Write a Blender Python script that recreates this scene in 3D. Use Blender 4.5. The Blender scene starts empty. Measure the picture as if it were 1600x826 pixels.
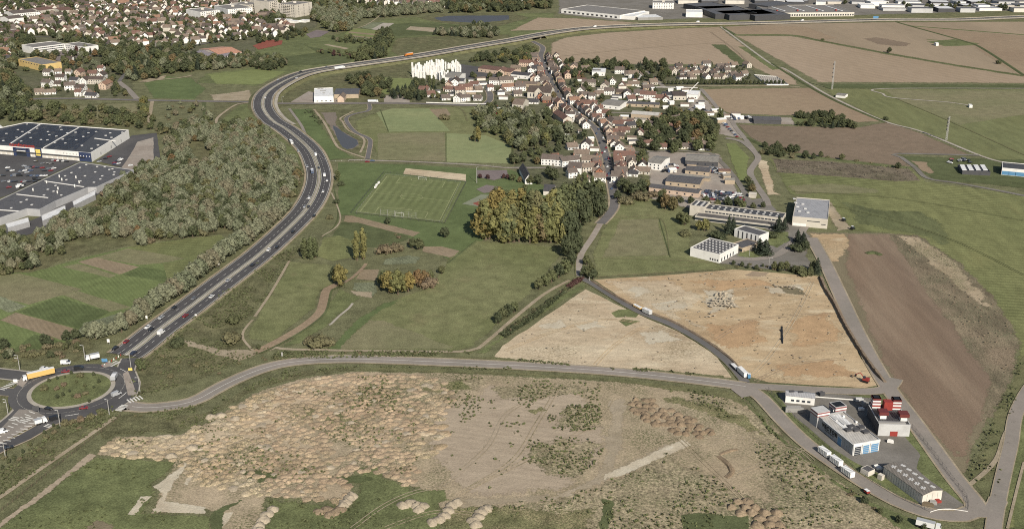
import bpy, bmesh, math, random
from mathutils import Vector, noise
from mathutils.geometry import delaunay_2d_cdt
R = math.radians
sc = bpy.context.scene
col = sc.collection
# ---------------------------------------------------------------- camera, sky, sun, exposure
CH, FPX, PITCH = 262.0, 1700.0, R(20.4)          # camera height (m), focal length in photo pixels, tilt below the horizon
cam = bpy.data.objects.new('camera', bpy.data.cameras.new('camera'))
col.objects.link(cam)
cam.location = (0, 0, CH); cam.rotation_euler = (math.pi / 2 - PITCH, 0, 0)
cam.data.sensor_width = 36; cam.data.lens = 36 * FPX / 1600
cam.data.clip_start = 1; cam.data.clip_end = 30000
sc.camera = cam
SUN_AZ, SUN_EL = R(20), R(34)                    # light travels away from the camera and to the left
w = bpy.data.worlds.new('World'); sc.world = w; w.use_nodes = True
nt = w.node_tree; nt.nodes.clear()
sky = nt.nodes.new('ShaderNodeTexSky'); sky.sky_type = 'NISHITA'; sky.sun_disc = False
sky.sun_elevation = SUN_EL; sky.sun_rotation = math.pi - SUN_AZ; sky.dust_density = 1.5
bg = nt.nodes.new('ShaderNodeBackground'); bg.inputs[1].default_value = 0.075
wo = nt.nodes.new('ShaderNodeOutputWorld')
nt.links.new(sky.outputs[0], bg.inputs[0]); nt.links.new(bg.outputs[0], wo.inputs[0])
sun = bpy.data.objects.new('sun', bpy.data.lights.new('sun', 'SUN')); col.objects.link(sun)
sun.data.energy = 5.0; sun.data.angle = R(0.53); sun.data.color = (1.0, 0.93, 0.82)
LD = Vector((-math.sin(SUN_AZ) * math.cos(SUN_EL), math.cos(SUN_AZ) * math.cos(SUN_EL), -math.sin(SUN_EL)))
sun.rotation_euler = LD.to_track_quat('-Z', 'Y').to_euler()
sc.view_settings.view_transform = 'Standard'; sc.view_settings.look = 'None'
sc.view_settings.exposure = 0.30; sc.view_settings.gamma = 1
sc.render.filter_size = 1.05; sc.cycles.pixel_filter_type = 'BLACKMAN_HARRIS'; sc.cycles.filter_width = 1.05; sc.cycles.use_denoising = False
KC = 1.25                                         # what a level surface of albedo 1 renders to
rnd = random.Random(7)
# ---------------------------------------------------------------- helpers
cp_, sp_ = math.cos(PITCH), math.sin(PITCH)
def P(x, y, z=0.0):
    """world point at height z seen at photo pixel (x, y)"""
    u = (x - 800) / FPX; v = -(y - 413) / FPX
    d = (u, cp_ + v * sp_, -sp_ + v * cp_)
    t = (z - CH) / d[2]
    return Vector((d[0] * t, d[1] * t, z))
def PX(p):
    x, y, z = p[0], p[1], (p[2] if len(p) > 2 else 0) - CH
    f = y * cp_ - z * sp_; v = y * sp_ + z * cp_
    return 800 + FPX * x / f, 413 - FPX * v / f
def inpoly(x, y, pts):
    c = False; n = len(pts); j = n - 1
    for i in range(n):
        xi, yi = pts[i]; xj, yj = pts[j]
        if (yi > y) != (yj > y) and x < (xj - xi) * (y - yi) / (yj - yi) + xi: c = not c
        j = i
    return c
def lin(c): c /= 255.0; return c / 12.92 if c <= 0.04045 else ((c + 0.055) / 1.055) ** 2.4
def C(r, g, b): return (min(lin(r) / KC, .85), min(lin(g) / KC, .85), min(lin(b) / KC, .85), 1)
def mesh_obj(name, verts, faces, mats, parent=None, mi=None, smooth=False):
    me = bpy.data.meshes.new(name); me.from_pydata([tuple(v) for v in verts], [], faces)
    for m in (mats if isinstance(mats, (list, tuple)) else [mats]): me.materials.append(m)
    if mi: me.polygons.foreach_set('material_index', mi)
    if smooth: me.polygons.foreach_set('use_smooth', [True] * len(me.polygons))
    me.update()
    o = bpy.data.objects.new(name, me); col.objects.link(o)
    if parent: o.parent = parent
    return o
class MB:
    def __init__(s): s.v = []; s.f = []; s.m = []
    def face(s, pts, m=0):
        b = len(s.v); s.v += [tuple(p) for p in pts]; s.f.append(tuple(range(b, b + len(pts)))); s.m.append(m)
    def prism(s, pts, z0, z1, m=0, mt=None):
        n = len(pts)
        a = sum(pts[i][0] * pts[(i + 1) % n][1] - pts[(i + 1) % n][0] * pts[i][1] for i in range(n))
        if a < 0: pts = list(reversed(pts))
        b = len(s.v); s.v += [(p[0], p[1], z0) for p in pts] + [(p[0], p[1], z1) for p in pts]
        for i in range(n):
            j = (i + 1) % n; s.f.append((b + i, b + j, b + n + j, b + n + i)); s.m.append(m)
        s.f.append(tuple(b + n + i for i in range(n))); s.m.append(m if mt is None else mt)
        s.f.append(tuple(b + n - 1 - i for i in range(n))); s.m.append(m)
    def box(s, c, size, rz=0, m=0):
        cx, cy, cz = c; hx, hy = size[0] / 2, size[1] / 2; ca, sa = math.cos(rz), math.sin(rz)
        pts = [(cx + ca * x - sa * y, cy + sa * x + ca * y) for x, y in ((-hx, -hy), (hx, -hy), (hx, hy), (-hx, hy))]
        s.prism(pts, cz - size[2] / 2, cz + size[2] / 2, m)
    def tube(s, path, rad, n=6, m=0):
        rings = []
        for i, p in enumerate(path):
            p = Vector(p); a = Vector(path[max(i - 1, 0)]); b_ = Vector(path[min(i + 1, len(path) - 1)])
            d = (b_ - a).normalized(); u = d.orthogonal().normalized(); v = d.cross(u)
            r = rad[i] if isinstance(rad, (list, tuple)) else rad
            b = len(s.v); rings.append(b)
            s.v += [tuple(p + (u * math.cos(6.2832 * k / n) + v * math.sin(6.2832 * k / n)) * r) for k in range(n)]
        for a, b in zip(rings, rings[1:]):
            for k in range(n):
                s.f.append((a + k, a + (k + 1) % n, b + (k + 1) % n, b + k)); s.m.append(m)
        s.f.append(tuple(rings[0] + n - 1 - k for k in range(n))); s.m.append(m)
        s.f.append(tuple(rings[-1] + k for k in range(n))); s.m.append(m)
    def build(s, name, mats, parent=None, smooth=False):
        return mesh_obj(name, s.v, s.f, mats, parent, s.m, smooth)
def empty(name, loc=(0, 0, 0), rz=0):
    o = bpy.data.objects.new(name, None); col.objects.link(o); o.location = loc; o.rotation_euler = (0, 0, rz)
    o.empty_display_size = 1; return o
def structure(o): o['kind'] = 'structure'; return o
def stuff(o, label=None, cat=None):
    o['kind'] = 'stuff'
    if label: o['label'] = label; o['category'] = cat
    return o
def copy_tree(o, parent=None):
    c = o.copy(); col.objects.link(c); c.parent = parent
    for ch in list(o.children): copy_tree(ch, c)
    return c
REG = []
def reg(o, desc, cat, group=None, fixed=False, px=None):
    """remember a thing; its label is settled at the end, when all its look-alikes are known"""
    o['category'] = cat
    if group: o['group'] = group
    if px is None: px = PX(o.location)
    REG.append((o, desc, px, fixed)); return o
# ---------------------------------------------------------------- materials
def nodes(m): return m.node_tree.nodes, m.node_tree.links
def newmat(name, rough=0.85, spec=0.2):
    m = bpy.data.materials.new(name); m.use_nodes = True
    b = m.node_tree.nodes['Principled BSDF']; b.inputs['Roughness'].default_value = rough
    b.inputs['Specular IOR Level'].default_value = spec
    return m, b
def N(m, t, **kw):
    n = m.node_tree.nodes.new(t)
    for k, v in kw.items(): setattr(n, k, v)
    return n
def noise_n(m, scale, detail=3, vec=None, rough=.55):
    n = N(m, 'ShaderNodeTexNoise'); n.inputs['Scale'].default_value = scale; n.inputs['Detail'].default_value = detail
    n.inputs['Roughness'].default_value = rough
    if vec: m.node_tree.links.new(vec, n.inputs['Vector'])
    return n.outputs['Fac']
def ramp(m, fac, lo, hi, a=0.0, b=1.0):
    n = N(m, 'ShaderNodeMapRange'); L = m.node_tree.links
    L.new(fac, n.inputs[0]); n.inputs[1].default_value = lo; n.inputs[2].default_value = hi
    n.inputs[3].default_value = a; n.inputs[4].default_value = b
    return n.outputs[0]
def math_n(m, op, a, b=None):
    n = N(m, 'ShaderNodeMath', operation=op)
    for i, v in enumerate((a, b)):
        if v is None: continue
        if isinstance(v, (int, float)): n.inputs[i].default_value = v
        else: m.node_tree.links.new(v, n.inputs[i])
    return n.outputs[0]
def mix(m, fac, a, b, mode='MIX'):
    n = N(m, 'ShaderNodeMix', data_type='RGBA', blend_type=mode); L = m.node_tree.links
    for s, v in ((n.inputs[0], fac), (n.inputs[6], a), (n.inputs[7], b)):
        if isinstance(v, (int, float)): s.default_value = v
        elif isinstance(v, tuple): s.default_value = v
        else: L.new(v, s)
    return n.outputs[2]
def ground_mat(name, c1, c2=None, big=0.012, var=0.35, fine=0.5, weeds=None, wamt=(.52, .62), wscale=.05, rows=None, bump=.35, pale=None, ptr=(.6, .75), stretch=None, fs=1.3):
    m, bs = newmat(name, .95, .1); L = m.node_tree.links
    pos = N(m, 'ShaderNodeNewGeometry').outputs['Position']
    if stretch:
        mp = N(m, 'ShaderNodeMapping'); L.new(pos, mp.inputs[0]); mp.inputs['Rotation'].default_value = (0, 0, stretch[0])
        mp.inputs['Scale'].default_value = (1, stretch[1], 1); spos = mp.outputs[0]
    else: spos = pos
    c = C(*c1)
    if c2: c = mix(m, ramp(m, noise_n(m, big, 4, spos), .38, .62), c, C(*c2))
    if pale: c = mix(m, ramp(m, noise_n(m, big * 3.1, 5, spos, .65), ptr[0], ptr[1]), c, C(*pale))
    if weeds:
        a = ramp(m, noise_n(m, wscale * .5, 3, pos), wamt[0] - .1, wamt[1] + .06)
        b = ramp(m, noise_n(m, wscale * 14, 4, pos, .7), .44, .58)
        c = mix(m, math_n(m, 'MULTIPLY', a, b), c, C(*weeds))
    med = ramp(m, noise_n(m, .11, 6, spos, .68), .3, .7, 1 - var, 1 + var)
    fi = ramp(m, noise_n(m, fs, 3, pos, .7), .3, .7, 1 - fine, 1 + fine)
    v = math_n(m, 'MULTIPLY', med, fi)
    if rows:
        ang, width, amt = rows
        d = N(m, 'ShaderNodeVectorMath', operation='DOT_PRODUCT'); L.new(pos, d.inputs[0])
        d.inputs[1].default_value = (math.cos(ang) * 6.2832 / width, math.sin(ang) * 6.2832 / width, 0)
        nz = ramp(m, noise_n(m, .03, 2, pos), 0, 1, 0, 3)
        s = math_n(m, 'SINE', math_n(m, 'ADD', d.outputs['Value'], nz))
        fade = ramp(m, noise_n(m, .02, 3, pos), .35, .6, .15, 1)
        v = math_n(m, 'MULTIPLY', v, math_n(m, 'ADD', math_n(m, 'MULTIPLY', math_n(m, 'MULTIPLY', s, amt), fade), 1))
    cv = N(m, 'ShaderNodeCombineColor'); [L.new(v, cv.inputs[i]) for i in range(3)]
    c = mix(m, 1.0, c, cv.outputs[0], 'MULTIPLY')
    L.new(c, bs.inputs['Base Color'])
    at = N(m, 'ShaderNodeAttribute', attribute_name='fringe')          # ragged, thinning borders where one cover gives way to the next
    nz = ramp(m, noise_n(m, .35, 5, pos, .75), .3, .7, -.55, .55)
    L.new(ramp(m, math_n(m, 'ADD', at.outputs['Fac'], nz), .42, .58, 1, 0) if name not in ('ground',) else math_n(m, 'ADD', 1.0, 0.0), bs.inputs['Alpha'])
    if bump:
        bp = N(m, 'ShaderNodeBump'); bp.inputs['Strength'].default_value = bump; bp.inputs['Distance'].default_value = .6
        L.new(noise_n(m, .9, 4, pos, .7), bp.inputs['Height']); L.new(bp.outputs[0], bs.inputs['Normal'])
    return m
def plain(name, rgb, rough=.7, var=.12, scale=.6, spec=.3, metal=0, dirt=None):
    m, bs = newmat(name, rough, spec); L = m.node_tree.links
    tc = N(m, 'ShaderNodeTexCoord').outputs['Object']
    f = ramp(m, noise_n(m, scale, 5, tc, .65), .3, .7, 1 - var, 1 + var)
    cv = N(m, 'ShaderNodeCombineColor'); [L.new(f, cv.inputs[i]) for i in range(3)]
    c = mix(m, 1.0, C(*rgb), cv.outputs[0], 'MULTIPLY')
    if dirt: c = mix(m, ramp(m, noise_n(m, scale * .35, 5, tc, .7), .5, .72), c, C(*dirt))
    L.new(c, bs.inputs['Base Color']); bs.inputs['Metallic'].default_value = metal
    return m
def striped(name, rgb, axis, width, amt=.25, rough=.6, var=.12):
    """sheet metal or tile courses: fine relief lines along an object axis"""
    m = plain(name, rgb, rough, var, dirt=tuple(int(c * .84) for c in rgb)); bs = m.node_tree.nodes['Principled BSDF']; L = m.node_tree.links
    tc = N(m, 'ShaderNodeTexCoord').outputs['Object']
    d = N(m, 'ShaderNodeVectorMath', operation='DOT_PRODUCT'); L.new(tc, d.inputs[0])
    d.inputs[1].default_value = tuple(a * 6.2832 / width for a in axis)
    bp = N(m, 'ShaderNodeBump'); bp.inputs['Strength'].default_value = amt; bp.inputs['Distance'].default_value = width * .2
    L.new(math_n(m, 'SINE', d.outputs['Value']), bp.inputs['Height']); L.new(bp.outputs[0], bs.inputs['Normal'])
    return m
G = {}
def mute(c):
    if not isinstance(c, tuple) or len(c) != 3 or c[1] <= c[0] or c[0] < 60: return c
    d = c[1] - c[0]
    return (c[0] + .95 * d + 3, c[1] + .35 * d + 3, c[2] + .85 * d + 3)
def gm(k, *a, **kw):
    kw = {n: (mute(v) if n in ('weeds', 'pale') else v) for n, v in kw.items()}
    G[k] = ground_mat(k, *[mute(v) for v in a], **kw)
gm('ground', (112, 112, 84), (104, 106, 76), weeds=(84, 88, 60))
gm('gardens', (90, 95, 68), (106, 104, 84), weeds=(60, 68, 44), wscale=.2)
gm('scrub', (110, 107, 80), (100, 101, 72), big=.03, weeds=(82, 84, 58), wscale=.09, wamt=(.42, .55), pale=(132, 122, 94), ptr=(.6, .8), var=.45)
gm('meadow', (113, 117, 80), (97, 107, 66), big=.013, var=.26, fine=.38, pale=(124, 118, 88), ptr=(.56, .8))
gm('meadow_dry', (128, 123, 96), (121, 120, 90), var=.2, fine=.35)
gm('grass', (97, 111, 66), (82, 98, 56), big=.02, var=.3, fine=.4, weeds=(76, 88, 52), wscale=.05, wamt=(.5, .6))
gm('grass_bright', (102, 122, 66), (94, 112, 60), var=.14, fine=.2)
gm('grass_dark', (74, 90, 52), (66, 82, 44), var=.25, fine=.3)
G['strip_green'] = ground_mat('strip_green', (112, 123, 80), (104, 115, 74), var=.18, fine=.25, rows=(R(35), 2.5, .1)); G['strip_dark'] = ground_mat('strip_dark', (95, 106, 69), (88, 98, 64), var=.22, fine=.3, rows=(R(35), 2.5, .1))
G['lawn'] = ground_mat('lawn', (100, 112, 74), (92, 104, 68), var=.18, fine=.28, big=.02); G['field_pale'] = ground_mat('field_pale', (138, 143, 104), (128, 136, 98), var=.14, fine=.2)
G['pitch'] = ground_mat('pitch', (106, 114, 76), (112, 119, 82), var=.12, fine=.16, rows=(R(-7), 6.5, .13))
gm('airfield', (103, 112, 72), (117, 117, 80), big=.006, var=.2, fine=.2, stretch=(.3, .25), weeds=(88, 98, 62), wscale=.02)
gm('lightgreen', (110, 116, 74), (93, 105, 62), big=.009, var=.26, fine=.35, rows=(R(80), 5, .17), pale=(126, 124, 84), ptr=(.58, .8), stretch=(.2, .4))
gm('tufty', (92, 103, 64), (84, 96, 58), big=.03, var=.3, fine=.35, weeds=(72, 84, 52), wscale=.03, wamt=(.4, .55), stretch=(R(-20), .4), rows=(R(25), 14, .1))
gm('plough', (162, 145, 125), (153, 136, 115), big=.005, var=.07, fine=.12, stretch=(.5, .25), rows=(R(30), 14, .06), bump=.15)
gm('plough_tan', (156, 140, 119), (143, 129, 109), big=.005, var=.07, fine=.12, stretch=(.1, .2), bump=.15)
gm('plough_brown', (151, 134, 112), (142, 124, 104), big=.006, var=.12, fine=.25, rows=(R(60), 5, .07), bump=.3)
gm('plough_dark', (129, 114, 98), (121, 108, 92), big=.008, var=.14, fine=.25, rows=(R(60), 5, .07), bump=.3)
gm('stubble', (118, 108, 94), (104, 96, 82), big=.03, var=.4, fine=.7, rows=(R(100), 4, .12), weeds=(84, 86, 60))
gm('bare_brown', (133, 114, 96), (122, 106, 91), big=.012, var=.15, fine=.22, stretch=(R(-62), .12), pale=(142, 126, 108), ptr=(.5, .75), bump=.25)
gm('bare_grey', (130, 120, 99), (119, 111, 90), big=.012, var=.14, fine=.25, stretch=(R(-62), .2), bump=.25)
gm('rough_edge', (134, 120, 101), (116, 106, 88), big=.03, var=.35, fine=.6, weeds=(98, 100, 76), wscale=.06, wamt=(.44, .56), stretch=(R(-50), .45), pale=(154, 140, 118))
gm('sand', (192, 172, 140), (174, 151, 120), big=.012, var=.17, fine=.18, pale=(204, 190, 162), ptr=(.54, .74), weeds=(146, 130, 104), wscale=.05, wamt=(.56, .66), stretch=(R(12), 2.2))
gm('sand_pale', (198, 183, 157), (178, 160, 134), big=.012, var=.2, fine=.2, pale=(204, 192, 166), ptr=(.52, .74), weeds=(146, 132, 106), wscale=.05, wamt=(.55, .66), stretch=(R(12), 2.2))
gm('dirt', (172, 157, 133), (162, 147, 123), big=.02, var=.18, fine=.3, weeds=(96, 98, 68), wscale=.07, wamt=(.47, .55), pale=(172, 158, 132), ptr=(.55, .75))
gm('dirt_smooth', (170, 156, 136), (160, 146, 127), big=.02, var=.12, fine=.16, pale=(174, 160, 140), ptr=(.5, .75), stretch=(R(10), 3), rows=(R(75), 4, .05))
gm('dirt_weedy', (164, 151, 126), (150, 138, 114), big=.03, var=.3, fine=.6, weeds=(102, 104, 74), wscale=.09, wamt=(.42, .52), fs=.7)
gm('dirt_green', (110, 110, 78), (100, 102, 70), big=.03, var=.35, fine=.6, weeds=(150, 138, 108), wscale=.12, wamt=(.45, .55))
gm('stain', (180, 152, 118), (172, 144, 112), big=.02, var=.18, fine=.2)
gm('chalk', (196, 188, 168), (184, 172, 150), big=.05, var=.12, fine=.16, pale=(208, 202, 186))
gm('track', (164, 152, 132), (150, 138, 116), big=.05, var=.16, fine=.2)
gm('verge', (96, 100, 68), (112, 110, 80), big=.04, var=.3, fine=.4)
gm('garden_soil', (144, 130, 110), (136, 122, 100), var=.14, fine=.2, rows=(R(35), 3, .08))
gm('vegetables', (112, 122, 92), (92, 104, 76), var=.3, fine=.6, rows=(R(35), 3, .15))
gm('yard', (126, 122, 116), (116, 112, 104), big=.03, var=.14, fine=.12, pale=(138, 134, 124), bump=.1)
gm('yard_pale', (160, 152, 142), (150, 140, 130), big=.03, var=.16, fine=.14, bump=.1)
gm('asphalt', (112, 109, 108), (104, 102, 100), big=.03, var=.08, fine=.08, bump=.05)
gm('asphalt_worn', (74, 73, 75), (82, 81, 82), big=.05, var=.14, fine=.1, bump=.05)
gm('old_worn', (134, 127, 120), (128, 121, 114), big=.06, var=.12, fine=.1, bump=.05)
gm('asphalt_dark', (84, 83, 84), (92, 91, 91), big=.04, var=.1, fine=.08, bump=.05)
gm('asphalt_old', (146, 138, 130), (136, 130, 122), big=.03, var=.08, fine=.08, bump=.05, pale=(154, 146, 136))
gm('concrete', (172, 166, 154), (160, 152, 140), big=.1, var=.1, fine=.1, bump=.05)
gm('court_green', (118, 128, 104), var=.1, fine=.1); gm('court_red', (138, 84, 72), var=.1, fine=.1)
gm('mauve', (122, 112, 112), (130, 120, 116), var=.1, fine=.12)
gm('mud', (128, 118, 108), (116, 108, 98), var=.1, fine=.1)
gm('paint', (214, 212, 204), var=.1, fine=.08, bump=0)
gm('paint_worn', (186, 182, 170), var=.1, fine=.1, bump=0)
wm, wb = newmat('water', .6, .08); wb.inputs['Base Color'].default_value = C(84, 87, 92); G['water'] = wm
wn = N(wm, 'ShaderNodeBump'); wn.inputs['Strength'].default_value = .1
wm.node_tree.links.new(noise_n(wm, .8, 3, N(wm, 'ShaderNodeNewGeometry').outputs['Position']), wn.inputs['Height']); wm.node_tree.links.new(wn.outputs[0], wb.inputs['Normal'])
M = {}
for k, rgb in dict(white=(232, 230, 224), cream=(198, 191, 178), offwhite=(214, 208, 196), pinkish=(200, 178, 158), grey=(150, 148, 144), lightgrey=(190, 190, 188),
                   stone=(176, 160, 138), yellow=(212, 184, 124), brickwall=(164, 112, 88), pale=(206, 200, 190), darkgrey=(78, 78, 80), panel_grey=(172, 172, 172)).items():
    M[k] = plain(k + '_wall', rgb, .8, .06, .25, dirt=tuple(int(c * .88) for c in rgb))
for k, rgb in dict(brown=(104, 94, 87), redbrown=(114, 88, 78), orange=(140, 110, 92), slate=(72, 71, 73), tan=(124, 110, 98), darkbrown=(86, 76, 70)).items():
    M['t_' + k] = striped('roof_tiles_' + k, rgb, (0, 1, 0), .35, .5, .8, .22)
for k, rgb in dict(felt=(92, 90, 90), felt_dark=(72, 72, 74), metal=(158, 158, 160), metal_white=(226, 226, 224), solar=(52, 55, 64), gravel=(132, 126, 118), asbestos=(136, 132, 124), concrete=(188, 184, 176), stripe_roof=(124, 118, 110), terracotta=(190, 142, 116), lilac=(140, 132, 134)).items():
    M['r_' + k] = striped('roof_' + k, rgb, (1, 0.02, 0), 1.2, .3, .55, .12)
M['glass'], b_ = newmat('window_glass', .15, .6); b_.inputs['Base Color'].default_value = C(52, 58, 66)
M['glass_blue'] = plain('blue_glazing', (96, 142, 178), .3, .1)
M['blue'] = plain('blue_cladding', (56, 66, 94), .5); M['red'] = plain('red_cladding', (146, 58, 52), .6, .15); M['darkred'] = plain('dark_red_metal', (106, 52, 50), .55)
M['skylight'] = plain('rooflight', (196, 195, 192), .5, .08); M['black'] = plain('black', (32, 32, 34), .5, .1); M['metalpost'] = plain('galvanised', (188, 186, 182), .5, .05, metal=.3)
M['wood'] = plain('weathered_wood', (110, 98, 80), .9); M['mauve_band'] = plain('mauve_band', (142, 92, 92), .6)
M['bark'] = plain('bark', (96, 84, 70), .95, .3, 2); M['paint'] = G['paint']; M['poster'] = plain('yellow_board', (226, 204, 110), .6); M['greybox'] = plain('grey_cladding', (160, 160, 160), .6)
M['rubber'] = plain('tyre', (30, 30, 30), .9)
def foliage(name, a, b, c=None, cscale=.35):
    m, bs = newmat('leaves_' + name, .9, .12); L = m.node_tree.links
    oi = N(m, 'ShaderNodeObjectInfo'); tc = N(m, 'ShaderNodeTexCoord').outputs['Object']
    k = mix(m, oi.outputs['Random'], C(*a), C(*b))
    if c:
        r2 = math_n(m, 'FRACT', math_n(m, 'MULTIPLY', oi.outputs['Random'], 7.31))
        k = mix(m, ramp(m, r2, .6, 1), k, C(*c))
    f = ramp(m, noise_n(m, cscale, 3, tc, .6), .3, .7, .7, 1.35)
    cv = N(m, 'ShaderNodeCombineColor'); [L.new(f, cv.inputs[i]) for i in range(3)]
    L.new(mix(m, 1.0, k, cv.outputs[0], 'MULTIPLY'), bs.inputs['Base Color'])
    return m
FOL = dict(dark=foliage('dark', (78, 83, 60), (70, 76, 56), (92, 94, 66)), mid=foliage('mid', (95, 99, 69), (86, 92, 64), (102, 99, 70)),
           willow=foliage('willow', (122, 124, 101), (105, 110, 87), (118, 112, 92)), autumn=foliage('autumn', (108, 98, 71), (102, 95, 67), (116, 95, 68)), weed=foliage('weed', (98, 102, 70), (86, 92, 62)),
           gold=foliage('gold', (116, 113, 72), (102, 104, 68), (124, 111, 68)), conifer=foliage('conifer', (54, 61, 51), (62, 70, 56)), scrub=foliage('scrub', (112, 106, 82), (98, 97, 70), (116, 102, 84)),
           purple=foliage('purple', (74, 55, 54), (84, 62, 58)))
# ---------------------------------------------------------------- ground, fields
ZO = [0.0]
def nextz(): ZO[0] += .0013; return ZO[0]
def organic(w, amp, seed):
    out = []
    n = len(w)
    for i in range(n):
        a, b = w[i], w[(i + 1) % n]; L = (b - a).length; k = max(1, min(60, int(L / 5)))
        d = (b - a) / max(L, .01); nrm = Vector((-d[1], d[0]))
        for j in range(k):
            q = a + (b - a) * j / k
            o_ = noise.noise(Vector((q[0] * .06, q[1] * .06, seed))) * 1.6 + noise.noise(Vector((q[0] * .25, q[1] * .25, seed)))
            q = q + nrm * o_ * amp * (0 if j == 0 and amp < .7 else 1)
            out.append(q)
    return out
def patch(name, mat, pts, amp=.7, kind='structure', z=None, thick=0):
    wv = [P(x, y).to_2d() for x, y in pts]
    if amp: wv = organic(wv, amp, len(ZOLIST) * 3.7)
    z = nextz() if z is None else z
    ZOLIST.append(name)
    mb = MB()
    if sum(wv[i][0] * wv[(i + 1) % len(wv)][1] - wv[(i + 1) % len(wv)][0] * wv[i][1] for i in range(len(wv))) < 0: wv.reverse()
    per = sum((wv[i] - wv[i - 1]).length for i in range(len(wv))); ar = abs(sum(wv[i - 1][0] * wv[i][1] - wv[i][0] * wv[i - 1][1] for i in range(len(wv)))) / 2
    if amp >= .6 and ar / per > 1.2:
        n = len(wv); wd = min(2.5 * amp, 7, ar / per * .8) + (2 if P(*pts[0])[1] > 900 and ar / per > 8 else 0); inner = []
        for i in range(n):
            t = (wv[(i + 2) % n] - wv[i - 2]).normalized(); inner.append(wv[i] + Vector((-t[1], t[0])) * wd)
        vs, _e, fs, ov, _oe, _of = delaunay_2d_cdt(wv + inner, [(n + i, n + (i + 1) % n) for i in range(n)], [list(range(n))], 1, .02)
        o = mesh_obj(name, [(q[0], q[1], z) for q in vs], [tuple(f) for f in fs], G[mat])
        at = o.data.attributes.new('fringe', 'FLOAT', 'POINT'); at.data.foreach_set('value', [1.0 if not q or min(q) < n else 0.0 for q in ov])
    else:
        mb.face([(q[0], q[1], z) for q in wv]); o = mb.build(name, G[mat])
    o['kind'] = kind
    return o
ZOLIST = []
g = mesh_obj('ground', [(-14000, -3000, 0), (14000, -3000, 0), (14000, 20000, 0), (-14000, 20000, 0)], [(0, 1, 2, 3)], G['ground']); structure(g)
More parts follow.
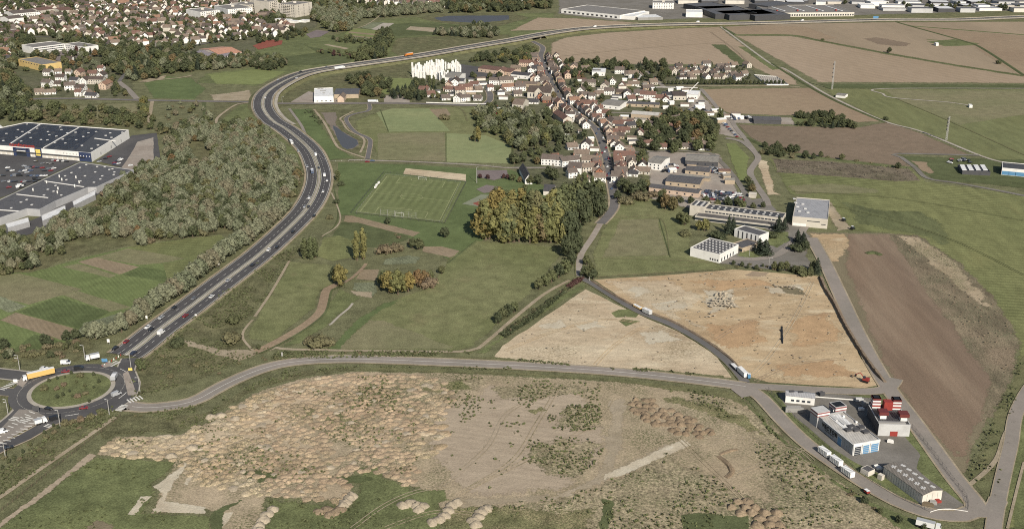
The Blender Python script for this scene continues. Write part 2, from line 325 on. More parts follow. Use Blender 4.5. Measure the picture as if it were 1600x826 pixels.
for name, mat, amp, pts in [
 ('garden_ground', 'gardens', 2, [(-600, -20), (490, -20), (500, 40), (470, 62), (425, 92), (345, 92), (290, 100), (210, 120), (215, 156), (60, 156), (-600, 190)]),
 ('industrial_yard', 'yard', 2, [(872, -20), (2600, -20), (2600, 8), (1600, 17), (1345, 24), (1200, 28), (1100, 29), (1000, 32), (960, 33), (870, 22)]),
 ('grass', 'grass', 2, [(400, 60), (470, 48), (520, 55), (600, 30), (690, 24), (870, 20), (860, 45), (830, 58), (700, 76), (560, 98), (440, 118), (400, 135), (300, 130), (320, 115), (390, 105)]),
 ('field', 'lawn', 1, [(222, 130), (262, 119), (300, 122), (324, 139), (305, 156), (238, 154)]),
 ('field', 'grass_bright', 1, [(322, 116), (400, 108), (450, 112), (410, 132), (335, 132)]),
 ('field', 'grass_dark', 1, [(400, 86), (470, 70), (560, 88), (540, 100), (440, 104), (400, 102)]),
 ('field', 'grass', 1, [(400, 72), (460, 62), (500, 82), (430, 92)]),
 ('field', 'grass_dark', .5, [(540, 45), (640, 36), (740, 40), (735, 52), (600, 58), (560, 60)]),
 ('garden_bed', 'grass_bright', .3, [(552, 44), (600, 49), (590, 62), (538, 53)]),
 ('garden_bed', 'garden_soil', .3, [(546, 49.5), (594, 54), (592, 56), (544, 51.5)]),
 ('garden_bed', 'garden_soil', .3, [(541, 54.5), (584, 59), (581, 60.5), (538, 56)]),
 ('garden_bed', 'track', .3, [(506, 70), (512, 69.5), (545, 75.5), (540, 77.5)]),
 ('crop_cover', 'vegetables', .3, [(565, 44), (576, 35.5), (600, 35), (584, 46)]),
 ('crop_cover', 'concrete', .3, [(580, 46), (599, 36), (616, 36.5), (597, 48.5)]),
 ('field', 'track', .5, [(634, 46.5), (641, 41.5), (682, 44), (679, 50.5)]),
 ('field', 'garden_soil', .5, [(690, 50), (735, 47), (734, 53), (700, 54)]),
 ('scrubland', 'scrub', 3, [(615, 60), (680, 56), (800, 54), (800, 62), (700, 78), (620, 88), (605, 80)]),
 ('reed_bed', 'scrub', 2, [(650, 28), (690, 22), (800, 20), (830, 28), (780, 42), (740, 42), (670, 34)]),
 ('pond', 'water', 2, [(675, 28.5), (700, 25), (795, 24.5), (796, 31), (750, 36.5), (690, 33)]),
 ('field', 'plough', 1.5, [(795, 49), (838, 27.5), (900, 29), (950, 32.5), (1003, 36), (920, 43), (850, 47.5)]),
 ('verge', 'verge', 2, [(800, 64), (900, 46), (1000, 36), (1130, 30), (1600, 19), (2600, 10), (2600, 26), (1600, 35), (1130, 43), (960, 51), (870, 62), (850, 100), (840, 80), (800, 74)]),
 ('field', 'plough', 1.5, [(860, 68), (880, 59), (950, 51), (1050, 45), (1125, 42), (1200, 97), (1232, 108), (1250, 133), (1228, 133), (1170, 102), (1060, 101), (960, 102), (900, 100), (858, 97)]),
 ('field', 'grass_dark', 1, [(1108, 69), (1135, 70), (1180, 106), (1168, 108), (1150, 100)]),
 ('field', 'plough_tan', 1, [(1136, 70), (1150, 72), (1205, 110), (1180, 107)]),
 ('field', 'grass', 1, [(1152, 73), (1166, 73), (1222, 108), (1206, 110)]),
 ('field', 'plough_tan', 1.5, [(1130, 42), (1200, 38), (1400, 34.5), (1430, 41), (1505, 63), (1600, 100), (1600, 118), (1495, 102), (1390, 84), (1285, 64), (1237, 55), (1146, 54.5)]),
 ('field', 'plough_brown', 1.5, [(1132, 43), (1200, 40), (1260, 42), (1310, 60), (1285, 63), (1237, 54.3), (1150, 54)]),
 ('field', 'plough', 1.5, [(1147, 56), (1237, 56.5), (1285, 65.5), (1390, 85.5), (1495, 103.5), (1600, 119.5), (2200, 200), (2200, 150), (1900, 132), (1278, 129)]),
 ('field', 'plough_tan', 1.5, [(1402, 35), (1600, 34), (2400, 28), (2400, 110), (1620, 118), (1560, 92), (1510, 66), (1422, 41)]),
 ('field', 'plough_brown', 1.5, [(1426, 42.5), (1600, 56), (2400, 96), (2400, 190), (1600, 124), (1540, 88), (1508, 64)]),
 ('field', 'grass', 1, [(1446, 65.5), (1490, 61), (1530, 68), (1524, 71.5), (1475, 73)]),
 ('verge', 'grass_dark', 1.5, [(1275, 130.5), (1600, 132), (2400, 132), (2400, 142), (1292, 139)]),
 ('airfield_grass', 'airfield', 1, [(1285, 138.5), (2400, 140), (2400, 700), (1590, 262), (1536, 246), (1440, 206), (1380, 189), (1308, 154)]),
 ('airfield_grass', 'meadow_dry', 1, [(1378, 140), (2400, 146), (2400, 400), (1600, 180), (1500, 196), (1400, 156)]),
 ('field', 'plough_brown', 1, [(1092, 139), (1275, 137), (1300, 150), (1384, 190), (1340, 192), (1300, 180), (1220, 181), (1140, 178), (1110, 166)]),
 ('field', 'plough_dark', 1, [(1150, 194), (1240, 197), (1340, 199), (1386, 190), (1440, 208), (1520, 243), (1405, 240), (1430, 262), (1290, 247), (1205, 232), (1168, 214)]),
 ('grassland', 'lightgreen', 1, [(1198, 247), (1290, 252), (1425, 262), (1450, 284), (1500, 290), (1600, 305), (2400, 420), (2400, 900), (1570, 826), (1560, 760), (1590, 540), (1480, 400), (1385, 364), (1330, 362), (1290, 318), (1232, 304)]),
 ('field', 'stubble', .8, [(1203, 247), (1290, 252), (1422, 263), (1441, 283), (1400, 284), (1300, 276), (1213, 270)]),
 ('grassland', 'grass_dark', 1, [(1405, 243), (1600, 249), (1700, 258), (1700, 305), (1560, 291), (1455, 281), (1430, 262)]),
 ('soil_patch', 'plough_brown', 1, [(1422, 251), (1448, 253), (1460, 270), (1455, 272), (1440, 267)]),
 ('soil_patch', 'meadow_dry', 2, [(1225, 288), (1300, 285), (1380, 296), (1375, 303), (1290, 304), (1240, 304)]),
 ('grassland', 'tufty', 3, [(1310, 314), (1340, 318), (1380, 326), (1440, 330), (1475, 350), (1490, 375), (1480, 385), (1420, 366), (1340, 352)]),
 ('bare_field', 'bare_grey', 1, [(1258, 362), (1385, 364), (1430, 368), (1480, 400), (1545, 460), (1588, 520), (1586, 570), (1545, 660), (1508, 740), (1490, 735), (1390, 605), (1290, 432)]),
 ('bare_field', 'bare_brown', 2, [(1322, 364), (1392, 366), (1420, 400), (1455, 435), (1500, 500), (1560, 585), (1545, 650), (1505, 732), (1470, 700), (1392, 600), (1356, 520), (1318, 420)]),
 ('bare_field', 'rough_edge', 2, [(1386, 364), (1432, 366), (1486, 396), (1552, 455), (1596, 518), (1592, 575), (1575, 625), (1548, 672), (1540, 640), (1535, 590), (1490, 520), (1452, 470), (1418, 420)]),
 ('bare_field', 'dirt', 2, [(1398, 367), (1440, 370), (1492, 404), (1540, 456), (1558, 484), (1520, 474), (1470, 428), (1430, 394)]),
 ('wet_patch', 'plough_dark', 3, [(1345, 60), (1370, 58), (1425, 68), (1420, 74), (1370, 70)]),
 ('bare_field', 'sand', 1.5, [(1262, 364), (1322, 365), (1330, 385), (1312, 410), (1290, 408), (1272, 392)]),
 ('verge', 'verge', 1.5, [(1586, 572), (1600, 545), (1640, 470), (1700, 480), (1600, 640), (1556, 780), (1550, 800), (1512, 752), (1508, 740), (1545, 660)]),
 ('verge', 'grass', 1, [(1600, 575), (1630, 540), (1660, 540), (1580, 790), (1552, 826), (1556, 780)]),
 ('grassland', 'grass', 1, [(1590, 700), (1900, 560), (1900, 1100), (1570, 1100), (1575, 826), (1582, 760)]),
 ('waste_ground', 'scrub', 2, [(425, 178), (440, 166), (640, 162), (640, 125), (645, 96), (520, 118), (455, 138), (440, 152), (432, 160)]),
 ('grass', 'grass_bright', 1, [(572, 128), (600, 121), (640, 122), (668, 132), (660, 142), (600, 148), (560, 138)]),
 ('scrubland', 'scrub', 2, [(70, 165), (215, 158), (225, 185), (255, 200), (330, 195), (330, 160), (400, 160), (398, 175), (420, 200), (395, 205), (300, 208), (200, 200), (60, 196)]),
 ('field', 'meadow_dry', 1.5, [(95, 166), (215, 160), (222, 182), (170, 186), (90, 182)]),
 ('bare_patch', 'track', 1.2, [(326, 148), (350, 146), (392, 140), (396, 152), (400, 158), (330, 158)]),
 ('bare_patch', 'track', 1.2, [(216, 128), (225, 124), (262, 117), (258, 123), (230, 129)]),
 ('stream', 'grass_dark', .5, [(315, 160), (322, 160), (322, 180), (318, 196), (312, 192), (317, 178)]),
 ('bank', 'grass', 1, [(372, 164), (398, 160), (404, 180), (430, 206), (470, 240), (478, 262), (464, 262), (430, 230), (350, 204), (340, 190)]),
 ('woodland_floor', 'scrub', 2, [(0, 370), (110, 340), (210, 270), (250, 250), (255, 205), (340, 200), (430, 230), (470, 262), (474, 290), (452, 330), (400, 365), (345, 366), (200, 384), (120, 404), (50, 425), (0, 430), (-120, 440), (-120, 380)]),
 ('meadow', 'lawn', 1, [(452, 170), (488, 170), (505, 195), (530, 232), (560, 248), (520, 250), (512, 252), (480, 215)]),
 ('basin_bank', 'scrub', .7, [(489, 170), (553, 171), (540, 184), (533, 188), (540, 205), (570, 220), (568, 232), (560, 242), (540, 238), (526, 230), (505, 194)]),
 ('basin_mud', 'mud', .7, [(501, 176), (526, 175.5), (528, 184), (524, 191), (534, 204), (548, 212), (560, 219), (562, 227), (549, 234), (536, 231), (524, 212), (509, 189)]),
 ('basin_water', 'water', .5, [(520, 196), (530, 202), (544, 212), (557, 218), (560, 225), (553, 231), (542, 233.5), (535, 230), (526, 214)]),
 ('field', 'meadow', .7, [(553, 190), (580, 178), (640, 168), (770, 166), (800, 180), (800, 255), (590, 250), (580, 225), (556, 208)]),
 ('field', 'field_pale', .5, [(588, 176), (612, 170), (670, 170), (704, 205), (607, 206), (598, 190)]),
 ('garden_plot', 'garden_soil', .5, [(670, 170.5), (698, 170), (704, 180), (684, 184)]),
 ('field', 'meadow_dry', .5, [(590, 208), (695, 207), (697, 252), (590, 249)]),
 ('field', 'field_pale', .5, [(697, 208), (760, 212), (798, 228), (796, 256), (698, 253)]),
 ('lawn', 'lawn', .5, [(528, 254), (640, 257), (738, 263), (800, 266), (860, 290), (850, 330), (760, 372), (700, 405), (640, 372), (548, 336), (530, 336)]),
 ('sports_ground', 'sand_pale', .2, [(634, 263), (728, 272.5), (728, 283), (630, 272)]),
 ('field', 'garden_soil', .6, [(538, 337), (550, 336.5), (658, 363), (646, 370), (536, 346)]),
 ('field', 'grass_dark', .5, [(534, 347), (560, 348), (638, 369), (638, 374), (600, 386), (505, 388)]),
 ('field', 'lightgreen', .5, [(505, 372), (530, 368), (560, 380), (560, 400), (520, 408), (495, 400)]),
 ('garden_plot', 'garden_soil', .5, [(662, 385), (690, 385), (718, 392), (706, 403), (660, 393)]),
 ('garden_plot', 'vegetables', .7, [(600, 404), (640, 398), (660, 402), (650, 412), (596, 414)]),
 ('garden_plot', 'garden_soil', .5, [(566, 421), (592, 421), (586, 438), (556, 436)]),
 ('garden_plot', 'vegetables', .7, [(553, 441), (585, 441), (592, 455), (580, 466), (548, 452)]),
 ('garden_plot', 'track', .7, [(546, 454), (584, 456), (582, 466), (556, 462)]),
 ('meadow', 'meadow', 1, [(700, 403), (745, 376), (870, 385), (876, 400), (852, 432), (812, 478), (740, 540), (720, 548), (512, 548), (530, 528), (560, 496), (600, 474), (675, 445)]),
 ('meadow', 'meadow_dry', 1, [(540, 527), (575, 498), (600, 500), (712, 541), (705, 546), (520, 546)]),
 ('grass', 'lawn', 1, [(508, 548), (530, 526), (562, 494), (600, 473), (640, 464), (600, 484), (566, 512), (532, 548)]),
 ('meadow', 'meadow', 1, [(452, 408), (520, 414), (528, 440), (503, 455), (495, 480), (455, 512), (425, 536), (386, 530), (392, 508)]),
 ('grass', 'grass', 1, [(530, 450), (565, 465), (540, 485), (512, 510), (470, 536), (440, 542), (470, 515), (508, 480)]),
 ('waste_ground', 'scrub', 2, [(345, 448), (400, 412), (470, 380), (500, 375), (495, 400), (450, 408), (392, 505), (384, 530), (420, 545), (300, 600), (205, 622), (196, 585), (222, 560), (290, 505)]),
 ('soil_patch', 'track', 1.5, [(282, 530), (300, 530), (345, 545), (410, 545), (440, 540), (404, 552), (372, 566), (330, 553), (290, 542)]),
 ('strip_field', 'strip_green', 1, [(-60, 440), (0, 426), (50, 425), (120, 405), (200, 385), (345, 366), (355, 372), (300, 425), (200, 492), (140, 522), (100, 537), (0, 556), (-60, 560)]),
 ('strip_field', 'lightgreen', .4, [(200, 386), (345, 367), (350, 374), (320, 400), (290, 404), (217, 390)]),
 ('strip_field', 'meadow_dry', .4, [(-40, 434), (30, 427), (130, 452), (45, 476), (-40, 455)]),
 ('strip_field', 'meadow_dry', .4, [(80, 420), (122, 412), (182, 430), (160, 440), (100, 430)]),
 ('strip_field', 'garden_soil', .4, [(122, 409), (150, 402), (217, 417), (187, 429)]),
 ('strip_field', 'strip_dark', .4, [(190, 429), (218, 417), (295, 428), (258, 441)]),
 ('strip_field', 'strip_green', .4, [(126, 452), (188, 431), (246, 442), (222, 466), (205, 475)]),
 ('strip_field', 'meadow_dry', .4, [(90, 458), (120, 454), (206, 480), (172, 487)]),
 ('strip_field', 'strip_dark', .4, [(28, 487), (88, 464), (172, 487), (126, 514)]),
 ('strip_field', 'garden_soil', .4, [(0, 500), (25, 488), (122, 515), (95, 531)]),
 ('strip_field', 'strip_green', .4, [(-40, 496), (0, 504), (54, 522), (22, 545), (-40, 550)]),
 ('strip_field', 'vegetables', .6, [(138, 502), (188, 488), (214, 492), (180, 508), (118, 530), (96, 532)]),
 ('strip_field', 'vegetables', .6, [(-40, 455), (0, 462), (44, 478), (20, 488), (-40, 492)]),
 ('strip_field', 'strip_green', .4, [(-40, 462), (12, 488), (0, 500), (-40, 492)]),
 ('strip_field', 'strip_dark', .4, [(0, 536), (22, 545), (54, 522), (96, 534), (60, 546), (0, 552)]),
 ('strip_field', 'meadow_dry', .4, [(150, 402), (200, 388), (218, 391), (290, 404), (262, 410), (218, 414)]),
 ('strip_field', 'strip_green', .4, [(72, 422), (92, 416), (182, 436), (150, 444)]),
 ('strip_field', 'lightgreen', .4, [(255, 412), (318, 400), (300, 424), (262, 440)]),
 ('scrubland', 'scrub', 1.5, [(-60, 556), (0, 556), (100, 537), (140, 524), (150, 545), (120, 566), (0, 575), (-60, 575)]),
 ('meadow', 'meadow', 1, [(925, 398), (960, 312), (1000, 306), (1062, 322), (1082, 345), (1078, 398), (1120, 412), (1142, 421), (930, 434)]),
 ('meadow', 'meadow_dry', 1, [(938, 402), (968, 342), (1030, 342), (1046, 400)]),
 ('waste_ground', 'yard_pale', 1, [(1010, 235), (1125, 240), (1168, 320), (1090, 330), (1012, 310)]),
 ('yard', 'yard_pale', 1, [(1000, 136), (1090, 140), (1115, 165), (1120, 180), (1000, 180)]),
 ('yard', 'yard_pale', 1, [(1122, 178), (1240, 184), (1245, 196), (1150, 193), (1160, 214), (1190, 222), (1120, 210)]),
 ('lawn', 'grass_bright', .6, [(1134, 224), (1150, 224), (1172, 246), (1168, 262), (1172, 283), (1155, 283), (1142, 252)]),
 ('cemetery_ground', 'yard_pale', .3, [(1178, 118), (1215, 121), (1230, 133), (1196, 133)]),
 ('grass', 'grass', .6, [(1234, 181), (1300, 180), (1340, 196), (1240, 196)]),
 ('village_ground', 'gardens', 2, [(640, 130), (690, 100), (720, 94), (840, 96), (870, 96), (1050, 102), (1170, 104), (1200, 128), (1095, 137), (1070, 200), (1010, 235), (1010, 306), (960, 310), (900, 330), (800, 262), (800, 205), (760, 168), (640, 160)]),
 ('yard', 'yard', 1, [(1086, 318), (1170, 312), (1200, 308), (1225, 345), (1260, 352), (1268, 372), (1262, 400), (1280, 424), (1225, 424), (1120, 412), (1128, 396), (1150, 376), (1210, 365)]),
 ('lawn', 'grass', 1, [(1195, 360), (1232, 362), (1236, 376), (1215, 388), (1197, 382)]),
 ('lawn', 'grass', 1, [(1156, 390), (1200, 392), (1212, 400), (1190, 406), (1150, 400)]),
 ('track_ground', 'sand_pale', 1, [(1180, 248), (1200, 252), (1212, 300), (1222, 305), (1198, 305)]),
 ('track_ground', 'track', 1, [(1277, 314), (1300, 315), (1332, 358), (1308, 362)]),
 ('excavated_ground', 'sand_pale', .5, [(915, 452), (985, 486), (1060, 518), (1120, 556), (1143, 590), (1050, 588), (960, 578), (900, 573), (770, 560), (785, 540)]),
 ('excavated_ground', 'sand', .5, [(928, 437), (1040, 430), (1145, 421), (1282, 432), (1310, 480), (1345, 560), (1384, 598), (1350, 606), (1200, 597), (1170, 588), (1120, 540), (1060, 508), (1000, 485)]),
 ('excavated_ground', 'sand_pale', 2.5, [(940, 437), (1040, 436), (1080, 450), (1110, 470), (1060, 490), (1090, 520), (1060, 505), (1000, 483)]),
 ('scraped_patch', 'chalk', 3, [(975, 452), (1005, 446), (1020, 456), (990, 466)]),
 ('scraped_patch', 'chalk', 3, [(1096, 452), (1150, 450), (1164, 482), (1108, 490)]),
 ('scraped_patch', 'chalk', 3, [(1190, 446), (1255, 444), (1262, 456), (1200, 460)]),
 ('scraped_patch', 'chalk', 3, [(895, 508), (935, 498), (950, 512), (905, 520)]),
 ('scraped_patch', 'chalk', 3, [(838, 508), (878, 498), (888, 510), (846, 518)]),
 ('scraped_patch', 'chalk', 3, [(994, 520), (1040, 513), (1070, 532), (1010, 540)]),
 ('scraped_patch', 'chalk', 3, [(1010, 474), (1060, 468), (1080, 480), (1040, 488)]),
 ('soil_stain', 'stain', 4, [(1070, 438), (1170, 434), (1210, 446), (1120, 456)]),
 ('soil_stain', 'stain', 4, [(1220, 496), (1300, 486), (1316, 534), (1240, 546)]),
 ('soil_stain', 'stain', 4, [(1090, 508), (1180, 498), (1210, 534), (1130, 546)]),
 ('soil_stain', 'stain', 4, [(1200, 565), (1300, 560), (1340, 590), (1230, 590)]),
 ('soil_patch', 'plough', 2, [(1175, 424), (1204, 426), (1200, 434), (1165, 432)]),
 ('soil_patch', 'bare_grey', 2, [(1210, 445), (1250, 450), (1262, 462), (1225, 460)]),
 ('grass', 'grass', .4, [(955, 489), (966, 484), (985, 483), (1000, 488), (994, 496), (962, 496)]),
 ('grass', 'grass', .4, [(967, 502), (973, 498), (1001, 502), (978, 510)]),
 ('grass', 'grass', 1, [(912, 441), (919, 448), (780, 535), (760, 552), (742, 552), (830, 485)]),
 ('grass', 'verge', 1.5, [(700, 556), (770, 556), (900, 572), (958, 578), (958, 580), (800, 568), (690, 562)]),
 ('grass', 'verge', 1.5, [(990, 574), (1060, 580), (1130, 586), (1146, 592), (1100, 592), (988, 581)]),
 ('grass', 'grass_dark', 1, [(1178, 600), (1200, 596), (1290, 602), (1360, 606), (1345, 610), (1240, 606)]),
 ('dirt_ground', 'dirt', 1.2, [(146, 712), (178, 681), (275, 678), (325, 656), (392, 615), (468, 590), (560, 579), (700, 581), (960, 594), (1120, 608), (1160, 618), (1215, 680), (1300, 745), (1400, 800), (1420, 830), (1500, 900), (1400, 1000), (700, 1000), (692, 800), (650, 762), (560, 735), (548, 790), (420, 778), (405, 850), (325, 850), (330, 800), (232, 804), (268, 720)]),
 ('dirt_ground', 'dirt_smooth', 3, [(680, 640), (760, 600), (900, 610), (950, 640), (945, 690), (920, 745), (880, 770), (740, 780), (680, 740), (660, 700)]),
 ('dirt_ground', 'dirt_weedy', 3, [(610, 590), (780, 590), (760, 606), (700, 622), (640, 642), (600, 628)]),
 ('dirt_ground', 'dirt_weedy', 3, [(760, 604), (900, 600), (935, 612), (880, 622), (780, 626)]),
 ('dirt_ground', 'dirt_green', 3, [(500, 650), (540, 640), (560, 654), (520, 672)]),
 ('dirt_ground', 'sand_pale', 3, [(180, 690), (280, 684), (340, 662), (400, 624), (470, 600), (520, 594), (500, 640), (430, 690), (380, 700), (300, 712), (190, 706)]),
 ('dirt_ground', 'dirt_weedy', 3, [(820, 690), (880, 680), (945, 690), (940, 720), (900, 748), (850, 746), (815, 720)]),
 ('dirt_ground', 'dirt_weedy', 3, [(875, 634), (938, 632), (945, 668), (900, 676), (865, 665)]),
 ('dirt_ground', 'dirt_weedy', 3, [(930, 760), (1040, 705), (1110, 740), (1170, 770), (1240, 800), (1240, 900), (820, 900), (700, 900), (700, 800), (840, 775)]),
 ('dirt_ground', 'dirt_green', 3, [(690, 785), (800, 785), (850, 790), (935, 790), (925, 900), (690, 900)]),
 ('dirt_ground', 'dirt_weedy', 3, [(1180, 640), (1240, 690), (1300, 745), (1400, 808), (1400, 860), (1240, 860), (1200, 790), (1170, 730), (1190, 700), (1120, 650), (1060, 625), (1100, 618)]),
 ('dirt_ground', 'dirt_green', 3, [(1030, 622), (1060, 618), (1110, 634), (1160, 650), (1200, 680), (1180, 682), (1110, 652)]),
 ('dirt_ground', 'dirt_green', 3, [(450, 640), (470, 630), (500, 640), (490, 656), (460, 656)]),
 ('dirt_ground', 'dirt_green', 3, [(290, 700), (330, 690), (350, 700), (320, 712)]),
 ('dirt_ground', 'dirt_green', 3, [(660, 596), (720, 592), (740, 606), (690, 616), (655, 610)]),
 ('dirt_ground', 'dirt_green', 2, [(820, 640), (850, 634), (860, 644), (830, 650)]),
 ('grass', 'grass_dark', 1, [(1062, 803), (1090, 800), (1170, 803), (1185, 850), (1060, 850)]),
 ('grass', 'grass_dark', 1, [(940, 776), (965, 782), (955, 850), (925, 850)]),
 ('dirt_track', 'track', 1.5, [(948, 625), (975, 620), (980, 640), (972, 700), (962, 730), (1012, 705), (1066, 686), (1080, 695), (1020, 722), (950, 752), (920, 768), (860, 785), (800, 790), (700, 792), (700, 778), (800, 775), (880, 765), (925, 745), (942, 715), (950, 670)]),
 ('chalk_track', 'chalk', .75, [(940, 742), (962, 732), (1010, 710), (1062, 686), (1074, 686), (1082, 696), (1024, 720), (974, 744), (944, 752)]),
 ('grass', 'grass', 1, [(-200, 860), (0, 822), (100, 745), (152, 713), (276, 720), (266, 738), (240, 756), (245, 770), (225, 800), (330, 805), (325, 900), (-200, 1000)]),
 ('chalk_ground', 'chalk', .75, [(262, 742), (288, 722), (296, 724), (262, 780), (325, 792), (322, 805), (232, 801), (250, 772), (236, 760), (244, 756)]),
 ('chalk_ground', 'chalk', .75, [(296, 760), (312, 733), (306, 730), (290, 748), (286, 756)]),
 ('chalk_ground', 'chalk', .75, [(198, 804), (218, 776), (236, 774), (212, 806)]),
 ('chalk_ground', 'chalk', .75, [(352, 802), (363, 800), (345, 828), (330, 850), (322, 850)]),
 ('grass', 'grass', 1.5, [(405, 850), (420, 780), (548, 792), (562, 736), (545, 728), (600, 726), (606, 742), (650, 764), (700, 762), (705, 782), (690, 786), (690, 900), (400, 900)]),
 ('grass', 'grass_dark', 1.5, [(506, 744), (560, 740), (590, 750), (560, 756), (508, 756)]),
 ('grass', 'grass_dark', 1.5, [(376, 740), (400, 732), (432, 738), (436, 750), (410, 758), (384, 752)]),
 ('grass', 'grass_dark', 1.2, [(325, 806), (332, 798), (392, 774), (350, 800), (348, 840), (335, 850)]),
 ('soil_patch', 'bare_grey', 2, [(138, 824), (150, 812), (180, 816), (190, 830), (150, 840)]),
 ('dirt_track', 'dirt_smooth', .6, [(2, 812), (60, 770), (140, 708), (154, 710), (70, 776), (0, 826), (-20, 830)]),
 ('scrubland', 'scrub', 1.5, [(-60, 780), (0, 735), (80, 680), (175, 634), (186, 650), (0, 776), (-60, 815)]),
 ('grass', 'scrub', 1.5, [(185, 640), (240, 650), (330, 640), (400, 600), (470, 578), (560, 570), (560, 578), (470, 590), (392, 614), (325, 655), (272, 677), (180, 680), (160, 690), (150, 680)]),
 ('grass', 'verge', 1, [(560, 572), (800, 580), (960, 590), (1100, 604), (1155, 614), (1200, 660), (1140, 625), (960, 597), (800, 586), (560, 580)]),
 ('verge', 'grass', 1, [(1158, 616), (1240, 705), (1330, 768), (1430, 812), (1500, 830), (1560, 860), (1440, 850), (1300, 752), (1200, 672)]),
 ('verge', 'grass', .5, [(1192, 612), (1245, 620), (1350, 618), (1388, 616), (1470, 735), (1510, 790), (1490, 806), (1450, 803), (1400, 785), (1340, 750), (1290, 712), (1225, 650)]),
 ('yard', 'yard', .4, [(1216, 616), (1235, 608), (1290, 612), (1340, 620), (1360, 622), (1420, 690), (1440, 712), (1432, 730), (1478, 768), (1508, 790), (1490, 802), (1456, 798), (1380, 745), (1335, 722), (1300, 700), (1240, 650)]),
 ('lawn', 'grass', .3, [(1424, 682), (1440, 692), (1486, 762), (1474, 768), (1432, 732), (1438, 712)]),
 ('lawn', 'grass', .3, [(1330, 722), (1380, 742), (1440, 786), (1454, 800), (1420, 786), (1340, 742)]),
 ('lawn', 'grass', .3, [(1454, 800), (1470, 796), (1490, 797), (1512, 798), (1508, 806), (1490, 808), (1462, 805)]),
 ('paved_area', 'yard_pale', .3, [(215, 216), (244, 214), (243, 255), (210, 270), (190, 262), (205, 236)]),
 ('car_park', 'asphalt_dark', .3, [(-120, 240), (0, 240), (125, 252), (10, 306), (-120, 350)]),
 ('car_park', 'asphalt_dark', .3, [(150, 252), (206, 212), (245, 208), (252, 258), (240, 262), (240, 215), (215, 222), (205, 240), (190, 262)]),
 ('service_yard', 'asphalt_dark', .3, [(-20, 372), (60, 340), (140, 296), (160, 300), (60, 362), (0, 380)]),
 ('school_yard', 'mauve', .3, [(56, 88), (100, 79), (135, 86), (145, 87), (92, 98)]),
 ('sports_court', 'mauve', .3, [(745, 266), (792, 266), (795, 276), (772, 282), (746, 277)]),
 ('sports_court', 'mauve', .3, [(744, 296), (760, 289), (784, 293), (775, 300), (756, 302)]),
 ('sports_court', 'court_green', .2, [(722, 319), (752, 304), (775, 306), (760, 325)]),
 ('sports_court', 'court_red', .2, [(738, 318), (748, 315), (760, 320), (752, 324)]),
 ('depot_yard', 'yard_pale', .3, [(454, 160), (482, 143), (500, 146), (540, 160), (600, 161), (600, 150), (640, 148), (640, 162)]),
 ('mall_yard', 'asphalt_dark', .3, [(690, 125), (715, 100), (800, 112), (790, 122), (720, 124), (716, 135)]),
 ('tennis_court', 'court_red', .2, [(395, 72), (420, 62), (442, 64), (440, 70), (404, 78)]),
 ('tennis_court', 'mauve', .2, [(478, 54), (495, 47), (515, 50), (500, 58), (485, 60)]),
]:
    patch(name, G and mat, pts, amp)
def tracks(name, px, mat, w_=.45, gap=2.0, z=None):
    z = nextz() if z is None else z; pts = smooth_path(px, 4)
    for s in (-1, 1): band(name, pts, s * gap / 2 - w_ / 2, s * gap / 2 + w_ / 2, G[mat], z)
# ---------------------------------------------------------------- roads
ZR = ZO[0] + .01
def smooth_path(px, step=6.0, closed=False):
    w_ = [P(*p).to_2d() for p in px]
    if len(w_) < 3: pts = w_
    else:
        pts = []
        n = len(w_)
        for i in range(n - 1):
            p0, p1, p2, p3 = w_[max(i - 1, 0)], w_[i], w_[i + 1], w_[min(i + 2, n - 1)]
            k = max(2, int((p2 - p1).length / step))
            for j in range(k):
                t = j / k
                pts.append(.5 * ((2 * p1) + (p2 - p0) * t + (2 * p0 - 5 * p1 + 4 * p2 - p3) * t * t + (3 * p1 - p0 - 3 * p2 + p3) * t ** 3))
        pts.append(w_[-1])
    return pts
def normals(pts):
    out = []
    for i in range(len(pts)):
        d = (pts[min(i + 1, len(pts) - 1)] - pts[max(i - 1, 0)]).normalized(); out.append(Vector((-d[1], d[0])))
    return out
def band(name, pts, a, b, mat, z, parent=None, kind='structure', zf=None):
    """strip between offsets a and b (metres, left positive) of a smoothed path"""
    nn = normals(pts); v = []; f = []
    for i, (p, n) in enumerate(zip(pts, nn)):
        zz = z + (zf(i) if zf else 0)
        for o_ in (a, b): q = p + n * o_; v.append((q[0], q[1], zz))
    for i in range(len(pts) - 1): f.append((2 * i + 1, 2 * i, 2 * i + 2, 2 * i + 3) if a < b else (2 * i, 2 * i + 1, 2 * i + 3, 2 * i + 2))
    f = [tuple(reversed(q)) if (Vector(v[q[1]]) - Vector(v[q[0]])).cross(Vector(v[q[2]]) - Vector(v[q[0]]))[2] < 0 else q for q in f]
    o = mesh_obj(name, v, f, mat, parent)
    if kind: o['kind'] = kind
    return o
def dashes(name, pts, off, w_, on, gap, mat, z, zf=None):
    mb = MB(); nn = normals(pts); s = 0
    for i in range(len(pts) - 1):
        L = (pts[i + 1] - pts[i]).length; d = (pts[i + 1] - pts[i]) / L; t = 0
        while t < L:
            if s % (on + gap) < on:
                e = min(L, t + on - s % (on + gap))
                zz = z + (zf(i) if zf else 0)
                a = pts[i] + d * t + nn[i] * off; b = pts[i] + d * e + nn[i] * off; q = nn[i] * w_ / 2
                mb.face([(*(a - q), zz), (*(b - q), zz), (*(b + q), zz), (*(a + q), zz)])
                s += e - t; t = e + 1e-4
            else:
                g_ = on + gap - s % (on + gap); s += g_; t += g_
    fl = []
    for f in mb.f:
        a, b, c = (Vector(mb.v[k]) for k in f[:3]); fl.append(tuple(reversed(f)) if (b - a).cross(c - a)[2] < 0 else f)
    mb.f = fl
    if mb.f: structure(mb.build(name, mat))
ROADS = []
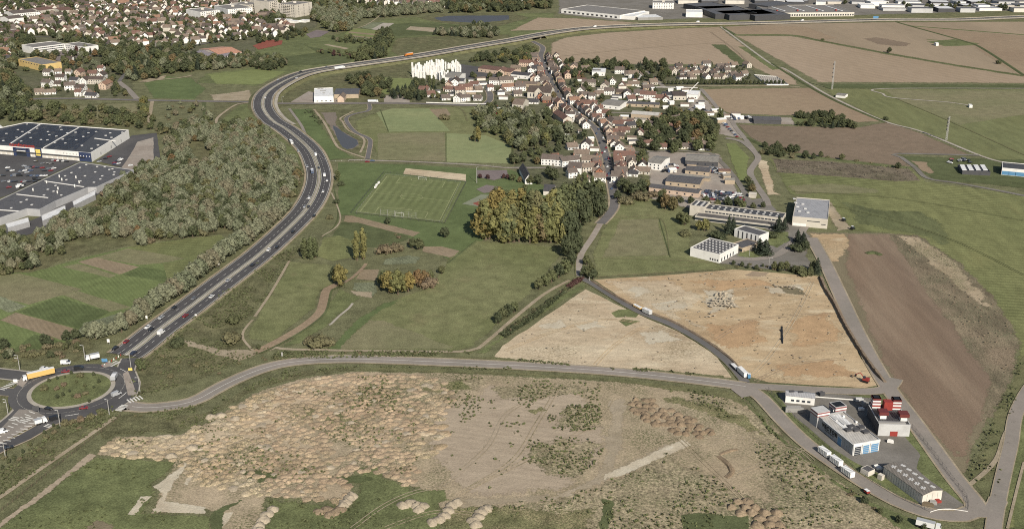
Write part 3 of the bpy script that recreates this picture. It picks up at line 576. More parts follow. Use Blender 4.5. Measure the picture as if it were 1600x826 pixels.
def road(px, width, mat='asphalt', verge=1.2, line=None, name='road', vmat='track', z=0, edge=False):
    pts = smooth_path(px); ROADS.append((pts, width / 2 + 1))
    ZO[0] += .003; zr = ZR + ZO[0] - ZR + .006 + z
    if verge: band('road_shoulder', pts, -width / 2 - verge, width / 2 + verge, G[vmat], zr - .004)
    band(name, pts, -width / 2, width / 2, G[mat], zr)
    if line == 'solid': band('road_marking', pts, -.13, .13, G['paint'], zr + .006)
    elif line: dashes('road_marking', pts, 0, .2, line[0], line[1], G['paint'], zr + .006)
    if edge:
        for s in (-1, 1): band('road_marking', pts, s * (width / 2 - .35), s * (width / 2 - .2), G['paint_worn'], zr + .006)
    return pts, zr
# far and farm tracks
for px, wd, mt in [([(1126, 42), (1200, 97), (1226, 108), (1262, 130), (1300, 152), (1380, 189), (1440, 206), (1536, 245), (1600, 263), (1800, 330)], 3.5, 'concrete'),
 ([(1600, 138.5), (1378, 139), (1380, 147), (1395, 153), (1480, 160), (1515, 165)], 3, 'concrete'), ([(1400, 154), (1480, 188), (1600, 242), (1700, 285)], 2, 'verge'),
 ([(1250, 136.5), (1200, 134.5), (1060, 135)], 4, 'track'), ([(1530, 243), (1402, 240.5), (1408, 246), (1430, 262), (1450, 279), (1500, 287), (1600, 306), (1800, 350)], 4.5, 'yard'),
 ([(700, 165), (722, 172), (730, 190)], 2, 'verge'), ([(545, 250.5), (575, 251), (640, 253), (740, 258), (800, 263), (870, 262)], 3, 'yard_pale'),
 ([(490.6, 171), (506, 191), (515, 207), (523, 223), (529, 231), (539, 236), (555, 242), (574, 248)], 2.6, 'track'), ([(563, 239), (569, 225), (568.6, 218), (563, 213), (550, 207), (542, 202), (535, 190), (532, 185), (553, 174)], 2.2, 'track'),
 ([(452, 170), (470, 195), (480, 215), (500, 240), (512, 262), (522, 275)], 3, 'asphalt_old'), ([(420, 540), (440, 545), (500, 547), (640, 549), (733, 548), (765, 530), (800, 500), (850, 460), (890, 438)], 2.6, 'track'),
 ([(398, 495), (425, 455), (452, 408)], 1.8, 'track'), ([(400, 552), (380, 530), (382, 515), (395, 500)], 1.5, 'track'),
 ([(180, 652), (120, 694), (50, 742), (0, 777), (-40, 800)], 2.5, 'track'), ([(510, 585 - 300), (532, 342), (503, 370)], 1.2, 'track'),
 ([(343, 200), (338, 188), (350, 176), (372, 163), (400, 161)], 3, 'track'), ([(232, 194), (238, 158)], 4, 'track'), ([(185, 128), (200, 140), (214, 155)], 7, 'asphalt_old'),
 ([(405, 60), (480, 50), (560, 44), (600, 20)], 2, 'track'), ([(220, 128), (280, 122), (300, 118)], 4, 'track'), ([(514, 508), (518, 506), (530, 494), (545, 482), (551, 474)], 1.6, 'concrete'),
 ([(1112, 240), (1135, 262), (1160, 295), (1172, 322)], 5, 'yard'), ([(1134, 216), (1160, 222), (1184, 244), (1178, 258), (1172, 270), (1182, 290), (1196, 310), (1200, 322)], 6, 'asphalt_old'),
 ([(1260, 352), (1240, 378), (1215, 398), (1180, 405), (1140, 404)], 6, 'asphalt_old'), ([(1095, 139), (1112, 158), (1122, 170), (1140, 185), (1150, 200), (1165, 218), (1184, 244)], 5, 'asphalt_old'),
 ([(800, 262), (850, 262), (905, 262)], 3, 'yard'), ([(1600, 722), (1590, 760), (1574, 826)], 1.2, 'track'), ([(1660, 590), (1582, 660), (1555, 720), (1512, 760)], 2.2, 'track')]:
    road(px, wd, mt, 0, name='track' if wd < 5 else 'road')
for px, mt in [([(700, 780), (780, 740), (860, 700), (930, 660), (955, 625)], 'dirt'), ([(690, 760), (760, 700), (800, 640), (900, 604)], 'track'), ([(720, 770), (800, 720), (840, 660), (870, 610)], 'dirt'), ([(1080, 686), (1150, 684), (1240, 700), (1270, 720)], 'track'), ([(1060, 684), (1140, 760), (1180, 800)], 'dirt'), ([(1150, 740), (1260, 700)], 'track'), ([(550, 826), (600, 790), (650, 768), (700, 760)], 'track'), ([(600, 826), (680, 800), (760, 806)], 'dirt'),
               ([(1170, 590), (1200, 560), (1240, 500), (1270, 440)], 'sand_pale'), ([(1180, 596), (1240, 570), (1320, 560)], 'plough'), ([(1010, 480), (1080, 470), (1180, 450), (1270, 446)], 'sand_pale'), ([(1120, 530), (1180, 500), (1300, 490)], 'plough'), ([(930, 570), (960, 540), (1010, 510), (1060, 520)], 'sand'), ([(790, 548), (860, 520), (940, 500), (1000, 505)], 'sand'), ([(1230, 310), (1340, 330), (1480, 372), (1600, 430)], 'meadow'), ([(1240, 300), (1400, 310), (1600, 345)], 'meadow'), ([(860, 90), (1000, 76), (1140, 66)], 'plough_tan'), ([(1180, 110), (1150, 80), (1110, 50)], 'plough_tan')]: tracks('wheel_track', px, mt)
# brown watercourse strip
cpts = smooth_path([(534, 443), (512, 452), (506, 470), (500, 488), (480, 506), (450, 525), (420, 541), (400, 550)])
structure(band('ditch', cpts, -3, 3, G['plough_brown'], ZR + .1)); structure(band('ditch_bank_shade', cpts, 2.6, 4.2, G['grass_dark'], ZR + .11))  # the narrow dark green strip is the bank's shade, laid flat as colour
structure(band('ditch', smooth_path([(534, 443), (548, 436), (566, 420), (572, 412)]), -1.2, 1.2, G['plough_brown'], ZR + .1))
# local roads
road([(-60, 165), (40, 156), (115, 154.5), (220, 157), (400, 160), (440, 162), (520, 162), (640, 162), (740, 165), (762, 160), (766, 150), (762, 140)], 7, 'asphalt', 1)
road([(576.6, 163), (578, 170), (572.6, 174.6), (555, 178), (543, 183), (541, 188.6), (548.6, 200.6), (558, 208.6), (571, 214), (578.6, 220.6), (576.6, 236.6), (574, 249)], 4.2, 'asphalt', .6)
road([(824, 62), (838, 68), (848, 75), (845, 88), (850, 103), (858, 120), (862, 132), (872, 148), (888, 166), (902, 178), (920, 192), (932, 204), (940, 222), (948, 250), (955, 285), (960, 318), (952, 335), (938, 350)], 7, 'asphalt', 1.5)
road([(938, 350), (925, 372), (908, 398), (905, 418), (906, 432)], 4.5, 'yard_pale', .8, vmat='verge')
road([(762, 140), (790, 146), (820, 152), (866, 150)], 5, 'asphalt_old', 1); road([(862, 148), (930, 150), (1000, 140), (1050, 136), (1090, 138)], 6, 'asphalt', 1)
road([(1010, 112), (1030, 130), (1040, 138)], 5, 'asphalt_old', .5); road([(900, 178), (940, 176), (1000, 178)], 4, 'asphalt_old', .5); road([(946, 240), (1010, 238), (1060, 236), (1112, 240)], 4, 'yard', 0)
road([(906, 434), (925, 443), (960, 465), (1000, 488), (1050, 508), (1100, 536), (1140, 568), (1165, 598)], 5.2, 'asphalt', .5, vmat='verge')
road([(243, 62), (280, 46), (340, 40)], 5, 'asphalt', 0); road([(0, 62), (60, 58), (150, 56), (240, 60)], 5, 'asphalt', 0); road([(240, 62), (200, 110), (186, 128)], 5, 'asphalt', 0); road([(200, 78), (300, 72), (400, 50), (440, 36)], 5, 'asphalt', 0)
road([(196, 634), (215, 636.5), (242, 637), (300, 628), (350, 602), (400, 580), (450, 567), (520, 561.5), (600, 562.5), (800, 571), (960, 581), (1100, 595.5), (1165, 604)], 8.2, 'asphalt_old', 1.4, 'solid', edge=True)
road([(1165, 604), (1190, 622), (1225, 660), (1260, 693), (1300, 722), (1350, 755), (1400, 783), (1445, 800), (1480, 806), (1510, 806)], 7.2, 'asphalt_old', 1)
road([(1165, 603), (1240, 607.5), (1330, 612), (1372, 611), (1392, 604), (1400, 592)], 6.5, 'asphalt_old', .6)
road([(1268, 372), (1290, 412), (1310, 455), (1345, 530), (1384, 600), (1430, 662), (1490, 745), (1524, 788), (1518, 800), (1500, 806)], 8, 'asphalt_old', 1)
road([(1518, 800), (1548, 800), (1560, 780)], 7, 'asphalt_old', .5)
road([(1690, 500), (1600, 620), (1578, 700), (1556, 800), (1545, 900)], 6, 'asphalt_old', .5)
road([(1168, 820 - 200), (1150, 606)], 7, 'asphalt_old', 0)
# roundabout and approaches
RC = P(112, 609).to_2d(); zc = ZO[0] = ZO[0] + .02
def arc_pts(r, a0=0, a1=360, n=96): return [RC + Vector((math.cos(R(a0 + (a1 - a0) * i / n)), math.sin(R(a0 + (a1 - a0) * i / n)))) * r for i in range(n + 1)]
road([(186, 640), (196, 634), (206, 636)], 9, 'asphalt_old', 1)
road([(-60, 577), (0, 584), (35, 588), (60, 592)], 10, 'asphalt_dark', 1.2, vmat='concrete'); road([(-90, 604), (0, 612), (30, 615), (52, 622)], 8, 'asphalt_dark', .6)
road([(-120, 745), (-30, 690), (10, 664), (32, 645), (44, 628), (40, 612)], 8.5, 'asphalt_dark', 1.2, vmat='concrete')
road([(-140, 800), (-20, 712), (40, 683), (80, 660), (110, 652), (150, 643)], 7.5, 'asphalt_dark', 1)
road([(-130, 772), (-30, 702), (20, 672), (60, 652), (78, 640)], 11, 'yard_pale', 0)
road([(165, 640), (196, 622), (204, 600), (196, 580), (204, 560)], 9, 'asphalt_dark', .8, vmat='concrete')
ZO[0] += .004; zc = ZO[0] + .012
ring = arc_pts(25.2)
structure(band('roundabout_road', ring, -5.6, 5.6, G['asphalt_dark'], zc)); band('roundabout_apron', arc_pts(20.6), -1.2, 1.2, G['concrete'], zc + .08)
mb = MB(); pr = arc_pts(19.6)[:-1]; mb.prism([(p[0], p[1]) for p in pr], 0, zc + .2); structure(mb.build('roundabout_island', G['grass']))
mb = MB(); pr = arc_pts(21.9)[:-1]; mb.prism([(p[0], p[1]) for p in pr], 0, zc + .05); structure(mb.build('roundabout_kerb', G['concrete']))
zm = zc + .006
def zebra(c, ang, n, L, w_, gap):
    mb = MB(); c = P(*c).to_2d(); d = Vector((math.cos(ang), math.sin(ang))); q = Vector((-d[1], d[0]))
    for i in range(n):
        o_ = c + d * (i - (n - 1) / 2) * (w_ + gap); a = d * w_ / 2; b = q * L / 2
        mb.face([(*(o_ - a - b), zm), (*(o_ + a - b), zm), (*(o_ + a + b), zm), (*(o_ - a + b), zm)])
    structure(mb.build('road_marking', G['paint']))
def pang(a, b): v = P(*b) - P(*a); return math.atan2(v[1], v[0])
zebra((211, 624.5), pang((203, 627), (219, 622)), 5, 5, .8, .8); zebra((190, 638), pang((185, 642), (195, 634)), 5, 4, .9, .5)
zebra((16, 602), pang((6, 608), (26, 597)), 8, 4, .8, .8); zebra((40, 657), pang((34, 660), (48, 652)), 4, 5, .8, .8); zebra((178, 569), pang((172, 572), (184, 566)), 5, 4, .7, .7)
zebra((22, 655), pang((18, 657), (26, 652)), 3, 4, .7, .7); zebra((76, 666), pang((70, 669), (82, 662)), 3, 4, .5, .6)
for i in range(11):
    t = i / 10; x = -6 + 66 * t; y = 698 - 45 * t
    zebra((x + 4, y + 0), R(80 - 0), 1, 4.2, .55, 1); zebra((x - 10, y - 8), R(62), 1, 4.2, .55, 1)
for a0, a1 in ((38, 75), (-20, 8), (-75, -50), (150, 175)):
    dashes('road_marking', arc_pts(30.2, a0, a1, 20), 0, .5, 1.2, 1.0, G['paint'], zm)
dashes('road_marking', arc_pts(26.5, 0, 360, 90), 0, .15, 3, 6, G['paint_worn'], zm)
# splitter islands
for pts in ([(158, 571), (170, 566), (176, 568), (172, 573), (163, 575)], [(26, 601), (34, 590), (45, 594), (36, 606)], [(192, 585), (200, 580), (208, 600), (214, 618), (200, 618), (196, 600)], [(30, 640), (50, 641), (70, 650), (40, 668), (0, 694), (-20, 700), (0, 672)]):
    wv = [P(x, y).to_2d() for x, y in pts]; mb = MB(); mb.prism([tuple(p) for p in wv], 0, zc + (.1 if len(pts) < 7 else .002)); structure(mb.build('traffic_island', G['yard_pale' if len(pts) < 7 else 'asphalt_old']))
# dual carriageway
HW = [(196, 556), (215, 543), (250, 515), (300, 478), (350, 440), (400, 402.5), (425, 381), (450, 358), (475, 332), (491, 307), (498.5, 282), (496, 260), (482, 232), (450, 204), (427, 190), (413.5, 175), (411, 162), (420, 147), (450, 129), (482, 117.5), (535, 108.5), (650, 92), (725, 79), (800, 66.5), (825, 61.5), (875, 53), (930, 47), (1045, 41.5), (1125, 39), (1200, 36.5), (1265, 34.5), (1390, 31.5), (1500, 31), (1600, 27), (1800, 22)]
hp = smooth_path(HW, 8); nH = len(hp)
def hz(i):                                        # the road climbs on an embankment over the village street and the railway
    x, y = PX((hp[i][0], hp[i][1], 0))
    if y > 200: return 0
    if x < 640: t = max(0, min(1, (195 - y) / 60)); return 3.5 * t * t * (3 - 2 * t)
    t = max(0, min(1, (x - 980) / 250)); return 3.5 * (1 - t * t * (3 - 2 * t))
HZ = [hz(i) for i in range(nH)]; hzf = lambda i: HZ[i]
zh = ZO[0] + .03; ROADS.append((hp, 15))
# embankment
nn = normals(hp); v = []; f = []
for i in range(nH):
    h = HZ[i] + zh - .02
    for o_, z in ((-13.5 - HZ[i] * 1.8, 0), (-13, h), (13, h), (13.5 + HZ[i] * 1.8, 0)): q = hp[i] + nn[i] * o_; v.append((q[0], q[1], z))
gap = {i for i in range(nH) if 817 < PX((hp[i][0], hp[i][1], 0))[0] < 836}
for i in range(nH - 1):
    for k in range(3):
        if i in gap and k != 1: continue
        f.append((4 * i + k + 1, 4 * i + k, 4 * i + 4 + k, 4 * i + 5 + k))
f = [tuple(reversed(q)) if (Vector(v[q[1]]) - Vector(v[q[0]])).cross(Vector(v[q[2]]) - Vector(v[q[0]]))[2] < 0 else q for q in f]
structure(mesh_obj('embankment', v, f, G['verge']))
band('carriageway', hp, 1.6, 11.2, G['asphalt_dark'], zh, zf=hzf); band('carriageway', hp, -10.6, -1.6, G['asphalt_dark'], zh, zf=hzf)
for o_ in (3.4, 7.4, -3.3, -6.9):
    for s_ in (-.85, .85): band('tyre_wear', hp, o_ + s_ - .4, o_ + s_ + .4, G['asphalt_worn'], zh + .004, zf=hzf)
band('median_strip', hp, -1.1, 1.1, G['concrete'], zh + .02, zf=hzf)
for a, b in ((1.7, 1.95), (10.2, 10.45), (-1.95, -1.7), (-9.9, -9.65)): band('road_marking', hp, a, b, G['paint'], zh + .008, zf=hzf)
for o_ in (5.2, -5.0): dashes('road_marking', hp, o_, .22, 3, 10, G['paint'], zh + .008, hzf)
band('road_shoulder', hp, 11.2, 13, G['track'], zh - .004, zf=hzf); band('road_shoulder', hp, -12.6, -10.6, G['track'], zh - .004, zf=hzf)
far = [i for i in range(nH) if PX((hp[i][0], hp[i][1], 0))[1] < 200]
sub = hp[far[0]:]; hz2 = lambda i: HZ[i + far[0]]
band('noise_barrier_path', sub, -16.5, -13.0, G['concrete'], zh + .02, zf=hz2)
def wallband(name, pts, off, h, th, mat, zf, label=None, cat=None, fixed=True):
    nn = normals(pts); v = []; f = []
    for i, (p, n) in enumerate(zip(pts, nn)):
        for o_ in (off - th / 2, off + th / 2):
            for z in (0, h): q = p + n * o_; v.append((q[0], q[1], zf(i) + z))
    for i in range(len(pts) - 1):
        a = 4 * i; b = a + 4
        f += [(a, a + 1, b + 1, b), (a + 2, b + 2, b + 3, a + 3), (a + 1, a + 3, b + 3, b + 1)]
    o = mesh_obj(name, v, f, mat)
    if label: o['label'] = label; o['category'] = cat
    return o
wallband('parapet', sub, -10.9, .85, .35, G['concrete'], lambda i: hz2(i) + zh, 'pale concrete parapet along the village side of the motorway', 'barrier')
wallband('parapet', sub, 12.2, .8, .3, G['concrete'], lambda i: hz2(i) + zh, 'pale crash barrier along the field side of the far motorway', 'barrier')
wallband('crash_barrier', hp[:far[0]], 0, .75, .12, M['metalpost'], lambda i: zh + .02, 'steel crash barrier down the median of the curved dual carriageway', 'barrier')
# bridge abutments over the street
br = empty('road_bridge', (*hp[min(gap)], 0)); br['label'] = 'concrete bridge carrying the motorway over the village street'; br['category'] = 'bridge'
for i in (min(gap), max(gap)):
    mb = MB(); a = hp[i]; n = nn[i]; d = Vector((n[1], -n[0]))
    mb.prism([tuple(a + n * 14 + d * .5), tuple(a + n * 14 - d * .5), tuple(a - n * 14 - d * .5), tuple(a - n * 14 + d * .5)], 0, HZ[i] + zh - .4)
    o = mb.build('abutment', G['concrete']); o.parent = br; o.matrix_parent_inverse = br.matrix_world.inverted(); o.location = (-br.location[0], -br.location[1], 0)
# dark lines between the big fields: low grass banks
for px, wd in [([(594, 171), (607, 206)], .8), ([(590, 207), (706, 206.5)], .8), ([(697, 208), (697, 252)], .6), ([(745, 376), (712, 402), (700, 412)], 1.2), ([(772, 166), (800, 180), (800, 255)], 1), ([(520, 285), (528, 340), (505, 372)], .6), ([(1030, 342), (1047, 402)], .9), ([(930, 404), (1080, 409)], .6), ([(1448, 62), (1530, 69)], 1.5), ([(0, 500), (55, 478), (128, 452), (190, 430), (300, 398)], .35), ([(25, 488), (126, 514)], .35), ([(60, 422), (172, 488)], .3), ([(122, 412), (246, 442)], .3), ([(1146, 55), (1237, 55.5), (1285, 64.5), (1390, 84.5), (1495, 102.5), (1600, 119)], 3), ([(1400, 34.5), (1422, 41), (1506, 64.5), (1535, 76), (1600, 118)], 3), ([(1422, 41), (1600, 55)], 2.5),
               ([(1205, 99), (1260, 133), (1310, 160), (1384, 192)], 2.5), ([(1130, 44), (1150, 55)], 3), ([(1168, 216), (1205, 232), (1290, 248), (1424, 263)], 3)]:
    pts = smooth_path(px); v = []; f = []
    for p, n in zip(pts, normals(pts)):
        for o_, z in ((-wd, 0.02), (0, min(.9, .12 + wd * .3)), (wd, 0.02)): q = p + n * o_; v.append((q[0], q[1], z))
    for i in range(len(pts) - 1):
        for k in (0, 1): f.append((3 * i + k, 3 * i + k + 1, 3 * i + k + 4, 3 * i + k + 3))
    f = [tuple(reversed(q)) if (Vector(v[q[1]]) - Vector(v[q[0]])).cross(Vector(v[q[2]]) - Vector(v[q[0]]))[2] < 0 else q for q in f]
    structure(mesh_obj('field_bank', v, f, G['grass_dark']))
ZG = ZO[0]
# ---------------------------------------------------------------- trees
def leaf_quads(mb, c, r, n, size, rg, flat=1.0, m=0):
    for _ in range(n):
        d = Vector((rg.gauss(0, 1), rg.gauss(0, 1), rg.gauss(0, 1) * flat)); d.normalize()
        p = c + Vector((d[0] * r[0], d[1] * r[1], d[2] * r[2])) * rg.uniform(.82, 1.12)
        nn_ = (d + Vector((rg.gauss(0, .35), rg.gauss(0, .35), rg.gauss(0, .35) + .1))).normalized()
        u = nn_.orthogonal().normalized(); v = nn_.cross(u); a = rg.uniform(0, 6.28); s = size * rg.uniform(.6, 1.25)
        u, v = (u * math.cos(a) + v * math.sin(a)) * s, (v * math.cos(a) - u * math.sin(a)) * s * .8
        mb.face([p - u * .5 - v * .3, p + u * .4 - v * .5, p + u * .55 + v * .35, p - u * .25 + v * .5], m)
ICO = None
def blob(mb, c, r, rg, m=0):
    global ICO
    if ICO is None:
        b = bmesh.new(); bmesh.ops.create_icosphere(b, subdivisions=1, radius=1); ICO = ([v.co.copy() for v in b.verts], [[v.index for v in f.verts] for f in b.faces]); b.free()
    o_ = len(mb.v); k = rg.uniform(0, 99)
    mb.v += [tuple(c + Vector((v[0] * r[0], v[1] * r[1], v[2] * r[2])) * (.86 + .3 * noise.noise(v * 1.7 + Vector((k, 0, 0))))) for v in ICO[0]]
    mb.f += [tuple(o_ + i for i in f) for f in ICO[1]]; mb.m += [m] * len(ICO[1])
def crown_mb(kind, rg, n=1.0, leaf=None):
    """crown of a tree about 10 units tall, trunk base at the origin"""
    mb = MB()
    if kind in ('round', 'willow', 'open'):
        lobes = []
        k = {'round': 15, 'willow': 20, 'open': 12}[kind]
        for i in range(k):
            a = i * 2.4 + rg.uniform(-.3, .3); t = (i + .5) / k
            rr = (3.0 if kind != 'open' else 3.4) * math.sin(math.pi * min(1, .22 + t * .78)) ** .7 * rg.uniform(.62, 1)
            z = 2.4 + 6.0 * t + rg.uniform(-.5, .5); s = rg.uniform(1.15, 1.85) * (1.1 - .35 * t)
            lobes.append((Vector((math.cos(a) * rr, math.sin(a) * rr, z)), s))
        lobes.append((Vector((0, 0, 5.4)), 2.6))
        for c, s in lobes:
            zs = s * (.95 if kind != 'willow' else 1.25)
            blob(mb, c, (s * .84, s * .84, zs * .84), rg); leaf_quads(mb, c, (s, s, zs), int(46 * n * (s / 1.5) ** 1.5), leaf or .75, rg)
    elif kind == 'poplar':
        for i in range(13):
            t = i / 12; r_ = 1.45 * (math.sin(math.pi * (.12 + .8 * t)) ** .6) * rg.uniform(.85, 1.1); a = rg.uniform(0, 6.28)
            c = Vector((math.cos(a) * .35, math.sin(a) * .35, 1 + 8.6 * t)); blob(mb, c, (r_ * .75, r_ * .75, .9), rg); leaf_quads(mb, c, (r_, r_, 1.0), int(46 * n), leaf or .55, rg)
    elif kind == 'conifer':
        for i in range(11):
            t = i / 10; r_ = 2.5 * (1 - t) ** .85 + .25; c = Vector((0, 0, 1 + 8.4 * t))
            blob(mb, c, (r_ * .7, r_ * .7, .55), rg); leaf_quads(mb, c, (r_, r_, .6), int(70 * n * (1.15 - t)), leaf or .55, rg, .5)
    elif kind == 'shrub':
        for i in range(8):
            a = i * 2.4; rr = 2.6 * math.sqrt((i + .3) / 8); s = rg.uniform(1.4, 2.1)
            c = Vector((math.cos(a) * rr, math.sin(a) * rr, s * .85 + rg.uniform(0, 1.4)))
            blob(mb, c, (s * .82, s * .82, s * .82), rg); leaf_quads(mb, c, (s, s, s), int(42 * n), leaf or .7, rg)
    return mb
def trunk_mb(kind, rg, mb=None, m=0):
    mb = mb or MB()
    r0 = {'poplar': .28, 'conifer': .3, 'shrub': .12}.get(kind, .34); top = {'shrub': 1.6, 'poplar': 8, 'conifer': 8}.get(kind, 6)
    mb.tube([(0, 0, -.3), (.1, 0, top * .3), (-.05, .1, top * .65), (.1, 0, top)], [r0 * 1.3, r0, r0 * .7, r0 * .3], 6, m)
    if kind in ('round', 'willow', 'open'):
        for i in range(4):
            a = i * 1.57 + rg.uniform(-.4, .4); mb.tube([(0, 0, 2.2 + i * .4), (math.cos(a) * 1.3, math.sin(a) * 1.3, 4.2 + i * .3), (math.cos(a) * 2.2, math.sin(a) * 2.2, 6 + i * .4)], [r0 * .5, r0 * .35, r0 * .15], 5, m)
    return mb
TREE = {}
def tree_protos(key, kind, fol, n, count=3, leaf=None):
    out = []
    for i in range(count):
        rg = random.Random(hash((kind, i)) % 1000 if False else len(TREE) * 31 + i * 7 + 3)
        c = crown_mb(kind, rg, n, leaf); cm = bpy.data.meshes.new(key + '_crown'); cm.from_pydata(c.v, [], c.f); cm.materials.append(FOL[fol])
        t = trunk_mb(kind, rg); tm = bpy.data.meshes.new(key + '_trunk'); tm.from_pydata([tuple(v) for v in t.v], [], t.f); tm.materials.append(M['bark'])
        j = MB(); j.v, j.f, j.m = list(c.v), list(c.f), list(c.m); trunk_mb(kind, rg, j, 1)
        jm = bpy.data.meshes.new(key); jm.from_pydata([tuple(v) for v in j.v], [], j.f); jm.materials.append(FOL[fol]); jm.materials.append(M['bark']); jm.polygons.foreach_set('material_index', j.m)
        out.append((cm, tm, jm))
    TREE[key] = out
KINDS = {  # key: (shape, foliage, name, label words, category)
 'oak': ('round', 'dark', 'broadleaf_tree', 'dark green round-crowned tree', 'tree'), 'lime': ('round', 'mid', 'broadleaf_tree', 'olive green broadleaf tree', 'tree'),
 'willow': ('willow', 'willow', 'willow_tree', 'grey-green willow tree', 'tree'), 'autumn': ('round', 'autumn', 'autumn_tree', 'rusty orange autumn tree', 'tree'),
 'gold': ('round', 'gold', 'poplar_tree', 'tall yellow-green poplar with a wide crown', 'tree'), 'col': ('poplar', 'mid', 'columnar_poplar', 'slim columnar green poplar', 'tree'),
 'colgold': ('poplar', 'gold', 'columnar_poplar', 'slim columnar yellowing poplar', 'tree'), 'fir': ('conifer', 'conifer', 'conifer_tree', 'dark pointed conifer', 'tree'),
 'shrub': ('shrub', 'scrub', 'shrub', 'rounded brown-green shrub', 'shrub'), 'bush': ('shrub', 'dark', 'bush', 'dark green bush', 'bush'), 'plum': ('round', 'purple', 'plum_tree', 'dark purple-leaved tree', 'tree')}
for k, (sh, fo, *_r) in KINDS.items(): tree_protos(k, sh, fo, 1.0)
NEAR = [0]
def scale_at(y): return (y + 219) * .003576
def tree(key, x, y, h, wf=1.0, group=None, desc=None, parts=None, world=None, z=0):
    """h = height in metres, wf = width factor"""
    sh, fo, name, dsc, cat = KINDS[key]
    p = world if world is not None else P(x, y)
    loc = (p[0], p[1], z)
    if world is not None: x, y = PX(loc)
    v = rnd.choice(TREE[key]); s = h / (10 if sh != 'shrub' else 4.6); rz = rnd.uniform(0, 6.28)
    if parts is None: parts = h * scale_at(y) > 24
    if parts:
        o = empty(name, loc, rz)
        for nm, me in (('crown', v[0]), ('trunk', v[1])):
            c = bpy.data.objects.new(nm, me); col.objects.link(c); c.parent = o
    else:
        o = bpy.data.objects.new(name, v[2]); col.objects.link(o); o.location = loc; o.rotation_euler = (0, 0, rz)
    o.scale = (s * wf * rnd.uniform(.9, 1.1), s * wf * rnd.uniform(.9, 1.1), s)
    reg(o, desc or dsc, cat, group, px=(x, y)); return o
RC_ = {}
def near_road(p, m=0):
    if not RC_:
        for pts, hw in ROADS:
            for q in pts: RC_.setdefault((int(q[0] // 20), int(q[1] // 20)), []).append((q[0], q[1], hw))
    cx, cy = int(p[0] // 20), int(p[1] // 20)
    for i in (-1, 0, 1):
        for j in (-1, 0, 1):
            for x, y, hw in RC_.get((cx + i, cy + j), ()):
                if (x - p[0]) ** 2 + (y - p[1]) ** 2 < (hw + m + 1.5) ** 2: return True
    return False
BLD = []                                          # footprints: (x, y, radius) kept clear of trees
def clear(p, m=0):
    for x, y, r in BLD:
        if (x - p[0]) ** 2 + (y - p[1]) ** 2 < (r + m) ** 2: return False
    return True
def scatter(poly, step, jit=.45, avoid=True, rg=rnd):
    wv = [P(x, y) for x, y in poly]
    x0, x1 = min(q[0] for q in wv), max(q[0] for q in wv); y0, y1 = min(q[1] for q in wv), max(q[1] for q in wv)
    out = []; y = y0; row = 0
    while y < y1:
        x = x0 + (row % 2) * step / 2
        while x < x1:
            p = Vector((x + rg.uniform(-jit, jit) * step, y + rg.uniform(-jit, jit) * step, 0)); px = PX(p)
            if inpoly(px[0], px[1], poly) and (not avoid or (not near_road(p) and clear(p))): out.append(p)
            x += step
        y += step * .87; row += 1
    return out
def gn_scatter(name, keys, pts, label, cat):
    """pts: (location, key index, scale, rotation); one object whose points carry real tree meshes"""
    o = mesh_obj(name, [p[0] for p in pts], [], [])
    me = o.data
    for nm, ty, vals in (('var', 'INT', [p[1] for p in pts]), ('siz', 'FLOAT_VECTOR', [c for p in pts for c in p[2]]), ('rot', 'FLOAT_VECTOR', [c for p in pts for c in (0, 0, p[3])])):
        a = me.attributes.new(nm, ty, 'POINT'); a.data.foreach_set('value' if ty == 'INT' else 'vector', vals)
    ng = bpy.data.node_groups.new(name, 'GeometryNodeTree'); ng.interface.new_socket('Geometry', in_out='INPUT', socket_type='NodeSocketGeometry'); ng.interface.new_socket('Geometry', in_out='OUTPUT', socket_type='NodeSocketGeometry')
    gi, go = ng.nodes.new('NodeGroupInput'), ng.nodes.new('NodeGroupOutput'); J = ng.nodes.new('GeometryNodeJoinGeometry')
    def attr(nm, ty): a = ng.nodes.new('GeometryNodeInputNamedAttribute'); a.data_type = ty; a.inputs[0].default_value = nm; return next(s for s in a.outputs if s.enabled and s.name == 'Attribute')
    var, siz, rot = attr('var', 'INT'), attr('siz', 'FLOAT_VECTOR'), attr('rot', 'FLOAT_VECTOR')
    for i, src in enumerate(keys):
        oi = ng.nodes.new('GeometryNodeObjectInfo'); oi.inputs['Object'].default_value = src; oi.transform_space = 'ORIGINAL'; oi.inputs['As Instance'].default_value = False
        cmp_ = ng.nodes.new('FunctionNodeCompare'); cmp_.data_type = 'INT'; cmp_.operation = 'EQUAL'
        ins = [s for s in cmp_.inputs if s.enabled]; ng.links.new(var, ins[0]); ins[1].default_value = i
        ip = ng.nodes.new('GeometryNodeInstanceOnPoints'); ng.links.new(gi.outputs[0], ip.inputs['Points']); ng.links.new(cmp_.outputs[0], ip.inputs['Selection']); ng.links.new(oi.outputs['Geometry'], ip.inputs['Instance'])
        ng.links.new(rot, ip.inputs['Rotation']); ng.links.new(siz, ip.inputs['Scale']); ng.links.new(ip.outputs[0], J.inputs[0])
    ng.links.new(J.outputs[0], go.inputs[0])
    md = o.modifiers.new('scatter', 'NODES'); md.node_group = ng
    return stuff(o, label, cat)
def pick(mixd):
    r_ = rnd.random() * sum(mixd.values())
    for k, v in mixd.items():
        r_ -= v
        if r_ <= 0: return k
    return k
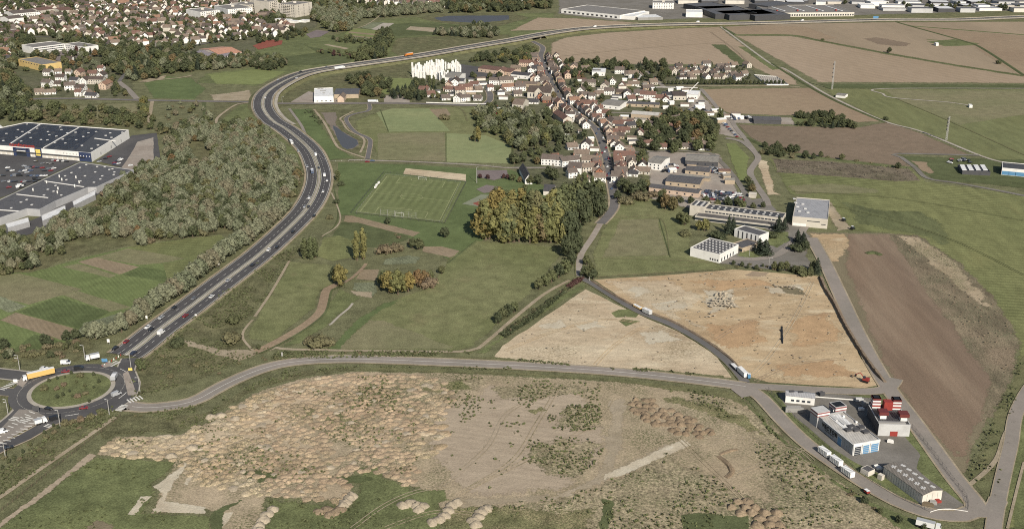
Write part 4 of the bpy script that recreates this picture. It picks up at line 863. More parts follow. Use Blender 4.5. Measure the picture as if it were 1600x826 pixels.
# ---------------------------------------------------------------- houses
def gable(mb, w_, d, h, rh, m=0):
    """walls of a house, ridge along x, gables at both ends"""
    x, y = w_ / 2, d / 2
    b = len(mb.v); mb.v += [(-x, -y, 0), (x, -y, 0), (x, y, 0), (-x, y, 0), (-x, -y, h), (x, -y, h), (x, y, h), (-x, y, h), (-x, 0, h + rh), (x, 0, h + rh)]
    for f in ((0, 1, 5, 4), (2, 3, 7, 6), (1, 2, 6, 9, 5), (3, 0, 4, 8, 7)): mb.f.append(tuple(b + i for i in f)); mb.m.append(m)
def roof_mb(w_, d, h, rh, o_=.45, hip=0):
    mb = MB(); x, y = w_ / 2 + o_, d / 2 + o_; dz = rh * o_ / (d / 2); t = .22
    e, r_ = h - dz + .05, h + rh + .08; xr = x - hip
    for z, s in ((t, 1), (0, -1)):
        b = len(mb.v); mb.v += [(-x, -y, e + z), (x, -y, e + z), (x, y, e + z), (-x, y, e + z), (-xr, 0, r_ + z), (xr, 0, r_ + z)]
        for f in ((0, 1, 5, 4), (2, 3, 4, 5), (1, 2, 5), (3, 0, 4)):
            if len(f) == 3 and not hip: continue
            mb.f.append(tuple(b + i for i in (f if s > 0 else f[::-1]))); mb.m.append(0)
    a, b = 0, 6
    for i, j in (((0, 1), (2, 3), (1, 2), (3, 0)) if hip else ((0, 1), (2, 3), (1, 5), (5, 2), (3, 4), (4, 0))): mb.f.append((b + i, b + j, a + j, a + i)); mb.m.append(0)
    return mb
def window_mb(w_, d, h, st, mb=None, gab=True, ends=True):
    mb = mb or MB(); n = max(2, int(w_ / 3))
    for s in range(st):
        z = 1.5 + s * 2.7
        if z + .7 > h + .3: break
        for i in range(n):
            xx = -w_ / 2 + w_ * (i + .5) / n
            for sg in (-1, 1): mb.box((xx, sg * d / 2, z), (1.0, .12, 1.25))
        if ends:
            for sg in (-1, 1):
                for yy in (-d / 5, d / 5): mb.box((sg * w_ / 2, yy, z), (.12, 1.0, 1.25))
    if gab and ends: [mb.box((sg * w_ / 2, 0, h + .8), (.12, .9, 1.0)) for sg in (-1, 1)]
    return mb
HP = []
for (w_, d, h, rh, st, hip) in [(10, 8, 3.2, 3.4, 1, 0), (12, 8.5, 5.6, 3.2, 2, 0), (9, 9, 5.4, 3.0, 2, 3.6), (14, 7.5, 3.0, 3.0, 1, 0), (8, 7, 5.6, 2.8, 2, 0), (18, 9, 6.0, 3.0, 2, 0), (11, 10, 3.0, 2.6, 1, 4.0)]:
    wl = MB(); gable(wl, w_, d, h, 0 if hip else rh * .96) if not hip else wl.prism([(-w_ / 2, -d / 2), (w_ / 2, -d / 2), (w_ / 2, d / 2), (-w_ / 2, d / 2)], 0, h)
    ch = MB(); ch.box((w_ * .28, .5, h + rh + .3), (.9, .6, 1.6)); ch.box((w_ * .28, .5, h + rh + 1.16), (1.05, .75, .12))
    dr = MB(); dr.box((w_ * .1, -d / 2, 1.05), (1.05, .16, 2.1))
    ms = []
    for nm, b in (('house', wl), ('roof', roof_mb(w_, d, h, rh, .45, hip)), ('window', window_mb(w_, d, h, st, gab=not hip)), ('chimney', ch), ('door', dr)):
        me = bpy.data.meshes.new(nm); me.from_pydata([tuple(v) for v in b.v], [], b.f); me.materials.append(M['glass']); ms.append(me)
    HP.append((w_, d, h, rh, ms))
def obj_mat(o, m): o.material_slots[0].link = 'OBJECT'; o.material_slots[0].material = m
WALLN = dict(white='white', cream='cream', offwhite='off-white', pinkish='pale pink', stone='stone', brickwall='brick', lightgrey='light grey')
ROOFN = dict(brown='brown', redbrown='red-brown', orange='orange', slate='dark slate', tan='tan', darkbrown='dark brown')
SIZEN = ['low', 'two-storey', 'square hip-roofed', 'long low', 'narrow two-storey', 'large two-storey', 'hip-roofed']
def house(x, y, rz, v=0, wall='white', roof='brown', s=1.0, group=None, desc=None, world=None, detail=None, name='house'):
    p = world if world is not None else P(x, y)
    if world is not None: x, y = PX(p)
    w_, d, h, rh, ms = HP[v]
    o = bpy.data.objects.new(name, ms[0]); col.objects.link(o); o.location = (p[0], p[1], 0); o.rotation_euler = (0, 0, rz); o.scale = (s, s, s * rnd.uniform(.94, 1.1)); obj_mat(o, M[wall])
    r = bpy.data.objects.new('roof', ms[1]); col.objects.link(r); r.parent = o; obj_mat(r, M['t_' + roof])
    wn_ = bpy.data.objects.new('window', ms[2]); col.objects.link(wn_); wn_.parent = o; obj_mat(wn_, M['glass']); wn_['kind'] = 'stuff'
    c = bpy.data.objects.new('chimney', ms[3]); col.objects.link(c); c.parent = r; obj_mat(c, M['pinkish' if rnd.random() < .6 else 'brickwall'])
    if y > 70: d_ = bpy.data.objects.new('door', ms[4]); col.objects.link(d_); d_.parent = o; obj_mat(d_, M['wood'])
    BLD.append((p[0], p[1], max(w_, d) * s * .5))
    reg(o, desc or f'{SIZEN[v]} {WALLN[wall]} house with {ROOFN[roof]} roof', 'house', group, px=(x, y)); return o
# ---------------------------------------------------------------- large buildings
def poly_from(px, h): return [P(x, y, h).to_2d() for x, y in px]
def rect(a, b, c, h):
    """A-B is one top edge seen in the photo, C a point on the opposite edge"""
    A, B, Cc = (P(*q, h).to_2d() for q in (a, b, c)); d = (B - A).normalized(); n = Vector((-d[1], d[0])); w_ = (Cc - A).dot(n)
    return [A, B, B + n * w_, A + n * w_]
def loc_root(name, pts, label, cat, group=None):
    c = sum(pts, Vector((0, 0))) / len(pts); o = empty(name, (c[0], c[1], 0)); reg(o, label, cat, group, fixed=True)
    ar_ = abs(sum(pts[i - 1][0] * pts[i][1] - pts[i][0] * pts[i - 1][1] for i in range(len(pts)))) / 2; BLD.append((c[0], c[1], .5 * ar_ ** .5))
    for i in range(len(pts)):
        for t in (.3, .6): q = c + (pts[i] - c) * t; BLD.append((q[0], q[1], 9))
    for i in range(len(pts)):
        for t in (0, .15, .33, .5, .67, .85): q = pts[i] + (pts[(i + 1) % len(pts)] - pts[i]) * t; BLD.append((q[0], q[1], 5))
    return o, c
def part(root, c, mb, name, mat):
    mb.v = [(v[0] - c[0], v[1] - c[1], v[2]) for v in mb.v]; return mb.build(name, mat, root)
def inset(pts, t):
    n = len(pts); a = sum(pts[i][0] * pts[(i + 1) % n][1] - pts[(i + 1) % n][0] * pts[i][1] for i in range(n)); s = 1 if a > 0 else -1
    out = []
    for i in range(n):
        d0 = (pts[i] - pts[i - 1]).normalized(); d1 = (pts[(i + 1) % n] - pts[i]).normalized()
        n0, n1 = Vector((-d0[1], d0[0])) * s, Vector((-d1[1], d1[0])) * s; b = n0 + n1
        out.append(pts[i] + b / max(b.dot(n0), .3) * t)
    return out
def flat_building(name, pts, h, wall, roof, label, cat='building', par=.5, z0=-.2, sub=None, pt=.4):
    root, c = loc_root(name, pts, label, cat) if sub is None else sub
    mb = MB(); inn = inset(pts, pt); n = len(pts); z = lambda q, zz: (q[0], q[1], zz)
    for i in range(n):
        j = (i + 1) % n
        for q in ([z(pts[i], z0), z(pts[j], z0), z(pts[j], h), z(pts[i], h)], [z(pts[i], h), z(pts[j], h), z(inn[j], h), z(inn[i], h)], [z(inn[i], h), z(inn[j], h), z(inn[j], h - par - .3), z(inn[i], h - par - .3)]): mb.face(q)
    part(root, c, mb, 'wall', wall)
    mb = MB(); mb.prism([tuple(q) for q in inset(pts, pt + .02)], h - par - .2, h - par); part(root, c, mb, 'roof', roof)
    return root, c
def gable_building(name, pts, h, rh, wall, roof, label, cat='building', over=.3, axis=0, sub=None):
    """pts from rect(); ridge parallel to A-B when axis=0"""
    if axis: pts = pts[1:] + pts[:1]
    A, B, C_, D = pts; root, c = loc_root(name, pts, label, cat) if sub is None else sub
    mb = MB(); z = lambda q, zz: (q[0], q[1], zz); m1, m2 = (A + D) / 2, (B + C_) / 2
    for q in ([z(A, -.2), z(B, -.2), z(B, h), z(A, h)], [z(C_, -.2), z(D, -.2), z(D, h), z(C_, h)], [z(B, -.2), z(C_, -.2), z(C_, h), z(m2, h + rh), z(B, h)], [z(D, -.2), z(A, -.2), z(A, h), z(m1, h + rh), z(D, h)]): mb.face(q)
    part(root, c, mb, 'wall', wall)
    ex = (B - A).normalized() * over; ey = (D - A).normalized() * over; dz = rh * over / ((D - A).length / 2)
    mb = MB()
    for t in (.06, .26):
        for q in ([z(A - ex - ey, h - dz + t), z(B + ex - ey, h - dz + t), z(m2 + ex, h + rh + t), z(m1 - ex, h + rh + t)], [z(C_ + ex + ey, h - dz + t), z(D - ex + ey, h - dz + t), z(m1 - ex, h + rh + t), z(m2 + ex, h + rh + t)]): mb.face(q)
    def edge(p, q): mb.face([(p[0], p[1], p[2] + .06), (q[0], q[1], q[2] + .06), (q[0], q[1], q[2] + .26), (p[0], p[1], p[2] + .26)])
    L_ = [z(A - ex - ey, h - dz), z(B + ex - ey, h - dz), z(m2 + ex, h + rh), z(C_ + ex + ey, h - dz), z(D - ex + ey, h - dz), z(m1 - ex, h + rh)]
    for i in range(6): edge(L_[i], L_[(i + 1) % 6])
    part(root, c, mb, 'roof', roof); return root, c
def facade(sub, a, b, zc_, n, w_, h, mat, name='window', t0=0, t1=1, depth=.14, frame=None, stuffit=False, out=.0):
    """n openings spread along the wall from a to b (2D points); frame: surround colour"""
    root, c = sub; d = (b - a).normalized(); L = (b - a).length; ang = math.atan2(d[1], d[0]); me = None
    nb = Vector((d[1], -d[0])); base = (a + b) / 2
    if (base - Vector((c[0], c[1]))).dot(nb) < 0: nb = -nb
    joined = MB()
    for i in range(n):
        t = t0 + (t1 - t0) * (i + .5) / n; q = a + d * L * t + nb * out
        if stuffit: joined.box((q[0] - c[0], q[1] - c[1], zc_), (w_, depth, h), ang); continue
        if me is None:
            m_ = MB(); m_.box((0, 0, 0), (w_, depth, h)); 
            if frame: m_.box((0, 0, 0), (w_ + .3, depth * .8, h + .3), 0, 1)
            o = m_.build(name, [mat] + ([frame] if frame else []), root); me = o.data
        else: o = bpy.data.objects.new(name, me); col.objects.link(o); o.parent = root
        o.location = (q[0] - c[0], q[1] - c[1], zc_); o.rotation_euler = (0, 0, ang)
    if stuffit: o = joined.build(name, mat, root); o['kind'] = 'stuff'
def roof_items(sub, pxs, z, size, mat, name='rooflight', ang=0):
    root, c = sub; me = None
    for x, y in pxs:
        p = P(x, y, z)
        if me is None: m_ = MB(); m_.box((0, 0, 0), size); o = m_.build(name, mat, root); me = o.data
        else: o = bpy.data.objects.new(name, me); col.objects.link(o); o.parent = root
        o.location = (p[0] - c[0], p[1] - c[1], z + size[2] / 2 - .02); o.rotation_euler = (0, 0, ang)
def grid_on(pts, h, nu, nv, mu=.06, mv=.1, rg=None, jit=0, skip=0):
    A, B, C_, D = pts; out = []
    for i in range(nu):
        for j in range(nv):
            if skip and rnd.random() < skip: continue
            u = mu + (1 - 2 * mu) * (i + .5) / nu + rnd.uniform(-jit, jit); v = mv + (1 - 2 * mv) * (j + .5) / nv + rnd.uniform(-jit, jit)
            q = A + (B - A) * u + (D - A) * v; out.append(PX((q[0], q[1], h)))
    return out
# ================================================================ named buildings
WN_ = dict(white='white', offwhite='off-white', stone='stone'); RN_ = dict(r_metal_white='white', r_asbestos='grey', r_felt='dark', t_tan='tan', t_redbrown='red-brown')
def lift(name, sub, a, b, z0, z1, mat, th=.2, out=0.0, t0=0.0, t1=1.0):
    """a panel or band on a wall between 2D points a and b"""
    root, c = sub; d = b - a; L = d.length; d = d.normalized(); n = Vector((d[1], -d[0])); base = (a + b) / 2
    if (base - Vector((c[0], c[1]))).dot(n) < 0: n = -n
    p, q = a + d * L * t0 + n * out, a + d * L * t1 + n * out
    mb = MB(); mb.prism([tuple(p - n * th / 2), tuple(q - n * th / 2), tuple(q + n * th / 2), tuple(p + n * th / 2)], z0, z1)
    return part(root, c, mb, name, mat)
def text_on(sub, a, b, z, size, txt, mat, t=.5, out=.15, tilt=90, spacing=1.0, name='sign_lettering', wide=1.0):
    root, c = sub; d = (b - a); L = d.length; d = d.normalized(); n = Vector((d[1], -d[0])); base = a + d * L * t
    if ((a + b) / 2 - Vector((c[0], c[1]))).dot(n) < 0: n = -n
    cu = bpy.data.curves.new(name, 'FONT'); cu.body = txt; cu.size = size; cu.extrude = .06; cu.align_x = 'CENTER'; cu.align_y = 'CENTER'; cu.space_character = spacing; cu.offset = .03 * size
    tmp = bpy.data.objects.new(name, cu); col.objects.link(tmp); bpy.context.view_layer.update()
    me = bpy.data.meshes.new_from_object(tmp.evaluated_get(bpy.context.evaluated_depsgraph_get())); bpy.data.objects.remove(tmp)
    me.materials.clear(); me.materials.append(mat); o = bpy.data.objects.new(name, me); col.objects.link(o); o.parent = root; o['kind'] = 'stuff'
    q = base + n * out; o.location = (q[0] - c[0], q[1] - c[1], z); o.rotation_euler = (R(90), 0, math.atan2(n[1], n[0]) + R(90)); o.scale = (wide, 1, 1)
    return o
# ---- VECTOR works
pts = rect((1277.5, 648.5), (1333.4, 693.4), (1319, 642.5), 6.3); VA, VB, VC, VD = pts
S = flat_building('works_building', pts, 6.3, M['panel_grey'], M['r_concrete'], 'long grey engine test works with VECTOR lettering and banded stacks', 'factory')
root, c = S
def tower(sub, corner_px, h, name='exhaust_tower', zb=-.2, bands=True, top=True):
    root, c = sub; tp = rect(corner_px[0], corner_px[1], corner_px[2], h); mb = MB(); mb.prism([tuple(q) for q in tp], zb, h - .05); o = part(root, c, mb, name, M['panel_grey'])
    if bands:
        for z0, z1, mt in ((h - .9, h - .1, 'mauve_band'), (h - 1.7, h - .9, 'white'), (h - 2.3, h - 1.7, 'mauve_band')):
            mb = MB(); e = inset(tp, -.06); mb.prism([tuple(q) for q in e], z0, z1 - .01); ob = part(root, c, mb, 'colour_band', M[mt])
    mb = MB(); i1 = inset(tp, .02 if top else .4); mb.prism([tuple(q) for q in inset(tp, -.1)], h - .08, h + .12); ob = part(root, c, mb, 'stack_rim', M['lightgrey'])
    if top: mb = MB(); mb.prism([tuple(q) for q in inset(tp, .45)], h + .06, h + .16); part(root, c, mb, 'stack_mouth', M['black'])
tower(S, ((1267, 636.6), (1278, 645.2), (1292, 638)), 8.2, top=False); tower(S, ((1296, 628.6), (1306, 636.5), (1321.5, 632.4)), 8.6)
text_on(S, VA, VB, 3.9, 2.7, 'VECTOR', M['black'], .37, .3, spacing=1.3); text_on(S, VA, VB, 2.2, .8, 'AEROSPACE', M['darkgrey'], .37, .3, spacing=1.9)
facade(S, VA, VB, 3, 13, .12, 5.8, M['grey'], 'wall_seam', .18, 1, .1); lift('gutter', S, VA, VB, 6.05, 6.25, M['white'], .3, .12, .16, 1)
lift('blue_door', S, VA, VB, 0, 4.2, M['glass_blue'], .2, .05, .60, .70)
lift('door_frame', S, VA, VB, 0, 4.4, M['white'], .12, .02, .59, .71)
for i, (t0, t1, mt) in enumerate(((.06, .3, 'glass'), (.38, .6, 'glass_blue'), (.68, .95, 'glass_blue'))):
    lift('bay_frame', S, VB, VC, 0, 5.2, M['white'], .3, .1, t0 - .03, t1 + .03); lift('roller_door', S, VB, VC, 0, 4.6, M[mt], .3, .2, t0, t1)
    for k in range(4): lift('door_rail', S, VB, VC, .8 + k, .95 + k, M['lightgrey'], .1, .4, t0, t1)
lift('fascia', S, VB, VC, 5.3, 6.35, M['white'], .5, .1)
roof_items(S, [(1299, 651), (1312, 658), (1324, 664)], 5.85, (9, 1.2, .7), M['lightgrey'], 'roof_duct', math.atan2(*(VB - VA).yx))
roof_items(S, [(1330, 667), (1337, 672), (1345, 668), (1352, 675), (1325, 672)], 5.85, (3.4, 2.4, 1.0), M['darkgrey'], 'roof_unit', .4); roof_items(S, [(1303, 642), (1318, 651), (1338, 660), (1350, 668)], 5.85, (1, 1, .9), M['white'], 'roof_vent')
lift('roof_panel', (root, c), VA + (VD - VA) * .55, VB + (VC - VB) * .55, 5.9, 6.05, M['r_metal_white'], 6.5, 0, .05, .6)
pts = rect((1356.5, 631), (1373.7, 662), (1407.5, 637.5), 6.6); S = flat_building('test_cell_building', pts, 6.6, M['lightgrey'], M['r_felt_dark'], 'grey flat-roofed block with a dark roof carrying red and white stacks', 'factory')
A, B, C_, D = pts; lift('red_door', S, B, C_, 0, 2.8, M['red'], .2, .05, .38, .62); lift('darker_left_wall', S, A, B, .2, 6.5, M['r_felt'], .1, .03, .02, .98)  # thin dark sheet puts the shade of the left wall into its colour
def stack(px, z0, w_, d, h, body, bands=(), flare=0, mouth=True, name='test_stack'):
    root, c = S; p = P(px[0], px[1], z0); ang = math.atan2(*(pts[1] - pts[0]).yx) + R(90) ; mb = MB()
    o = MB(); o.box((p[0], p[1], z0 + h / 2), (w_, d, h), ang); part(root, c, o, name, M[body])
    for a, b, mt in bands: o = MB(); o.box((p[0], p[1], z0 + (a + b) / 2), (w_ + .12, d + .12, b - a), ang); part(root, c, o, 'colour_band', M[mt])
    if flare: o = MB(); o.box((p[0], p[1], z0 + h - .4), (w_ + flare, d + flare, 1.6), ang); part(root, c, o, 'stack_hood', M['darkred'])
    if mouth: o = MB(); o.box((p[0], p[1], z0 + h + .05), (w_ * .7, d * .7, .2), ang); part(root, c, o, 'stack_mouth', M['black'])
B5 = ((.9, 1.8, 'red'), (2.7, 3.5, 'mauve_band'), (4.3, 5.4, 'darkred'))
stack((1367.3, 634.5), 6, 4, 4, 5.4, 'white', B5); stack((1399, 637), 6, 4, 4, 5.4, 'white', B5); stack((1386, 638.5), 6, 4.2, 3.4, 4.6, 'red', (), 0, False)
stack((1378.5, 652), 6, 3, 3, 3.6, 'white', (), 1.6, False); stack((1410.5, 655.5), 6, 3, 3, 3.6, 'white', (), 1.6, False)
roof_items(S, [(1393, 661)], 6.1, (13, 1.6, .8), M['grey'], 'roof_duct', math.atan2(*(C_ - B).yx))
pts = rect((1228, 616.5), (1273.5, 621), (1225, 608), 4.6); S = gable_building('office_building', pts, 4.2, 1.0, M['white'], M['r_metal'], 'small white office with a pale metal roof at the yard corner', over=.2)
facade(S, pts[0], pts[1], 1.9, 4, 1.6, 1.1, M['glass'], t0=.15, t1=.9)
roof_items(S, [(1237, 611.5), (1251, 612.5)], 5.2, (2.6, 1.6, .5), M['darkgrey'], 'roof_unit')
pts = rect((1381.3, 728), (1442.3, 772.3), (1409, 719.5), 5.2); S = gable_building('storage_barn', pts, 5.0, 1.1, M['offwhite'], M['r_stripe_roof'], 'cream metal barn with dotted white rooflights at the yard tip', over=.3)
A, B, C_, D = pts
for row, v in ((0, .3), (1, .72)):
    for k in range(6):
        u = .1 + .15 * k + (.03 if row else 0)
        for du, dv in ((-.018, 0), (.018, .05), (0, -.07), (.036, -.03)):
            q = A + (B - A) * (u + du) + (D - A) * (v + dv); zz = 5 + 1.1 * (1 - abs(v + dv - .5) * 2) + .22
            roof_items(S, [PX((q[0], q[1], zz))], zz, (1.0, 1.0, .14), M['skylight'], 'rooflight', math.atan2(*(B - A).yx))
pts = rect((1345, 730.5), (1357, 737), (1355, 726), 2.7); flat_building('utility_hut', pts, 2.8, M['offwhite'], M['r_felt'], 'small flat-roofed utility hut between the trailers and the barn', 'hut', .1, pt=.15)
pts = rect((1371.5, 740), (1378, 743.5), (1376, 738), 2.6); flat_building('transformer_box', pts, 2.7, M['cream'], M['offwhite'], 'cream cube-shaped cabinet at the corner of the barn', 'cabinet', .1, pt=.1)
facade(S, A, B, 2.5, 16, .14, 4.8, M['grey'], 'wall_rib', 0, 1, .12); facade(S, B, C_, 2.4, 3, .12, 4.6, M['grey'], 'gable_rib', .1, .9, .12)
S = (root, c); WK = (VA, VB)
# ---- college
pts = rect((1238.6, 337.8), (1293.8, 342.6), (1218, 305.6), 7.6); S = flat_building('sports_hall', pts, 7.6, M['cream'], M['r_metal'], 'large beige sports hall with a pale grey flat metal roof', 'hall')
A, B, C_, D = pts; lift('darker_left_wall', S, A, D, .2, 7.2, M['stone'], .1, .04, .02, .98); lift('strip_window', S, A, B, 4.6, 5.2, M['glass'], .12, .03, .42, .78); lift('strip_window', S, A, B, 2.8, 3.4, M['glass'], .12, .03, .82, .95); facade(S, A, B, 1.4, 5, 2, 2.2, M['white'], 'entrance_panel', .02, .4)  # thin sheet gives the left wall a darker tone than the front
roof_items(S, [(1241, 311), (1243, 317), (1246, 323), (1249, 330), (1254, 319), (1258, 326), (1262, 332)], 7.1, (2.2, 2.2, .6), M['skylight'])
pts = rect((1080, 323), (1223, 340.5), (1222, 331.5), 7); S = flat_building('college_block', pts, 7, M['cream'], M['r_felt_dark'], 'very long low college block with a glazed dark roof', 'school')
facade(S, pts[0], pts[1], 4.6, 26, 2.2, 1.0, M['glass'], stuffit=False)
g2 = grid_on(pts, 6.5, 13, 2, .04, .15); roof_items(S, g2, 6.5, (1.6, 1.4, .5), M['skylight'], 'rooflight', math.atan2(*(pts[1] - pts[0]).yx))
S2 = flat_building('college_head', rect((1078, 320), (1101, 323), (1077, 310.5), 8.6), 8.6, M['cream'], M['r_felt_dark'], '', sub=S)
pp = rect((1078, 320), (1101, 323), (1077, 310.5), 8.6); roof_items(S, grid_on(pp, 8.1, 2, 4, .1, .1), 8.1, (1.6, 1.2, .5), M['skylight'])
pts = rect((1086, 337), (1222, 353), (1223, 345.5), 3.6); flat_building('college_wing', pts, 3.6, M['cream'], M['r_felt'], '', sub=S); facade(S, pts[0], pts[1], 1.5, 22, 3.0, 1.9, M['glass'])
pts = rect((1147.8, 357), (1186.5, 368), (1157.5, 350), 6.2); S = flat_building('panelled_hall', pts, 6.2, M['white'], M['r_felt'], 'white college hall with dark vertical panels between pale fins', 'hall')
facade(S, pts[0], pts[1], 2.9, 5, 1.1, 5.2, M['darkgrey'], 'dark_panel', .08, .95)
pts = rect((1078.8, 386.2), (1124.6, 397.3), (1101.8, 369.3), 6.6); S = flat_building('gymnasium', pts, 6.6, M['white'], M['r_felt'], 'white gymnasium with rows of round rooflights on its grey roof', 'hall')
roof_items(S, grid_on(pts, 6.1, 8, 5, .04, .06), 6.1, (1.2, 1.2, .4), M['skylight']); facade(S, pts[1], pts[2], 1.8, 5, 1.4, 2.6, M['glass'], t0=.05, t1=.8); facade(S, pts[0], pts[1], 1.8, 4, 1, 1.4, M['darkgrey'], t0=.66, t1=.98)
pts = rect((1140, 381), (1160, 387.5), (1160, 370), 3.4); S = flat_building('college_link', pts, 3.4, M['stone'], M['r_felt'], 'low dark-roofed link building between the gymnasium and panelled hall', 'building'); facade(S, pts[0], pts[1], 1.5, 4, 2.6, 1.8, M['glass'])
pts = rect((1178, 300), (1186, 303), (1180, 294), 4); gable_building('gatehouse', [q + Vector((-38 / 2.0, 0)) * 0 for q in rect((1170, 303.5), (1181, 304.5), (1172, 300), 3)], 3, .4, M['cream'], M['cream'], 'pale green-cream cabin by the bend in the college road', 'cabin')
# ---- superstore and retail row
pts = rect((-70, 221.3), (141.6, 238.8), (-30, 190), 8.8); A, B, C_, D = pts
pts = [A, B, P(201, 203, 8.8).to_2d(), P(40.3, 190.9, 8.8).to_2d(), P(-60, 212, 8.8).to_2d()]
S = flat_building('superstore', pts, 8.8, M['white'], M['r_felt_dark'], 'vast white superstore with dark solar-panelled roof and red rooftop letters', 'shop', par=.6, pt=.6)
root, c = S; C_, D = pts[2], pts[3]
def on(x, y, h=8.2): return P(x, y, h).to_2d()
for i, q in enumerate(([(-60, 224), (17, 223.5), (63, 193.6), (40.5, 192)], [(20, 224.5), (66, 231), (121, 199.5), (67, 194)], [(72, 231.5), (118, 234), (156, 203), (125, 200)])):
    w0 = [on(*a) for a in q]; nu, nv = (9, 10)
    bb = bpy.data.meshes.new('solar_panel'); 
    for a in range(nu):
        for b in range(nv):
            if rnd.random() < .1: continue
            quad = []
            for du, dv in ((0, 0), (.86, 0), (.86, .8), (0, .8)):
                u, v = (a + du + .07) / nu, (b + dv + .1) / nv; quad.append((w0[0] * (1 - u) + w0[1] * u) * (1 - v) + (w0[3] * (1 - u) + w0[2] * u) * v)
            if i > 2: break
            mb = MB(); mb.prism([tuple(k) for k in quad], 8.25, 8.4); o = part(root, c, mb, 'solar_panel', M['r_solar'])
for a, b in (((17.5, 224), (65, 193.2)), ((68, 231.5), (123, 199.8)), ((148, 216.5), (181, 221))):
    a, b = on(*a), on(*b); d = (b - a).normalized(); n = Vector((-d[1], d[0])) * .5; mb = MB(); mb.prism([tuple(a - n), tuple(b - n), tuple(b + n), tuple(a + n)], 8.1, 8.75); part(root, c, mb, 'roof_upstand', M['white'])
sk = [(x, y) for x, y in ((12, 197.5), (28, 203), (42, 194.5), (46, 208), (35, 206), (60, 196), (58, 201), (75, 206), (77, 211), (48, 215.5), (10, 209), (26, 215), (88, 213), (94, 199), (96, 203), (105, 208), (119, 219), (102, 224), (118, 207), (130, 213.6), (64, 218.5), (74, 219), (86, 223), (98, 217.7), (143, 232.3), (128, 227.5), (153, 227), (165, 212), (172, 208), (174, 215), (191, 207), (150, 206), (138, 208), (5, 220), (33, 221))]
roof_items(S, sk, 8.2, (2.1, 2.1, .5), M['skylight'], 'rooflight', .5)
lift('canopy_band', S, A, B, 4.1, 4.5, M['darkgrey'], 1.6, .8, 0, .96); facade(S, A, B, 2, 26, 4.6, 2.8, M['offwhite'], 'shopfront_panel', 0, .98, .3)
def tt(x): a, b = -70, 141.6; return (x - a) / (b - a)
for x0, x1 in ((23, 27), (43.5, 48)): lift('entrance_pylon', S, A, B, 0, 8.2, M['blue'], 1.2, .7, tt(x0), tt(x1))
lift('entrance_beam', S, A, B, 6.6, 8.0, M['blue'], 1.2, .7, tt(24), tt(47)); lift('entrance_glazing', S, A, B, 0, 6.4, M['glass'], .3, .2, tt(27), tt(44)); lift('entrance_strip', S, A, B, 5.0, 5.8, M['white'], .4, 1.0, tt(28.5), tt(42))
lift('sign_panel', S, A, B, .3, 9.2, M['blue'], .5, .5, tt(56.5), tt(66.5)); lift('sign_poster', S, A, B, 2, 8.2, M['poster'], .2, .85, tt(58), tt(65)); 
lift('blue_corner', S, A, B, 0, 8.7, M['blue'], .5, .1, tt(123.5), 1.0); facade(S, A, B, 5.2, 4, .9, .9, M['white'], 'blue_corner_window', tt(124), 1, .8); facade(S, A, B, 6.3, 5, .8, .9, M['grey'], 'wall_lamp', tt(98), tt(122), .4)
text_on(S, A, B, 10.2, 5.2, 'conforama', M['red'], tt(36), -.5, spacing=1.02, name='rooftop_letter', wide=1.25)
facade(S, B, pts[2], 3, 3, 1.6, 2.4, M['grey'], 'fire_door', .1, .9)
polyA = [P(x, y, 6).to_2d() for x, y in ((125.3, 253), (208.8, 265), (150.4, 292.2), (137, 292.5), (86, 314), (62, 327), (42, 325.5), (0, 340), (-70, 362), (-130, 372))]
S = flat_building('retail_row', polyA, 6, M['panel_grey'], M['r_felt'], 'long grey-roofed row of shops with stepped rear walls by the wood', 'shop', pt=.5)
for q in ([(113, 311), (150, 292.5), (149, 301), (115, 318)], [(64, 333), (102, 317), (103, 326), (66, 342)], [(8, 346), (44, 336), (46, 343), (12, 353)]):
    flat_building('loading_box', [P(x, y + 3, 4.4).to_2d() for x, y in q], 4.4, M['greybox'], M['r_metal_white'], '', sub=S, pt=.3)
for a, b in (((70, 283), (131, 292)), ((26, 303.5), (75, 309)), ((0, 328), (30, 330))):
    a, b = P(*a, 5.6).to_2d(), P(*b, 5.6).to_2d(); d = (b - a).normalized(); n = Vector((-d[1], d[0])) * .4; mb = MB(); mb.prism([tuple(a - n), tuple(b - n), tuple(b + n), tuple(a + n)], 5.3, 5.95); part(S[0], S[1], mb, 'roof_upstand', M['white'])
roof_items(S, [(135, 257.5), (152, 260.5), (164, 261), (125, 262), (149, 269), (112, 270), (133, 275), (102, 275), (178, 273), (179, 269), (126, 283), (147, 285), (87, 290), (84, 299), (75, 296), (69, 305), (42, 312), (96, 305), (160, 275), (104, 281), (157, 280), (171, 265), (18, 325), (176, 264), (50, 320), (33, 316)], 5.5, (1.7, 1.7, .5), M['skylight'])
roof_items(S, [(93, 277), (97, 282), (119, 278.5), (124, 286), (52, 298), (91, 296), (90, 302), (117, 292), (73, 286)], 5.5, (.8, .8, 2.2), M['white'], 'flue')
pts = rect((-40, 208), (9, 201.5), (-40, 196), 5); flat_building('filling_kiosk', pts, 5, M['white'], M['r_metal_white'], 'white-edged flat roof at the far left of the superstore', 'building')
